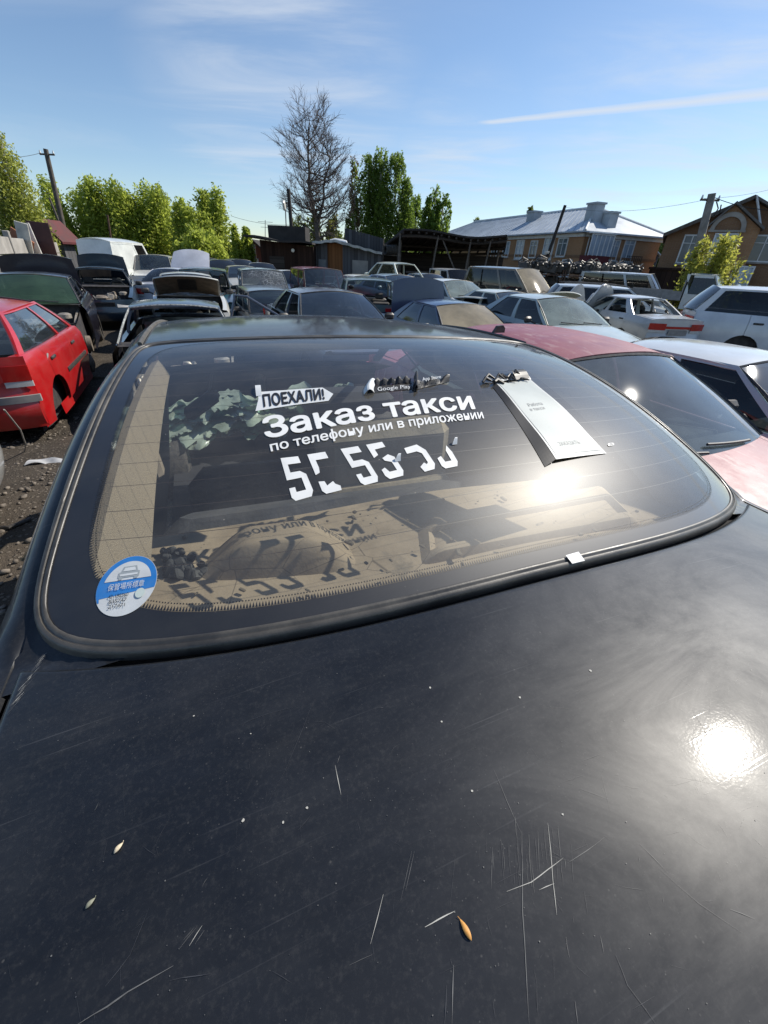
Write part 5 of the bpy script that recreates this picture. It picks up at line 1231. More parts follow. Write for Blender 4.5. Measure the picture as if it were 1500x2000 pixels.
# ---- open timber shelter
def shelter():
    FL, FR, BLk, BR = at(788, 450, 31), at(990, 464, 33), at(738, 489, 39), at(985, 489, 40)
    root = thing('timber_shelter', 'open timber shelter with a sagging dark roof on thin posts', 'shelter', (FL.x, FL.y, GZ)); B = lambda v: Vector(v) - Vector((FL.x, FL.y, GZ))
    rp = lambda s, t: lerp(FL, FR, s) * (1 - t) + lerp(BLk, BR, s) * t + Vector((0, 0, .10 * math.sin(s * 7) * (1 - t) - .08 * math.sin(math.pi * s)))
    m = MB(); m.slab(lambda s, t: B(rp(s, t)), 18, 8, (0, 0, .10)); rf = m.build('roof', M_FELT, root, smooth=False)
    m = MB()
    for k in range(15): s = k / 14; m.tube([B(rp(s, 0)) - Vector((0, 0, .10)), B(rp(s, 1)) - Vector((0, 0, .10))], .07, 5)
    for t in (.04, .5, .96): m.tube([B(rp(k / 8, t)) - Vector((0, 0, .24)) for k in range(9)], .09, 6)
    m.build('rafters', M_WOODB, rf, smooth=False)
    for (px, lean) in ((783, .1), (857, .5), (924, .25), (966, .4)):
        s = (at(px, 470, 31.5).x - FL.x) / (FR.x - FL.x); tp = B(rp(s, .03)); m = MB(); m.tube([tp - Vector((0, 0, .1)), Vector((tp.x - lean * .5, tp.y, 1.2)), Vector((tp.x - lean, tp.y, 0))], [.055, .065, .075], 7); m.build('post', M_POLE, root)
    for s in (.1, .4, .7, .95): tp = B(rp(s, .6)); m = MB(); m.tube([tp, Vector((tp.x, tp.y, 0))], .07, 6); m.build('post', M_POLE, root)
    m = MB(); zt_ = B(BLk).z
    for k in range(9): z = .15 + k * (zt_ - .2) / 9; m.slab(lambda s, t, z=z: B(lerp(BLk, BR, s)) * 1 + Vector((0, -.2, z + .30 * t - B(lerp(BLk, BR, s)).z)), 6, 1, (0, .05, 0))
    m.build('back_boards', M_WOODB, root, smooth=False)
    m = MB(); fr_ = B(lerp(FL, FR, .05)); fe = B(lerp(FL, FR, .98))
    for z in (.75, 1.35): m.tube([(fr_.x, fr_.y + 1.8, z), (fe.x, fe.y + 1.8, z + .1)], .06, 6)
    tp = B(rp(.38, .04)); m.tube([(tp.x, tp.y, tp.z - .3), (tp.x + 1.3, tp.y, 1.1)], .045, 6); m.build('cross_rails', M_POLE, root)
    # goods stacked in the dark
    rnd = random.Random(11); lab = ['flat stack of boards', 'rusty drum', 'dark crate', 'old gearbox housing']
    for k in range(10):
        s = (k + .5) / 10; p = rp(s, .35); m = MB()
        if k % 2: m.box((0, 0, .35), (rnd.uniform(.8, 1.5), .8, .7), bev=.05); m.box((0, .1, .85), (rnd.uniform(.5, 1.0), .6, .3), bev=.04)
        else: m.lathe([(0, .001), (0, .30), (.03, .31), (.28, .29), (.31, .31), (.58, .29), (.61, .31), (.88, .30), (.88, .001)], (0, 0, 0), 'z', 14)
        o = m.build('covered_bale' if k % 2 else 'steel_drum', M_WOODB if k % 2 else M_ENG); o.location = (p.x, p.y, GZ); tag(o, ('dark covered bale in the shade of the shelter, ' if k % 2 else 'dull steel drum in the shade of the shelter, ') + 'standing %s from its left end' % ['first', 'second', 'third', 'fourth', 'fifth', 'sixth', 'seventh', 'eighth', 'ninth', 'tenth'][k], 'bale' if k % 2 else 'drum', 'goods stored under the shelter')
shelter()

# ---- fences
def fence_run(name, label, p0, p1, h, n, mat, postm, wav=False, slab_h=None):
    root = thing(name, label, 'fence', (p0[0], p0[1], p0[2])); d = Vector(p1) - Vector(p0); d.z = 0; L = d.length; d.normalize(); nn = Vector((d.y, -d.x, 0)); dz = (p1[2] - p0[2])
    for k in range(n):
        a, b = k / n, (k + 1) / n; m = MB()
        if wav: m.slab(lambda s, t: d * (L * lerp(a, b, s)) + nn * (.03 * math.sin(lerp(a, b, s) * L * 36)) + Vector((0, 0, dz * lerp(a, b, s) + h * t)), 60, 2, tuple(nn * -.02))
        else:
            for q in range(4): m.box(d * (L * (a + b) / 2) + Vector((0, 0, dz * (a + b) / 2 + h * (q + .5) / 4)), (L / n - .18, .07, h / 4 - .025), Matrix((d, nn, Vector((0, 0, 1)))).transposed(), bev=.012)
        m.build('panel', mat, root, smooth=not wav)
        if postm:
            m = MB(); m.box(d * (L * a) + Vector((0, 0, dz * a + h * .54)), (.20, .18, h * 1.10), Matrix((d, nn, Vector((0, 0, 1)))).transposed(), bev=.02); m.build('post', postm, root)
    return root
a, b = at(-60, 540, 11.5), at(118, 500, 27); fence_run('concrete_fence', 'weathered concrete panel fence running back along the left edge', (a.x, a.y, -.3), (b.x, b.y, -.4), 2.05, 6, M_CEM, M_CEM)
a, b = at(235, 500, 41), at(500, 500, 37); fence_run('slate_fence', 'dark wavy slate-sheet fence behind the green bushes', (a.x, a.y, GZ), (b.x, b.y, GZ), 2.6, 5, plain('mossy_slate', (.11, .10, .085), .9, .4, 2, dust=.2), M_POLE, True)
a, b = at(1436, 575, 21), at(1620, 580, 19); fence_run('grey_fence', 'low pale grey fence below the gabled house at the right', (a.x, a.y, GZ - .1), (b.x, b.y, GZ - .1), 1.15, 4, plain('grey_fence_paint', (.34, .36, .38), .7, .2, 2), M_CEM)
# boards and rubbish heaped against the left fence
for k, (px, py, Yd, w, h, col, rx, lb) in enumerate(((50, 478, 19, .5, 1.5, (.55, .52, .45), .2, 'pale plywood offcut leaning at the left fence'), (64, 476, 20, .42, 1.4, (.58, .55, .50), -.15, 'whitish board leaning beside the maroon sheet by the left fence'), (84, 474, 21, .95, 1.5, (.07, .03, .028), .05, 'dark maroon metal sheet leaning by the left fence'), (43, 470, 19.5, .9, .5, (.33, .13, .07), .6, 'rust-orange scrap sheet on top of the left fence rubbish'))):
    p = at(px, py, Yd); m = MB(); m.box((0, 0, 0), (w, .05, h), (rx * .3, rx, 0), bev=.01); o = m.build('leaning_sheet', plain('sheet_colour_%s' % 'abcd'[k], col, .8, .3, 3)); o.location = (p.x, p.y, p.z); tag(o, lb, 'scrap sheet', 'scrap leaning by the left fence')

# ---- poles and wires
def pole(name, label, pt, pb, Yd, r, mat, extra=None, dY=0.0):
    a, b = at(pt[0], pt[1], Yd + dY), at(pb[0], pb[1], Yd); d = (a - b); b2 = b - d * ((b.z - GZ + .2) / d.z); root = thing(name, label, 'pole', b2); m = MB(); m.tube([Vector((0, 0, 0)), (a - b2) * .5, a - b2], [r * 1.2, r, r * .85], 10); m.build('shaft', mat, root)
    if extra: extra(root, a - b2)
    return a
def ins(root, t):
    m = MB(); m.tube([t + Vector((-.45, 0, -.25)), t + Vector((.45, 0, -.25))], .045, 6); m.build('crossarm', M_POLE, root)
    for x in (-.4, .4):
        m = MB(); m.lathe([(0, .02), (.02, .05), (.08, .05), (.10, .035), (.16, .03), (.17, .001)], t + Vector((x, 0, -.22)), 'z', 8); m.build('insulator', M_WHITE, root)
tA = pole('timber_pole', 'tall grey timber utility pole leaning left beside the spruce', (89, 291), (128, 462), 32, .15, M_POLE, ins)
tB = pole('pole_strut', 'shorter dark strut pole just left of the leaning utility pole', (96, 386), (130, 470), 32.6, .07, M_POLE)
tC = pole('black_pole', 'black straight pole rising from the brown shed roof', (563, 369), (571, 466), 33, .13, M_FELT)
tD = pole('lamp_pole', 'thin pale lamp pole just left of the black pole', (557, 398), (560, 466), 33.4, .04, M_POLEC, lambda r, t: (lambda m: m.build('lamp_head', plain('lamp_white', (.8, .78, .7), .3), r))(MB().box(t + Vector((-.05, -.15, -.1)), (.14, .4, .5), (.5, 0, 0), bev=.05)))
tE = pole('dark_timber_pole', 'slanting dark pole before the long brick house with a small lamp', (1104, 401), (1068, 505), 36, .12, M_FELT, lambda r, t: (lambda m: m.build('lamp_head', plain('lamp_white', (.8, .78, .7), .3), r))(MB().lathe([(-.10, .001), (-.08, .12), (.06, .16), (.08, .001)], t * .53 + Vector((-.2, -.25, 0)), 'z', 12)))
tF = pole('concrete_pole', 'thick leaning grey concrete pole with hanging wire before the gabled house', (1391, 378), (1358, 505), 25, .19, M_POLEC, ins)
tG = pole('tv_aerial', 'thin television aerial mast on the brown shed roof', (518, 430), (518, 460), 34, .025, M_POLEC, lambda r, t: (lambda m: m.build('aerial_bars', M_POLEC, r))((lambda m: (m.tube([t + Vector((-.5, 0, -.1)), t + Vector((.5, 0, -.1))], .015, 4), m.tube([t + Vector((-.35, 0, -.4)), t + Vector((.35, 0, -.4))], .015, 4))[0])(MB())))
pole('rusty_post', 'thin rusty post standing among the left bushes', (210, 420), (218, 475), 31, .06, plain('rusty_steel', (.10, .055, .035), .8, .4, 10))
def wire(label, a, b, sag, r=.012):
    m = MB(); m.tube([a.lerp(b, k / 20) - Vector((0, 0, sag * 4 * (k / 20) * (1 - k / 20))) for k in range(21)], r, 4); o = m.build('overhead_wire', M_FELT); tag(o, label, 'wire')
wire('wire running left from the top of the leaning timber pole', tA - Vector((.4, 0, .2)), at(-120, 285, 24), .3)
wire('second lower wire running left from the leaning timber pole', at(110, 374, 32), at(-120, 376, 24), .25)
wire('wire crossing the sky from the bushes to the black pole', at(452, 422, 36), tC - Vector((0, 0, 1.9)), .15)
wire('wire looping right from the concrete pole top', tF - Vector((0, 0, .1)), at(1620, 405, 22), .3, .016)
wire('faint wire from the concrete pole to the dark slanting pole', tF - Vector((0, 0, .2)), tE - Vector((0, 0, .1)), .35, .008)
wire('faint long wire from the concrete pole up past the right edge', tF - Vector((.3, 0, .2)), at(1620, 330, 30), .3, .008)
m = MB(); q = tF; m.tube([q + Vector((.35, 0, -.3)), q + Vector((.55, 0, -.55)), q + Vector((.45, 0, -.9)), q + Vector((.7, 0, -.75)), q + Vector((.62, 0, -.4))], .03, 5); o = m.build('wire_tangle', M_FELT); tag(o, 'tangle of loose wire hanging from the concrete pole top', 'wire')

# ================================================================== trees
M_BARK = plain('grey_bark', (.10, .085, .07), .95, .4, 4, bump=.4)
M_BARKB = plain('birch_bark', (.42, .40, .36), .9, .5, 3, bump=.3)
M_TWIG = plain('bare_twigs', (.115, .092, .085), .95, .3, 3)
M_LWIL = leafmat('willow_leaf', (.16, .22, .034), (.36, .41, .075), .62)
M_LBIR = leafmat('birch_leaf', (.075, .13, .026), (.19, .27, .045), .55)
M_LPALE = leafmat('pale_birch_leaf', (.20, .24, .05), (.36, .38, .09), .6)
M_LYEL = leafmat('yellow_green_leaf', (.20, .22, .04), (.36, .36, .07), .55)
M_LOLIVE = leafmat('olive_leaf', (.09, .13, .035), (.18, .22, .06), .5)
M_NEED = leafmat('spruce_needle', (.012, .030, .018), (.028, .055, .03), .2)
M_DRY = leafmat('dry_catkin', (.10, .075, .04), (.17, .13, .07), .4)
def leaves(C, size, aspect=1.6, droop=0.0):
    N = len(C); a = rng.normal(0, 1, (N, 3)); a[:, 2] -= droop; a /= np.linalg.norm(a, axis=1)[:, None]; b = np.cross(a, rng.normal(0, 1, (N, 3))); b /= np.linalg.norm(b, axis=1)[:, None] + 1e-9
    s = size * rng.uniform(.6, 1.35, (N, 1)); a = a * s * aspect / 2; b = b * s / 2
    V = np.stack([C - a, C + b * .9 - a * .1, C + a, C - b * .9 - a * .1], 1).reshape(-1, 3); F = np.arange(4 * N).reshape(-1, 4); return V, F
def limb_mesh(branches, sides=6):
    m = MB()
    for p, r in branches: m.tube(p, r, sides)
    return m
def tree(name, label, base, trunk, C, size, mat, bark=M_BARK, group=None, aspect=1.6, droop=0.0, cat='tree', extra=None):
    root = thing(name, label, cat, base, 0, group)
    if trunk: limb_mesh(trunk).build('trunk', bark, root)
    V, F = leaves(np.array(C), size, aspect, droop); rawmesh('crown', V, F, mat, root)
    if extra:
        V, F = leaves(np.array(extra[0]), extra[1], aspect, droop); rawmesh('catkins', V, F, extra[2], root)
    return root
def blob(n, c, r): return np.array(c) + rng.normal(0, 1, (n, 3)) * np.array(r)
def bush(name, label, px, pyt, pyb, wpx, Yd, N, mat, group, size=.125, stems=9, spread=.8, low=.18, peaks=7):
    N = int(N * 1.7); b = at(px, pyb, Yd); t = at(px, pyt, Yd); H = t.z - GZ; Wd = wpx / 940 * Yd; C = []; tr = []
    for k in range(stems):
        an = rng.uniform(0, 6.283); rr_ = Wd * .5 * spread * math.sqrt(rng.uniform(.02, 1)); tip = np.array([rr_ * math.cos(an), rr_ * math.sin(an) * .8, H * (rng.uniform(.74, 1.0) if k > 1 else 1.0) * (1 - .14 * (rr_ / (Wd * .5)) ** 2)])
        foot = np.array([tip[0] * .25, tip[1] * .25, 0]); midp = foot * .4 + tip * .6 + np.array([tip[0] * .15, tip[1] * .15, -.1 * H])
        tr.append(([Vector(foot), Vector((foot + midp) / 2), Vector(midp), Vector(tip)], [.09, .06, .04, .012]))
        n = N // stems
        # leaves in upward sprays round each stem, thinning to spikes at the top
        f = rng.beta(1.5, 1.25, n) * (1 - low) + low; pos = np.where(f[:, None] < .6, foot + (midp - foot) * (f[:, None] / .6), midp + (tip - midp) * ((f[:, None] - .6) / .4))
        rad = Wd * .21 * np.clip(1.12 - f, .05, 1)[:, None] ** .7
        K = 34; cl = rng.normal(0, 1, (K, 3)) * np.array([1, 1, .8]); idx = rng.integers(0, K, n); C.append(pos + (cl[idx] * .75 + rng.normal(0, .38, (n, 3))) * rad)
    C = np.concatenate(C); C = C[C[:, 2] > .2]
    return tree(name, label, (b.x, Yd, GZ), tr, C, size, mat, M_BARK, group, 2.0)
gB = 'willow bushes along the left fence'
bush('willow_bush', 'yellow-green willow bush just right of the dark spruce, leftmost of its row', 184, 338, 500, 130, 37, 11000, M_LWIL, gB)
bush('willow_bush', 'yellow-green willow bush above the white van roof, second from left', 285, 349, 500, 140, 38, 12000, M_LWIL, gB)
bush('willow_bush', 'lower willow bush in the dip of the row, between two taller ones', 345, 372, 500, 90, 40, 7000, M_LWIL, gB)
bush('willow_bush', 'tallest full willow bush at the right of the row', 405, 358, 500, 120, 37, 12000, M_LWIL, gB)
bush('willow_bush', 'bright broad low willow bush just before the slate fence', 400, 440, 510, 120, 33, 7000, M_LYEL if False else M_LWIL, gB, .15, 9, .9, .1)
bush('small_bush', 'small young bush beside the brown shed, right end of the green row', 478, 438, 510, 46, 33, 3800, M_LWIL, None, .14, 6)
bush('yellow_shrub', 'yellow-green shrub by the foot of the bare tree', 636, 402, 480, 54, 52, 2600, M_LYEL, None, .16, 7, .8)
bush('grey_green_shrub', 'loose grey-green shrub left of the bare tree trunk', 590, 415, 480, 44, 53, 1500, M_LOLIVE, None, .15, 6, .9)
bush('thicket', 'low green thicket between the bare tree and the big birches', 672, 448, 490, 60, 56, 2600, M_LOLIVE, None, .22, 8, .95)
bush('sapling', 'yellow-leaved young tree before the gabled house, right of the concrete pole', 1372, 446, 565, 110, 22, 5200, M_LYEL, None, .085, 12, .92, .12)
bush('hedge_bush', 'small bright bush by the grey cottage', 1250, 508, 530, 42, 60, 1500, M_LYEL, None, .24, 6, .9, .05)
bush('far_tree', 'round far tree over the left end of the long brick roof', 934, 424, 480, 56, 100, 3600, M_LOLIVE, 'far trees beyond the roofs', .5, 9, .95, .3)
bush('far_tree', 'slim far tree rising behind the brick roof beside its chimney', 1026, 404, 470, 28, 95, 2200, M_LOLIVE, 'far trees beyond the roofs', .4, 6, .9, .3)
bush('far_tree', 'far tree between the brick houses, above the grey cottage', 1291, 458, 530, 56, 90, 3600, M_LOLIVE, 'far trees beyond the roofs', .45, 9, .95, .2)
# weeping birches: strands of small leaves hanging from arching limbs
def weeping(name, label, pxs, pyb, Yd, N, mat, group=None, size=.15, dry=0.0, bark=M_BARKB, hang=(.8, 3.2)):
    """pxs: list of (px, pyTop, halfwidth px) columns making up the crown"""
    x0 = at(pxs[0][0], pyb, Yd).x; C = []; D = []; tr = []
    for (px, pyt, hw_) in pxs:
        tx = at(px, pyt, Yd).x - x0; H = at(px, pyt, Yd).z - GZ; r = hw_ / 940 * Yd
        tr.append(([Vector((tx * .35, 0, 0)), Vector((tx * .7, 0, H * .3)), Vector((tx, .1, H * .65)), Vector((tx, 0, H * .98))], [.30 * H / 14, .22 * H / 14, .12 * H / 14, .02]))
        n_str = max(20, N // (len(pxs) * 34))
        for k in range(n_str):
            f = rng.beta(1.3, 1.25); an = rng.uniform(0, 6.283); h = H * (.16 + .84 * f)
            prof = (math.sin(math.pi * min(1, (1.02 - f) * .62 + .06)) ** .8)
            rr_ = r * prof * math.sqrt(rng.uniform(.05, 1)); sx, sy = tx + rr_ * math.cos(an), rr_ * math.sin(an)
            L = min(rng.uniform(*hang) * (1.15 - .6 * f), h - H * .10); q = rng.uniform(0, 1, 34); dx = rng.normal(0, .05)
            P_ = np.stack([sx + dx * q * 4 + rng.normal(0, .09, 34), sy + rng.normal(0, .12, 34), h - q * L + rng.normal(0, .05, 34)], 1)
            (D if rng.uniform() < dry else C).append(P_)
            if k % 9 == 0: tr.append(([Vector((tx, 0, h * .86)), Vector(((tx + sx) / 2, sy * .5, h * .97)), Vector((sx, sy, h))], [.05, .03, .012]))
    return tree(name, label, (x0, Yd, GZ), tr, np.concatenate(C), size, mat, bark, group, 1.9, .6, extra=(np.concatenate(D), size * .9, M_DRY) if D else None)
gT = 'birches behind the sheds'
weeping('weeping_birch', 'tall dense weeping birch clump right of the bare tree, biggest in the picture', [(722, 292, 30), (745, 284, 28), (776, 290, 28), (796, 345, 20), (735, 345, 40)], 490, 56, 42000, M_LBIR, gT, .125)
weeping('catkin_birch', 'thin brownish birch edging the left side of the dense birch clump', [(693, 298, 15), (690, 350, 18)], 490, 54, 3600, M_LBIR, gT, .15, .55)
weeping('weeping_birch', 'shorter birch close behind the right side of the dense clump', [(812, 376, 22), (800, 392, 22)], 480, 66, 6500, M_LBIR, gT, .19)
weeping('weeping_birch', 'rounded birch standing rightmost of the birches, over the shelter', [(853, 356, 26), (868, 375, 24), (840, 380, 20)], 480, 64, 11000, M_LBIR, gT, .19)
weeping('pale_birch', 'pale yellow-green weeping birch cut by the left edge', [(-45, 215, 50), (-8, 258, 40), (18, 335, 32), (-55, 330, 70)], 520, 27, 22000, M_LPALE, None, .085, 0, M_BARKB, (1.0, 3.4))
# spruce
def spruce(px, pyt, Yd, wpx, label):
    b = at(px, 480, Yd); H = at(px, pyt, Yd).z - GZ; r = wpx / 940 * Yd / 2; C = []; tr = [([Vector((0, 0, 0)), Vector((0, 0, H * .5)), Vector((0, 0, H))], [.16, .10, .02])]
    for w in range(24):
        f = w / 23; z = H * (.08 + .90 * f); rad = r * (1 - f) ** .9 + .12
        for k in range(9):
            an = k * .698 + w * 1.7 + rng.uniform(-.2, .2); L = rad * rng.uniform(.75, 1.1); tip = np.array([L * math.cos(an), L * math.sin(an), z - .32 * L]); n = int(20 + 30 * (1 - f)); q = rng.uniform(.1, 1, (n, 1))
            C.append(np.array([0, 0, z]) + (tip - np.array([0, 0, z])) * q + rng.normal(0, .06, (n, 3)) + np.array([0, 0, -.12]) * rng.uniform(0, 1, (n, 1)))
            if w % 2 == 0: tr.append(([Vector((0, 0, z)), Vector(tip)], [.03, .008]))
    tree('spruce', label, (b.x, Yd, GZ), tr, np.concatenate(C), .16, M_NEED, M_BARK, None, 2.2, .3)
spruce(136, 362, 38, 66, 'dark spruce between the leaning pole and the willow bushes')
# the bare tree: forking limbs ending in a haze of twigs
def bare_tree():
    b = at(620, 480, 50); H = at(612, 206, 50).z - GZ; root = thing('bare_tree', 'tall leafless tree with a fan of fine grey twigs, left of the birches', 'tree', (b.x, 50, GZ)); rnd = random.Random(21)
    big = MB(); tw = MB(); RX = 70 / 940 * 50
    def curve(a, b_, sag, n): 
        up = Vector((0, 0, 1)); return [a.lerp(b_, k / n) + up * (-sag * math.sin(math.pi * k / n)) + Vector((rnd.gauss(0, .06), rnd.gauss(0, .06), rnd.gauss(0, .05))) * (0 < k < n) for k in range(n + 1)]
    top = Vector((-.5, 0, H * .93)); axis_ = curve(Vector((0, 0, 0)), top, 0, 14); axis_ = [p + Vector((.28 * math.sin(p.z * .55), 0, 0)) for p in axis_]
    big.tube(axis_, [lerp(.40, .03, (k / 14) ** .75) for k in range(15)], 8)
    lead = curve(axis_[5], Vector((1.6, .3, H * .84)), .9, 10); big.tube(lead, [lerp(.20, .025, k / 10) for k in range(11)], 7)
    def on(line, t): i = min(len(line) - 2, int(t * (len(line) - 1))); return line[i].lerp(line[i + 1], t * (len(line) - 1) - i)
    for m_ in range(62):
        src = axis_ if m_ % 3 else lead; t0 = rnd.uniform(.30, .90) if src is axis_ else rnd.uniform(.15, .92); s = on(src, t0); an = rnd.uniform(0, 6.283)
        f = s.z / H; tz = min(.985, f + rnd.uniform(.06, .24)); env = math.sqrt(max(0.02, 1 - ((tz - .62) / .385) ** 2)); rad = RX * env * rnd.uniform(.72, 1.0)
        e = Vector((rad * math.cos(an), rad * math.sin(an), tz * H)); br = curve(s, e, .22 * (e - s).length * .5, 8); r0 = lerp(.085, .045, f); big.tube(br, [lerp(r0, .014, k / 8) for k in range(9)], 5, cap=False)
        for k in range(11):
            s2 = on(br, rnd.uniform(.25, 1)); d = Vector((math.cos(an), math.sin(an), 0)) * rnd.uniform(.2, 1.0) + Vector((rnd.gauss(0, .6), rnd.gauss(0, .6), rnd.uniform(.15, 1.1))); L = rnd.uniform(.7, 1.7); e2 = s2 + d.normalized() * L
            q2 = curve(s2, e2, .1, 4); tw.tube(q2, [lerp(.018, .007, i / 4) for i in range(5)], 3, cap=False)
            for w in range(8):
                s3 = on(q2, rnd.uniform(.3, 1)); e3 = s3 + (d.normalized() + Vector((rnd.gauss(0, .55), rnd.gauss(0, .55), rnd.gauss(.2, .4)))).normalized() * rnd.uniform(.35, .85); tw.tube([s3, s3.lerp(e3, .5) + Vector((0, 0, .04)), e3], [.011, .008, .005], 3, cap=False)
    for m_ in range(7):   # drooping lower boughs
        s = on(axis_, rnd.uniform(.22, .36)); an = rnd.choice((0, math.pi)) + rnd.uniform(-.7, .7); e = s + Vector((math.cos(an) * rnd.uniform(2.2, 3.6), math.sin(an) * 2, rnd.uniform(-.4, 1.2))); br = curve(s, e, -.7, 8); big.tube(br, [lerp(.07, .012, k / 8) for k in range(9)], 5, cap=False)
        for k in range(12):
            s2 = on(br, rnd.uniform(.3, 1)); e2 = s2 + Vector((rnd.gauss(0, .5), rnd.gauss(0, .5), rnd.gauss(-.2, .6))); tw.tube([s2, s2.lerp(e2, .5), e2], [.012, .008, .004], 3, cap=False)
    big.build('trunk', M_BARK, root); tw.build('twigs', M_TWIG, root)
bare_tree()
# ------------------------------------------------------------------ the cars, nearest first
# burgundy car alongside, facing us: lacquer gone dull and flaking in streaks
def burg():
    t = NT('faded_burgundy_paint'); tc = t.n('ShaderNodeTexCoord').outputs['Object']
    c = t.mix(t.ramp(t.noise(1.6, 6, .6, tc), .3, .7), (.20, .045, .060, 1), (.31, .090, .105, 1))
    mv = t.n('ShaderNodeMapping', {'Vector': tc, 'Scale': (9, 2.4, 3)}).outputs[0]
    pe = t.ramp(t.noise(2.6, 9, .72, mv, .5), .53, .60); zn = t.ramp(t.noise(2.1, 5, .6, tc), .42, .60)
    c = t.mix(t.math('MULTIPLY', t.math('MULTIPLY', pe, zn), .75), c, (.42, .27, .25, 1))
    c = t.mix(t.math('MULTIPLY', t.ramp(t.noise(90, 3, .6, tc), .60, .72), .30), c, (.45, .36, .32, 1))
    return t.done(t.bsdf(Base_Color=c, Roughness=t.ramp(t.noise(6, 6, .6, tc), .3, .7, .42, .62), Coat_Weight=.22, Coat_Roughness=.22))
burg()
G_P = dict(SEDAN, tw=.60, H=1.38, rr=3.15, bl=3.75)
l, y_ = (1.367, 3.111, -.233), -R(153.6)
g_ = car('burgundy_sedan', 'burgundy sedan with a dusty peeling roof, parked facing us right beside the dark blue sedan', 'car', l, y_, (.30, .045, .060), G_P, glass='hazy', dust=.34, matname='faded_burgundy_paint', arch=.10)
best = None
for la in np.arange(-.6, .61, .05):
    for dd_ in np.arange(2.0, 3.3, .05):
        wv_ = Matrix.Rotation(y_, 3, 'Z') @ Vector((la, G_P['L'] / 2 - dd_, 0)) + Vector(l); wv_.z = l[2] + 1.40; dv_ = np.array(wv_) - np.array([0, 0, CAMZ]); zz_ = dv_ @ _fw; e_ = (750 + FPX * (dv_ @ CX) / zz_ - 973) ** 2 + (1000 - FPX * (dv_ @ CY) / zz_ - 650) ** 2
        if best is None or e_ < best[0]: best = (e_, la, dd_)
g = MB(); g.prism([(-.05, 0), (.05, 0), (.02, .045), (-.03, .05), (-.05, .03)], -.012, .012, Matrix.Translation((best[1], G_P['L'] / 2 - best[2], 1.40)) @ Matrix.Rotation(R(90), 4, 'X')); g.build('aerial_base', M_PLAST, g_)
# silver car beyond it
l, y_ = place(1523, 694, 3.72, SEDAN, R(153))
car('silver_sedan', 'silver white sedan cut by the right edge, just right of the burgundy sedan', 'car', l, y_, (.55, .56, .55), SEDAN, glass='clear', dust=.16, matname='silver_white_paint')
# red hatchback on the left, tail towards us
def red_trim(root):
    g = MB()
    def st(u, v):
        a = 2 * u - 1; x = a * .735; y = -1.71 - .085 + .12 * abs(a) ** 2.8
        return (x, y, lerp(.505, .575, v))
    g.slab(st, 18, 3, (0, .03, 0)); g.build('bumper_strip', M_BUMPER, root)
    g = MB(); g.lathe([(-.004, .001), (-.004, .055), (.006, .06), (.008, .001)], (.745, -1.02, .80), 'x', 16); g.build('fuel_flap', plain('grey_flap', (.30, .27, .26), .6, .2), root)
    g = MB(); g.slab(lambda u, v: (.772 + .006 * math.sin(3 * v), lerp(-.55, .62, u), lerp(.545, .60, v)), 8, 3, (.012, 0, 0)); g.build('side_moulding', M_PLAST, root)
RED = dict(HATCH, L=3.42, W=1.56, H=1.34, rf=1.62, rr=2.80, bl=3.22, cowl=1.02, ax=(.72, 2.76), tw=.51, cz=.92, bz=.93)
red_ = car('red_hatchback', 'bright red hatchback cut by the left edge with a missing rear wheel and no bonnet', 'car', (-5.0, 5.42, -.33), R(24), (.44, .008, .010), RED, rearglass='clear', side='clear', dust=.12, matname='bright_red_paint', hood='cut', glass=None, mirrors=False, lampw=.53, nodoors=((1, 'w1'),)); red_trim(red_)
# black car with no windscreen ahead of ours
l, y_ = (-3.27, 6.76, -.45), -R(157)
car('black_sedan', 'black blue sedan with its windscreen gone and peeling roof edge, left of the dark roof', 'car', l, y_, (.012, .018, .035), dict(SEDAN, tw=.60), glass=None, hood='cut', side=None, dust=.22, matname='blue_black_paint', mirrors=False, framemat=plain('torn_screen_sealant', (.34, .35, .33), .9, .6, 30, bump=.4))
# dark saloon with green screen and gutted nose
l, y_ = place(50, 533, 8.4, SEDAN, R(180 - 30))
car('gutted_sedan', 'purple-black sedan at far left with green windscreen and gutted front end', 'car', l, y_, (.014, .012, .022), dict(SEDAN, tw=.60), glass='green', hood='cut', engine=True, boot='open', boot_drop=.03, mirrors=False, side='clear', dust=.05, matname='purple_black_paint')
l, y_ = place(192, 521, 13.4, SEDAN, R(180 - 28))
car('teal_sedan', 'dark teal sedan with an empty windscreen and raised boot lid, below the white van', 'car', l, y_, (.016, .035, .055), dict(SEDAN, tw=.585), glass=None, hood='none', boot='open', boot_drop=.0, side='clear', dust=.07, matname='dark_teal_paint')
# row facing us
l, y_ = (-1.167, 8.07, -.26), -R(154)
car('slate_sedan', 'slate grey sedan with front door hanging open, centre of the first row', 'car', l, y_, (.055, .06, .085), SEDAN, glass='clear', doors={(1, 0): R(62)}, nodoors=((1, 1),), side='clear', dust=.22, matname='slate_paint')
l, y_ = place(898, 590, 8.9, SEDAN, R(180 - 25))
car('navy_sedan', 'navy sedan with sand-coloured windscreen and its blue boot lid standing up', 'car', l, y_, (.014, .026, .075), dict(SEDAN, L=4.6), glass='tan', boot='open', boot_ang=86, boot_drop=.12, side='clear', dust=.05, matname='navy_paint')
l, y_ = (3.13, 9.25, -.245), -R(158.6)
car('pale_green_sedan', 'pale silver-green sedan with a sunlit dusty windscreen behind the burgundy roof', 'car', l, y_, (.42, .47, .44), SEDAN, glass='pale', side='dark', dust=.18, matname='pale_green_paint')
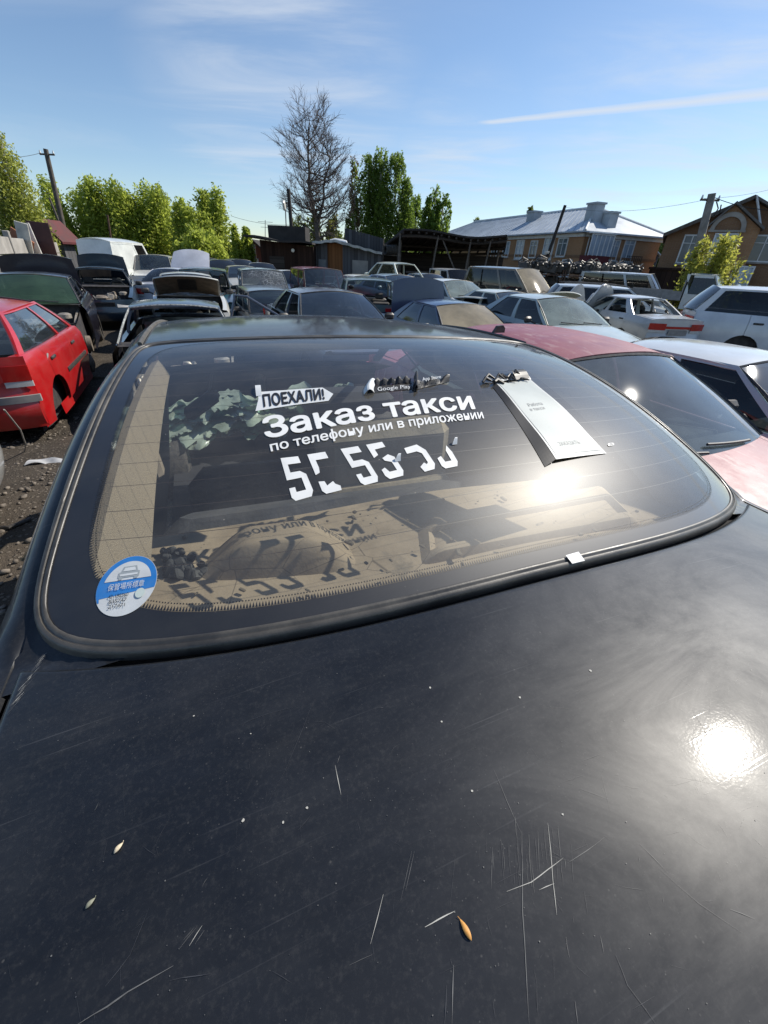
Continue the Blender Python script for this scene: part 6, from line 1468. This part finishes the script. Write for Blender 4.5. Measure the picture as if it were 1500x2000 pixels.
# silver saloon, tail towards us
l, y_ = (6.39, 12.72, -.20), R(8.8)
sal = car('silver_saloon', 'silver saloon seen from behind with red and white tail lights and no rear window glass', 'car', l, y_, (.46, .47, .48), SEDAN, rearglass=None, side=None, nodoors=((-1, 0),), dust=.14, matname='silver_paint')
sal.scale = (.93, .93, .93); g = MB(); g.slab(lambda u, v: (lerp(-.36, .36, u), -2.225 - .012 + .12 * abs(lerp(-.43, .43, u)) ** 2.8, lerp(.745, .80, v)), 10, 2, (0, -.014, 0)); g.build('tail_light_bar', M_RED, sal)
g = MB(); g.slab(lambda u, v: (lerp(-.26, .26, u), -2.25, lerp(.60, .72, v)), 4, 2, (0, -.02, 0)); g.build('plate_recess', M_BUMPER, sal)
# white estate at the right
l, y_ = (10.2, 11.2, -.37), -R(113.6)
est = car('white_estate', 'white estate car side-on at the right edge with dark windows and an empty wheel arch', 'car', l, y_, (.62, .64, .66), WAGON, side='dark', dust=.10, matname='white_car_paint', nodoors=((1, 'w0'), (1, 'w1'))); est.scale = (1.22, 1.22, 1.25)
# second row
l, y_ = place(362, 533, 11.4, SEDAN, R(180 - 24))
car('white_sedan', 'white sedan with its bonnet raised to show a rusty brown underside', 'car', l, y_, (.62, .62, .58), SEDAN, glass='clear', hood='open', under=30, dust=.14, matname='chalk_white_paint')
l, y_ = place(394, 524, 13.6, SUV, R(180 - 20))
car('petrol_blue_estate', 'petrol blue tall car with an empty dark windscreen behind the raised brown bonnet', 'car', l, y_, (.012, .075, .115), SUV, glass=None, dust=.16, matname='petrol_blue_paint')
l, y_ = place(534, 556, 11.6, SUV, R(180 - 26))
car('black_hatchback', 'black tall hatchback with a grey windscreen between the brown bonnet and the slate sedan', 'car', l, y_, (.025, .035, .045), dict(SUV, H=1.58), glass='clear', side='dark', dust=.20, matname='dull_black_paint')
l, y_ = place(512, 525, 15.0, SUV, R(180 - 22))
car('shattered_estate', 'blue-green tall car with a white shattered windscreen, just behind the black hatchback', 'car', l, y_, (.25, .32, .31), SUV, glass='cracked', dust=.2, matname='sea_green_paint')
l, y_ = place(630, 523, 15.6, SUV, R(180 - 24))
car('maroon_suv', 'maroon tall car with a bright sun glint on its roof corner, behind the slate sedan', 'car', l, y_, (.24, .03, .035), SUV, glass='clear', hood='open', under=8, engine=True, side='clear', dust=.16, matname='maroon_paint')
l, y_ = place(568, 528, 18.0, SEDAN, R(180 - 30))
car('off_white_sedan', 'off-white sedan roof with dark windscreen, left of the maroon tall car', 'car', l, y_, (.60, .60, .56), SEDAN, glass='dark', dust=.2, matname='off_white_paint', detail=0)
l, y_ = place(722, 552, 12.4, HATCH, R(-8), 'rear')
car('doorless_hatchback', 'dark green hatchback with no rear glass, between the slate sedan and blue boot lid', 'car', l, y_, (.10, .15, .15), dict(HATCH, H=1.5, tw=.64), rearglass=None, side=None, dust=.25, matname='dark_green_paint')
l, y_ = place(716, 537, 18.5, SEDAN, R(180 - 34))
car('cream_sedan', 'cream white sedan with greenish windscreen behind the dark green hatchback', 'car', l, y_, (.62, .62, .54), SEDAN, glass='pale', dust=.12, matname='cream_paint', detail=0)
l, y_ = place(782, 536, 15.5, SEDAN, R(180 - 30))
car('faded_blue_sedan', 'faded blue sedan whose roof shows just above the navy boot lid', 'car', l, y_, (.22, .30, .36), SEDAN, glass='clear', dust=.3, matname='faded_blue_paint', detail=0)
l, y_ = place(790, 519, 20.5, HATCH, R(-35), 'rear')
car('pale_hatchback', 'pale green-white hatchback shell with open sides in front of the shelter', 'car', l, y_, (.58, .62, .54), dict(HATCH, H=1.52), glass='pale', rearglass=None, side=None, dust=.12, matname='pale_shell_paint', detail=0)
l, y_ = place(896, 546, 14.4, SEDAN, R(180 - 30))
car('chalk_sedan', 'white sedan with its bonnet ajar, right of the navy boot lid', 'car', l, y_, (.66, .66, .61), SEDAN, glass='pale', hood='open', under=14, dust=.12, matname='chalk_paint')
l, y_ = place(1002, 566, 12.6, SEDAN, R(180 - 26), zover=-.35)
car('ivory_sedan', 'ivory sedan hidden but for its raised bonnet, between the navy and pale green sedans', 'car', l, y_, (.60, .60, .50), SEDAN, glass='clear', hood='open', under=34, undermat=plain('pale_bonnet_inside', (.40, .43, .37), .7, .15, 2), dust=.12, matname='ivory_paint')
l, y_ = place(1031, 523, 17.6, MINIV, R(180 - 36))
car('brown_minivan', 'black minivan with brown dusty windscreen and bonnet, tallest in the middle rows', 'minivan', l, y_, (.05, .042, .036), MINIV, glass='tan', side='dark', dust=.35, matname='brown_black_paint')
l, y_ = place(900, 526, 25.0, VAN, R(180 - 12))
car('white_minibus', 'small white minibus front under the shelter roof, left of the black minivan', 'minibus', l, y_, (.62, .64, .66), VAN, glass='dark', side='dark', dust=.1, matname='minibus_white_paint', detail=0)
l, y_ = place(1275, 534, 26.0, VAN, R(180 - 52))
car('silver_van', 'silver passenger van with a dark window band, in front of the brick house', 'van', l, y_, (.42, .47, .52), VAN, glass='clear', side='dark', dust=.12, matname='silver_van_paint')
l, y_ = place(1222, 559, 15.2, WAGON, R(180 - 80))
car('silver_estate', 'silver estate roof with black roof rails, right in front of the silver van', 'car', l, y_, (.45, .48, .50), WAGON, glass='clear', side='dark', rails=True, dust=.12, matname='silver_estate_paint')
l, y_ = place(1290, 592, 13.0, SEDAN, R(118), zover=-.35)
car('dark_green_sedan', 'dark sedan with a white inside raised bonnet behind the silver saloon', 'car', l, y_, (.50, .54, .50), dict(SEDAN, L=4.3), glass=None, side=None, hood='open', under=50, dust=.12, matname='white_green_paint')
# far rows
for i, (px, py, Yd, P, hd, col, gls, nm, lb) in enumerate([
    (474, 519, 20.0, SEDAN, 26, (.50, .48, .40), 'clear', 'beige_sedan', 'beige sedan with clear windscreen at the left of the shattered tall car'),
    (432, 507, 24.0, SEDAN, 28, (.16, .21, .26), 'dark', 'blue_grey_sedan', 'blue-grey sedan roof in the far row by the green bushes'),
    (470, 506, 27.0, HATCH, 40, (.10, .12, .15), 'dark', 'charcoal_hatchback', 'charcoal hatchback with a sloping dark rear, farthest in front of the bushes'),
    (510, 513, 24.0, SEDAN, 20, (.34, .36, .37), 'dark', 'light_grey_sedan', 'light grey sedan roof below the brown shed corner'),
    (404, 503, 26.0, SEDAN, 30, (.46, .47, .48), 'dark', 'pale_grey_sedan', 'pale grey sedan far left of the far row, right of the white raised bonnet'),
    (655, 540, 20.5, SEDAN, 24, (.14, .16, .18), 'dark', 'grey_sedan', 'dark grey sedan half hidden right of the maroon tall car'),
    (842, 534, 22.0, SEDAN, 30, (.16, .18, .18), 'dark', 'dull_green_sedan', 'dull dark sedan in the shade of the shelter')]):
    l, y_ = place(px, py, Yd, P, R(180 - hd)); car(nm, lb, 'car', l, y_, col, P, glass=gls, dust=.2, matname=nm + '_paint', detail=0, interior=False)
l, y_ = place(296, 497, 20.5, dict(SUV), R(180 - 20))
car('white_pickup', 'small white pickup cab between the white van and the raised white bonnet', 'pickup', l, y_, (.62, .62, .60), SUV, glass='clear', side='clear', dust=.15, matname='pickup_white_paint', detail=0)
l, y_ = place(352, 522, 16.2, SEDAN, R(-6))
car('lilac_sedan', 'white sedan with a tall lilac-white bonnet standing up, behind the petrol blue car', 'car', l, y_, (.60, .60, .64), SEDAN, glass='dark', hood='open', under=58, dust=.1, matname='lilac_white_paint', detail=0)
BV = dict(VAN, L=3.9, rr=3.72, bl=3.86, H=2.15, ax=(.75, 3.0), tw=.66)
l, y_ = place(180, 466, 18.6, BV, R(-4), 'rear')
car('white_van', 'tall white panel van with blank rear and side panels, in front of the left bushes', 'van', l, y_, (.66, .68, .64), BV, blind=True, arch=.13, glass='dark', side='dark', dust=.12, matname='panel_van_white_paint')
pn = at(-34, 912, 1.0); dn = (pn - Vector((0, 0, CAMZ))); pn = Vector((0, 0, CAMZ)) + dn * ((.42 - CAMZ) / dn.z); fn = Vector((math.sin(R(62)), math.cos(R(62)), 0)); pn = pn - fn * 2.30
car('grey_sedan', 'plain grey car barely showing at the left edge below the red hatchback', 'car', (pn.x, pn.y, -.05), R(-62), (.30, .31, .31), SEDAN, glass='clear', dust=.25, matname='plain_grey_paint', interior=False)
# kei truck cab
def truck():
    p = at(1394, 535, 21.0); root = thing('white_truck', 'white flat-bed truck cab in front of the yellow-green bush', 'truck', (p.x, p.y, p.z - 1.85), R(-(180 - 48)), 'wrecked cars in the yard'); BASES.append((p.x, p.y, p.z - 1.85))
    M = paint('truck_white_paint', (.60, .61, .58), dust=.18)
    f = lambda s, k: s
    g = MB()
    # cab sides with a window hole, front and back
    for sd in (-1, 1):
        for (ya, yb2, za, zb_) in ((-.7, .62, .45, 1.05), (-.7, -.55, 1.05, 1.8), (-.55, .45, 1.68, 1.8)): g.slab(lambda u, v, sd=sd: (sd * (.80 - .10 * sstep(1.0, 1.8, lerp(za, zb_, v))), lerp(ya, yb2, u) - .28 * sstep(1.05, 1.8, lerp(za, zb_, v)) * u, lerp(za, zb_, v)), 6, 5, (-sd * .04, 0, 0))
        g.tube([(sd * .79, .62, 1.05), (sd * .69, .20, 1.80)], .035, 6)
    g.grid(lambda u, v: (lerp(-.8, .8, u), .64 - .04 * (2 * u - 1) ** 2, lerp(.45, 1.06, v)), 10, 5)
    g.grid(lambda u, v: (lerp(-.78, .78, u) * (1 - .1 * v), -.70, lerp(.45, 1.8, v)), 6, 5)
    g.build('cab', M, root)
    g = MB(); g.slab(lambda u, v: (lerp(-.72, .72, u), lerp(-.72, .22, v), 1.80 + .05 * (1 - (2 * u - 1) ** 4)), 12, 6, (0, 0, -.03)); g.build('roof', M, root)
    g = MB(); g.grid(lambda u, v: (lerp(-.75, .75, u) * lerp(1, .9, v), lerp(.63, .22, v) + .04 * (1 - (2 * u - 1) ** 2), lerp(1.07, 1.80, v)), 10, 6); g.build('windscreen', M_GLP, root)
    for sd in (-1, 1):
        g = MB(); g.grid(lambda u, v, sd=sd: (sd * lerp(.79, .71, v), lerp(-.54, lerp(.60, .2, v), u), lerp(1.06, 1.68, v)), 4, 4); g.build('side_window', M_GLD, root)
        g = MB(); g.box((sd * .56, .655, .80), (.26, .03, .16), bev=.012); g.build('headlight', M_CLR, root)
        g = MB(); g.box((sd * .93, .52, 1.25), (.14, .06, .26), bev=.02); g.tube([(sd * .78, .5, 1.3), (sd * .9, .52, 1.3)], .012, 5); g.build('mirror', M_PLAST, root)
    g = MB(); g.box((0, .66, .95), (1.45, .02, .10)); g.build('grille', M_PLAST, root)
    g = MB(); g.box((0, .70, .40), (1.62, .12, .20), bev=.04); g.build('bumper', M, root)
    g = MB(); g.box((0, -2.0, .80), (1.65, 2.5, .06)); 
    for sd in (-1, 1): g.box((sd * .81, -2.0, .98), (.03, 2.5, .30))
    g.box((0, -.78, 1.2), (1.6, .05, .75)); g.build('flat_bed', M_BUMPER, root)
    for sd in (-1, 1):
        for yy in (.0, -2.3): wheel_parts(root, sd * .68, yy, .30, sd=sd)
truck()
# two loose white panels standing in the yard
def panel(px, py, Yd, w, h, rz, label, bend, hole):
    p = at(px, py, Yd); mb = MB()
    def f(u, v):
        x = lerp(-w / 2, w / 2, u); top = h * (1 - .16 * abs(2 * u - 1) ** 3 - .10 * u - hole * math.exp(-((u - .62) / .16) ** 2))
        z = top * v; return (x, bend * math.sin(math.pi * v) - .32 * v, z)
    mb.slab(f, 22, 12, (0, .03, 0)); o = mb.build('loose_wing_panel', paint('loose_panel_white', (.62, .63, .64), dust=.1)); o.location = (p.x, p.y, -.30); o.rotation_euler = (0, 0, rz)
    tag(o, label, 'car panel', 'loose car panels')
panel(1120, 590, 13.6, 1.15, 1.62, R(28), 'white car wing with a dipped top, leaning left of its mate before the parts heap', .12, .25)
panel(1157, 590, 13.2, 1.05, 1.66, R(40), 'white car wing with a rounded sunlit top, leaning right of its dipped mate', .20, .0)

# ------------------------------------------------------------------ salvaged parts on racks
def engine_proto(k):
    rnd = random.Random(k * 7 + 1); m = MB(); m.box((0, 0, .25), (.55, .40, .42), bev=.06); m.box((0, .02, .50), (.42, .26, .14), bev=.05, mi=1)
    for j in range(7):
        x, y = rnd.uniform(-.3, .3), rnd.choice((-.22, .22)); m.tube([(x, y, .2 + rnd.random() * .3), (x + rnd.uniform(-.1, .1), y * 1.4, .3 + rnd.random() * .3)], rnd.uniform(.03, .06), 7, mi=rnd.choice((0, 1, 2)))
    m.lathe([(-.03, .001), (-.03, .12), (.03, .12), (.03, .001)], (.31, 0, .22), 'x', 12, rnd.choice((1, 2))); m.tube([(-.3, -.1, .5), (-.1, -.2, .66), (.2, -.1, .55)], .03, 6, mi=2)
    return m
M_ENG = plain('oil_black_metal', (.045, .04, .036), .55, .6, 14, dust=.15, bump=.2); M_ALLOY = plain('dull_engine_alloy', (.10, .095, .085), .5, .6, 12, metallic=.5, dust=.1)
rk = at(1010, 560, 27.0); rk2 = at(1240, 560, 29.0)
ax_ = Vector((rk2.x - rk.x, rk2.y - rk.y, 0)); rl = ax_.length; ax_.normalize(); RZ = math.atan2(ax_.y, ax_.x); GZR = -.35
def rack(x0, ln, label):
    root = thing('parts_rack', label, 'rack', Vector((rk.x, rk.y, GZR)) + ax_ * x0, RZ, 'racks of salvaged parts')
    mt = plain('rusty_steel', (.10, .055, .035), .8, .4, 10)
    for z in (.35, 1.0, 1.62):
        m = MB(); m.box((ln / 2, 0, z), (ln, .85, .05)); m.build('shelf', mt, root)
    for xx in (0, ln):
        for yy in (-.4, .4): m = MB(); m.box((xx, yy, .95), (.06, .06, 1.9)); m.build('upright', mt, root)
protos = []
places = ['left', 'middle', 'right']
for r_i in range(3):
    rack(r_i * rl / 3, rl / 3 - .15, ['rusty rack of engines nearest the long brick house', 'rusty rack of engines in the middle before the house corner', 'rusty rack of engines nearest the silver van'][r_i])
cnt = 0
for r_i in range(3):
    for lv, z in enumerate((.375, 1.025, 1.645)):
        for q in range(7 if lv == 2 else 4):
            k = cnt % 5
            if len(protos) <= k:
                m = engine_proto(k); o = m.build('engine', [M_ENG, M_ALLOY, M_PLAST] if k % 2 else [M_PLAST, M_ENG, M_ALLOY]); protos.append(o)
            else: o = protos[k].copy(); COL.objects.link(o)
            s = random.uniform(.75, 1.35); o.scale = (s, s, s * random.uniform(.8, 1.0) if lv < 2 else s)
            o.location = Vector((rk.x, rk.y, GZR + z)) + ax_ * (r_i * rl / 3 + (q + .5) * (rl / 3 - .15) / (7 if lv == 2 else 4)) + Vector((0, random.uniform(-.12, .12), 0)); o.location.z += random.uniform(0, .10) if lv == 2 else 0; o.rotation_euler = (random.uniform(-.3, .3) if lv == 2 else 0, 0, RZ + random.choice((0, math.pi, .9, -.5, 2.3)))
            tag(o, 'greasy salvaged engine among those packed on the rusty racks before the brick house', 'engine', 'salvaged engines on the racks'); cnt += 1
# ================================================================== ground: one sheet that runs to the horizon and carries every wheel
BA = np.array(BASES + [(HORG.x - .4, HORG.y + 1.2, .0), (-.9, 2.5, 0.0), (.3, .2, 0.0)])
def gz(x, y):
    d2 = (BA[:, 0] - x) ** 2 + (BA[:, 1] - y) ** 2; w = np.exp(-d2 / (2 * 1.5 ** 2)) + 1e-9
    w0 = .02; return float((w @ BA[:, 2] + w0 * GZ) / (w.sum() + w0))
def axis(lo, hi, fine0, fine1, st):
    a = list(np.arange(fine0, fine1, st)); x = fine0; s = st; 
    while x > lo: s *= 1.35; x -= s; a.insert(0, x)
    x = fine1; s = st
    while x < hi: s *= 1.35; x += s; a.append(x)
    return a
XA, YA = axis(-1800, 1800, -12, 14, .34), axis(-1800, 1800, -3, 30, .34)
mb = MB(); nx = len(XA); rr = np.random.default_rng(5)
mb.v = [(x, y, gz(x, y) + (rr.normal(0, .012) if -8 < x < 4 and -2 < y < 12 else 0)) for y in YA for x in XA]
mb.f = [(j * nx + i, j * nx + i + 1, (j + 1) * nx + i + 1, (j + 1) * nx + i) for j in range(len(YA) - 1) for i in range(nx - 1)]; mb.m = [0] * len(mb.f)
def soil():
    t = NT('oily_gravel_soil'); tc = t.n('ShaderNodeTexCoord').outputs['Object']
    c = t.mix(t.ramp(t.noise(.9, 8, .65, tc), .3, .7), (.030, .025, .020, 1), (.105, .085, .065, 1))
    v = t.n('ShaderNodeTexVoronoi', {'Vector': tc, 'Scale': 34.0}); st = t.math('MULTIPLY', t.ramp(v.outputs['Distance'], .30, .42, 1, 0), t.ramp(t.n('ShaderNodeSeparateColor', {0: v.outputs['Color']}).outputs[0], .5, .6))
    c = t.mix(t.math('MULTIPLY', st, .8), c, (.20, .17, .135, 1))
    v2 = t.n('ShaderNodeTexVoronoi', {'Vector': tc, 'Scale': 120.0}); st2 = t.ramp(v2.outputs['Distance'], .25, .4, 1, 0); c = t.mix(t.math('MULTIPLY', st2, .35), c, (.17, .145, .115, 1))
    h = t.math('ADD', t.math('MULTIPLY', st, .8), t.math('ADD', t.math('MULTIPLY', st2, .3), t.noise(20, 6, .65, tc)))
    return t.done(t.bsdf(Base_Color=c, Roughness=.95, Specular_IOR_Level=.2, Normal=t.bump(h, .7, .03)))
o = mb.build('ground', soil()); tag(o, None, None, None, 'structure')
# loose stones by the left flank of the dark sedan
ico = bmesh.new(); bmesh.ops.create_icosphere(ico, subdivisions=1, radius=1); iv = np.array([v.co[:] for v in ico.verts]); if_ = np.array([[v.index for v in f.verts] for f in ico.faces]); ico.free()
V = []; F = []
for k in range(5200):
    x, y = rng.uniform(-4.2, -.5), rng.uniform(.2, 5.5); s = rng.choice([.006, .009, .013, .02, .03], p=[.4, .3, .18, .09, .03]); v = iv * rng.uniform(.6, 1.2, 3) * s * rng.uniform(.8, 1.2, (len(iv), 1)); a = rng.uniform(0, 6.28)
    v = v @ np.array([[math.cos(a), math.sin(a), 0], [-math.sin(a), math.cos(a), 0], [0, 0, .7]]); V.append(v + np.array([x, y, gz(x, y) + s * .3])); F.append(if_ + k * len(iv))
o = rawmesh('gravel', np.concatenate(V), np.concatenate(F), plain('pebble_grey', (.16, .135, .11), .9, .5, 30)); tag(o, 'loose gravel strewn on the dark soil by the red estate', 'gravel', None, 'stuff')
# things dropped on the ground
def onground(px, py):
    p = at(px, py, 3.0); d = Vector(ray(px, py)); c = Vector((0, 0, CAMZ)); t = .5
    while t < 40:
        q = c + d * t
        if q.z < gz(q.x, q.y) + .005: return q
        t += .01
    return p
a, b, c_ = onground(-40, 1046), onground(20, 1036), onground(62, 1018); m = MB(); m.tube([a + Vector((0, 0, .02)), a.lerp(b, .5) + Vector((0, .02, .03)), b + Vector((0, 0, .022)), c_ + Vector((0, 0, .02))], .014, 8); o = m.build('rubber_hose', M_PLAST); tag(o, 'black rubber hose lying on the gravel at the left edge', 'hose')
p = onground(92, 904); m = MB(); m.slab(lambda u, v: ((u - .5) * .30, (v - .5) * .12 + .03 * math.sin(5 * u), .012 + .012 * math.sin(7 * u + 3 * v)), 12, 6, (0, 0, .003)); o = m.build('paper_scrap', plain('dirty_paper', (.40, .40, .40), .8, .2, 9)); o.location = p; o.rotation_euler = (0, 0, .3); tag(o, 'crumpled dirty paper scrap on the dark soil near the red estate', 'paper')
p = onground(48, 884); q = at(8, 800, 3.1); m = MB(); m.tube([q, q.lerp(p, .4) + Vector((.06, 0, 0)), q.lerp(p, .8) + Vector((.05, 0, .02)), p], .006, 6); o = m.build('hanging_wire', M_CEM); tag(o, 'thin pale wire hanging from the red estate bumper to the ground', 'wire')
p = onground(190, 742); m = MB(); m.tube([(-.25, 0, .03), (.3, .05, .04)], .018, 8); m.lathe([(-.03, .001), (-.03, .05), (.03, .05), (.03, .001)], (.3, .05, .05), 'x', 10); o = m.build('drive_shaft', M_ALLOY); o.location = p; tag(o, 'short bare metal shaft on the soil right of the red estate wheel arch', 'car part')
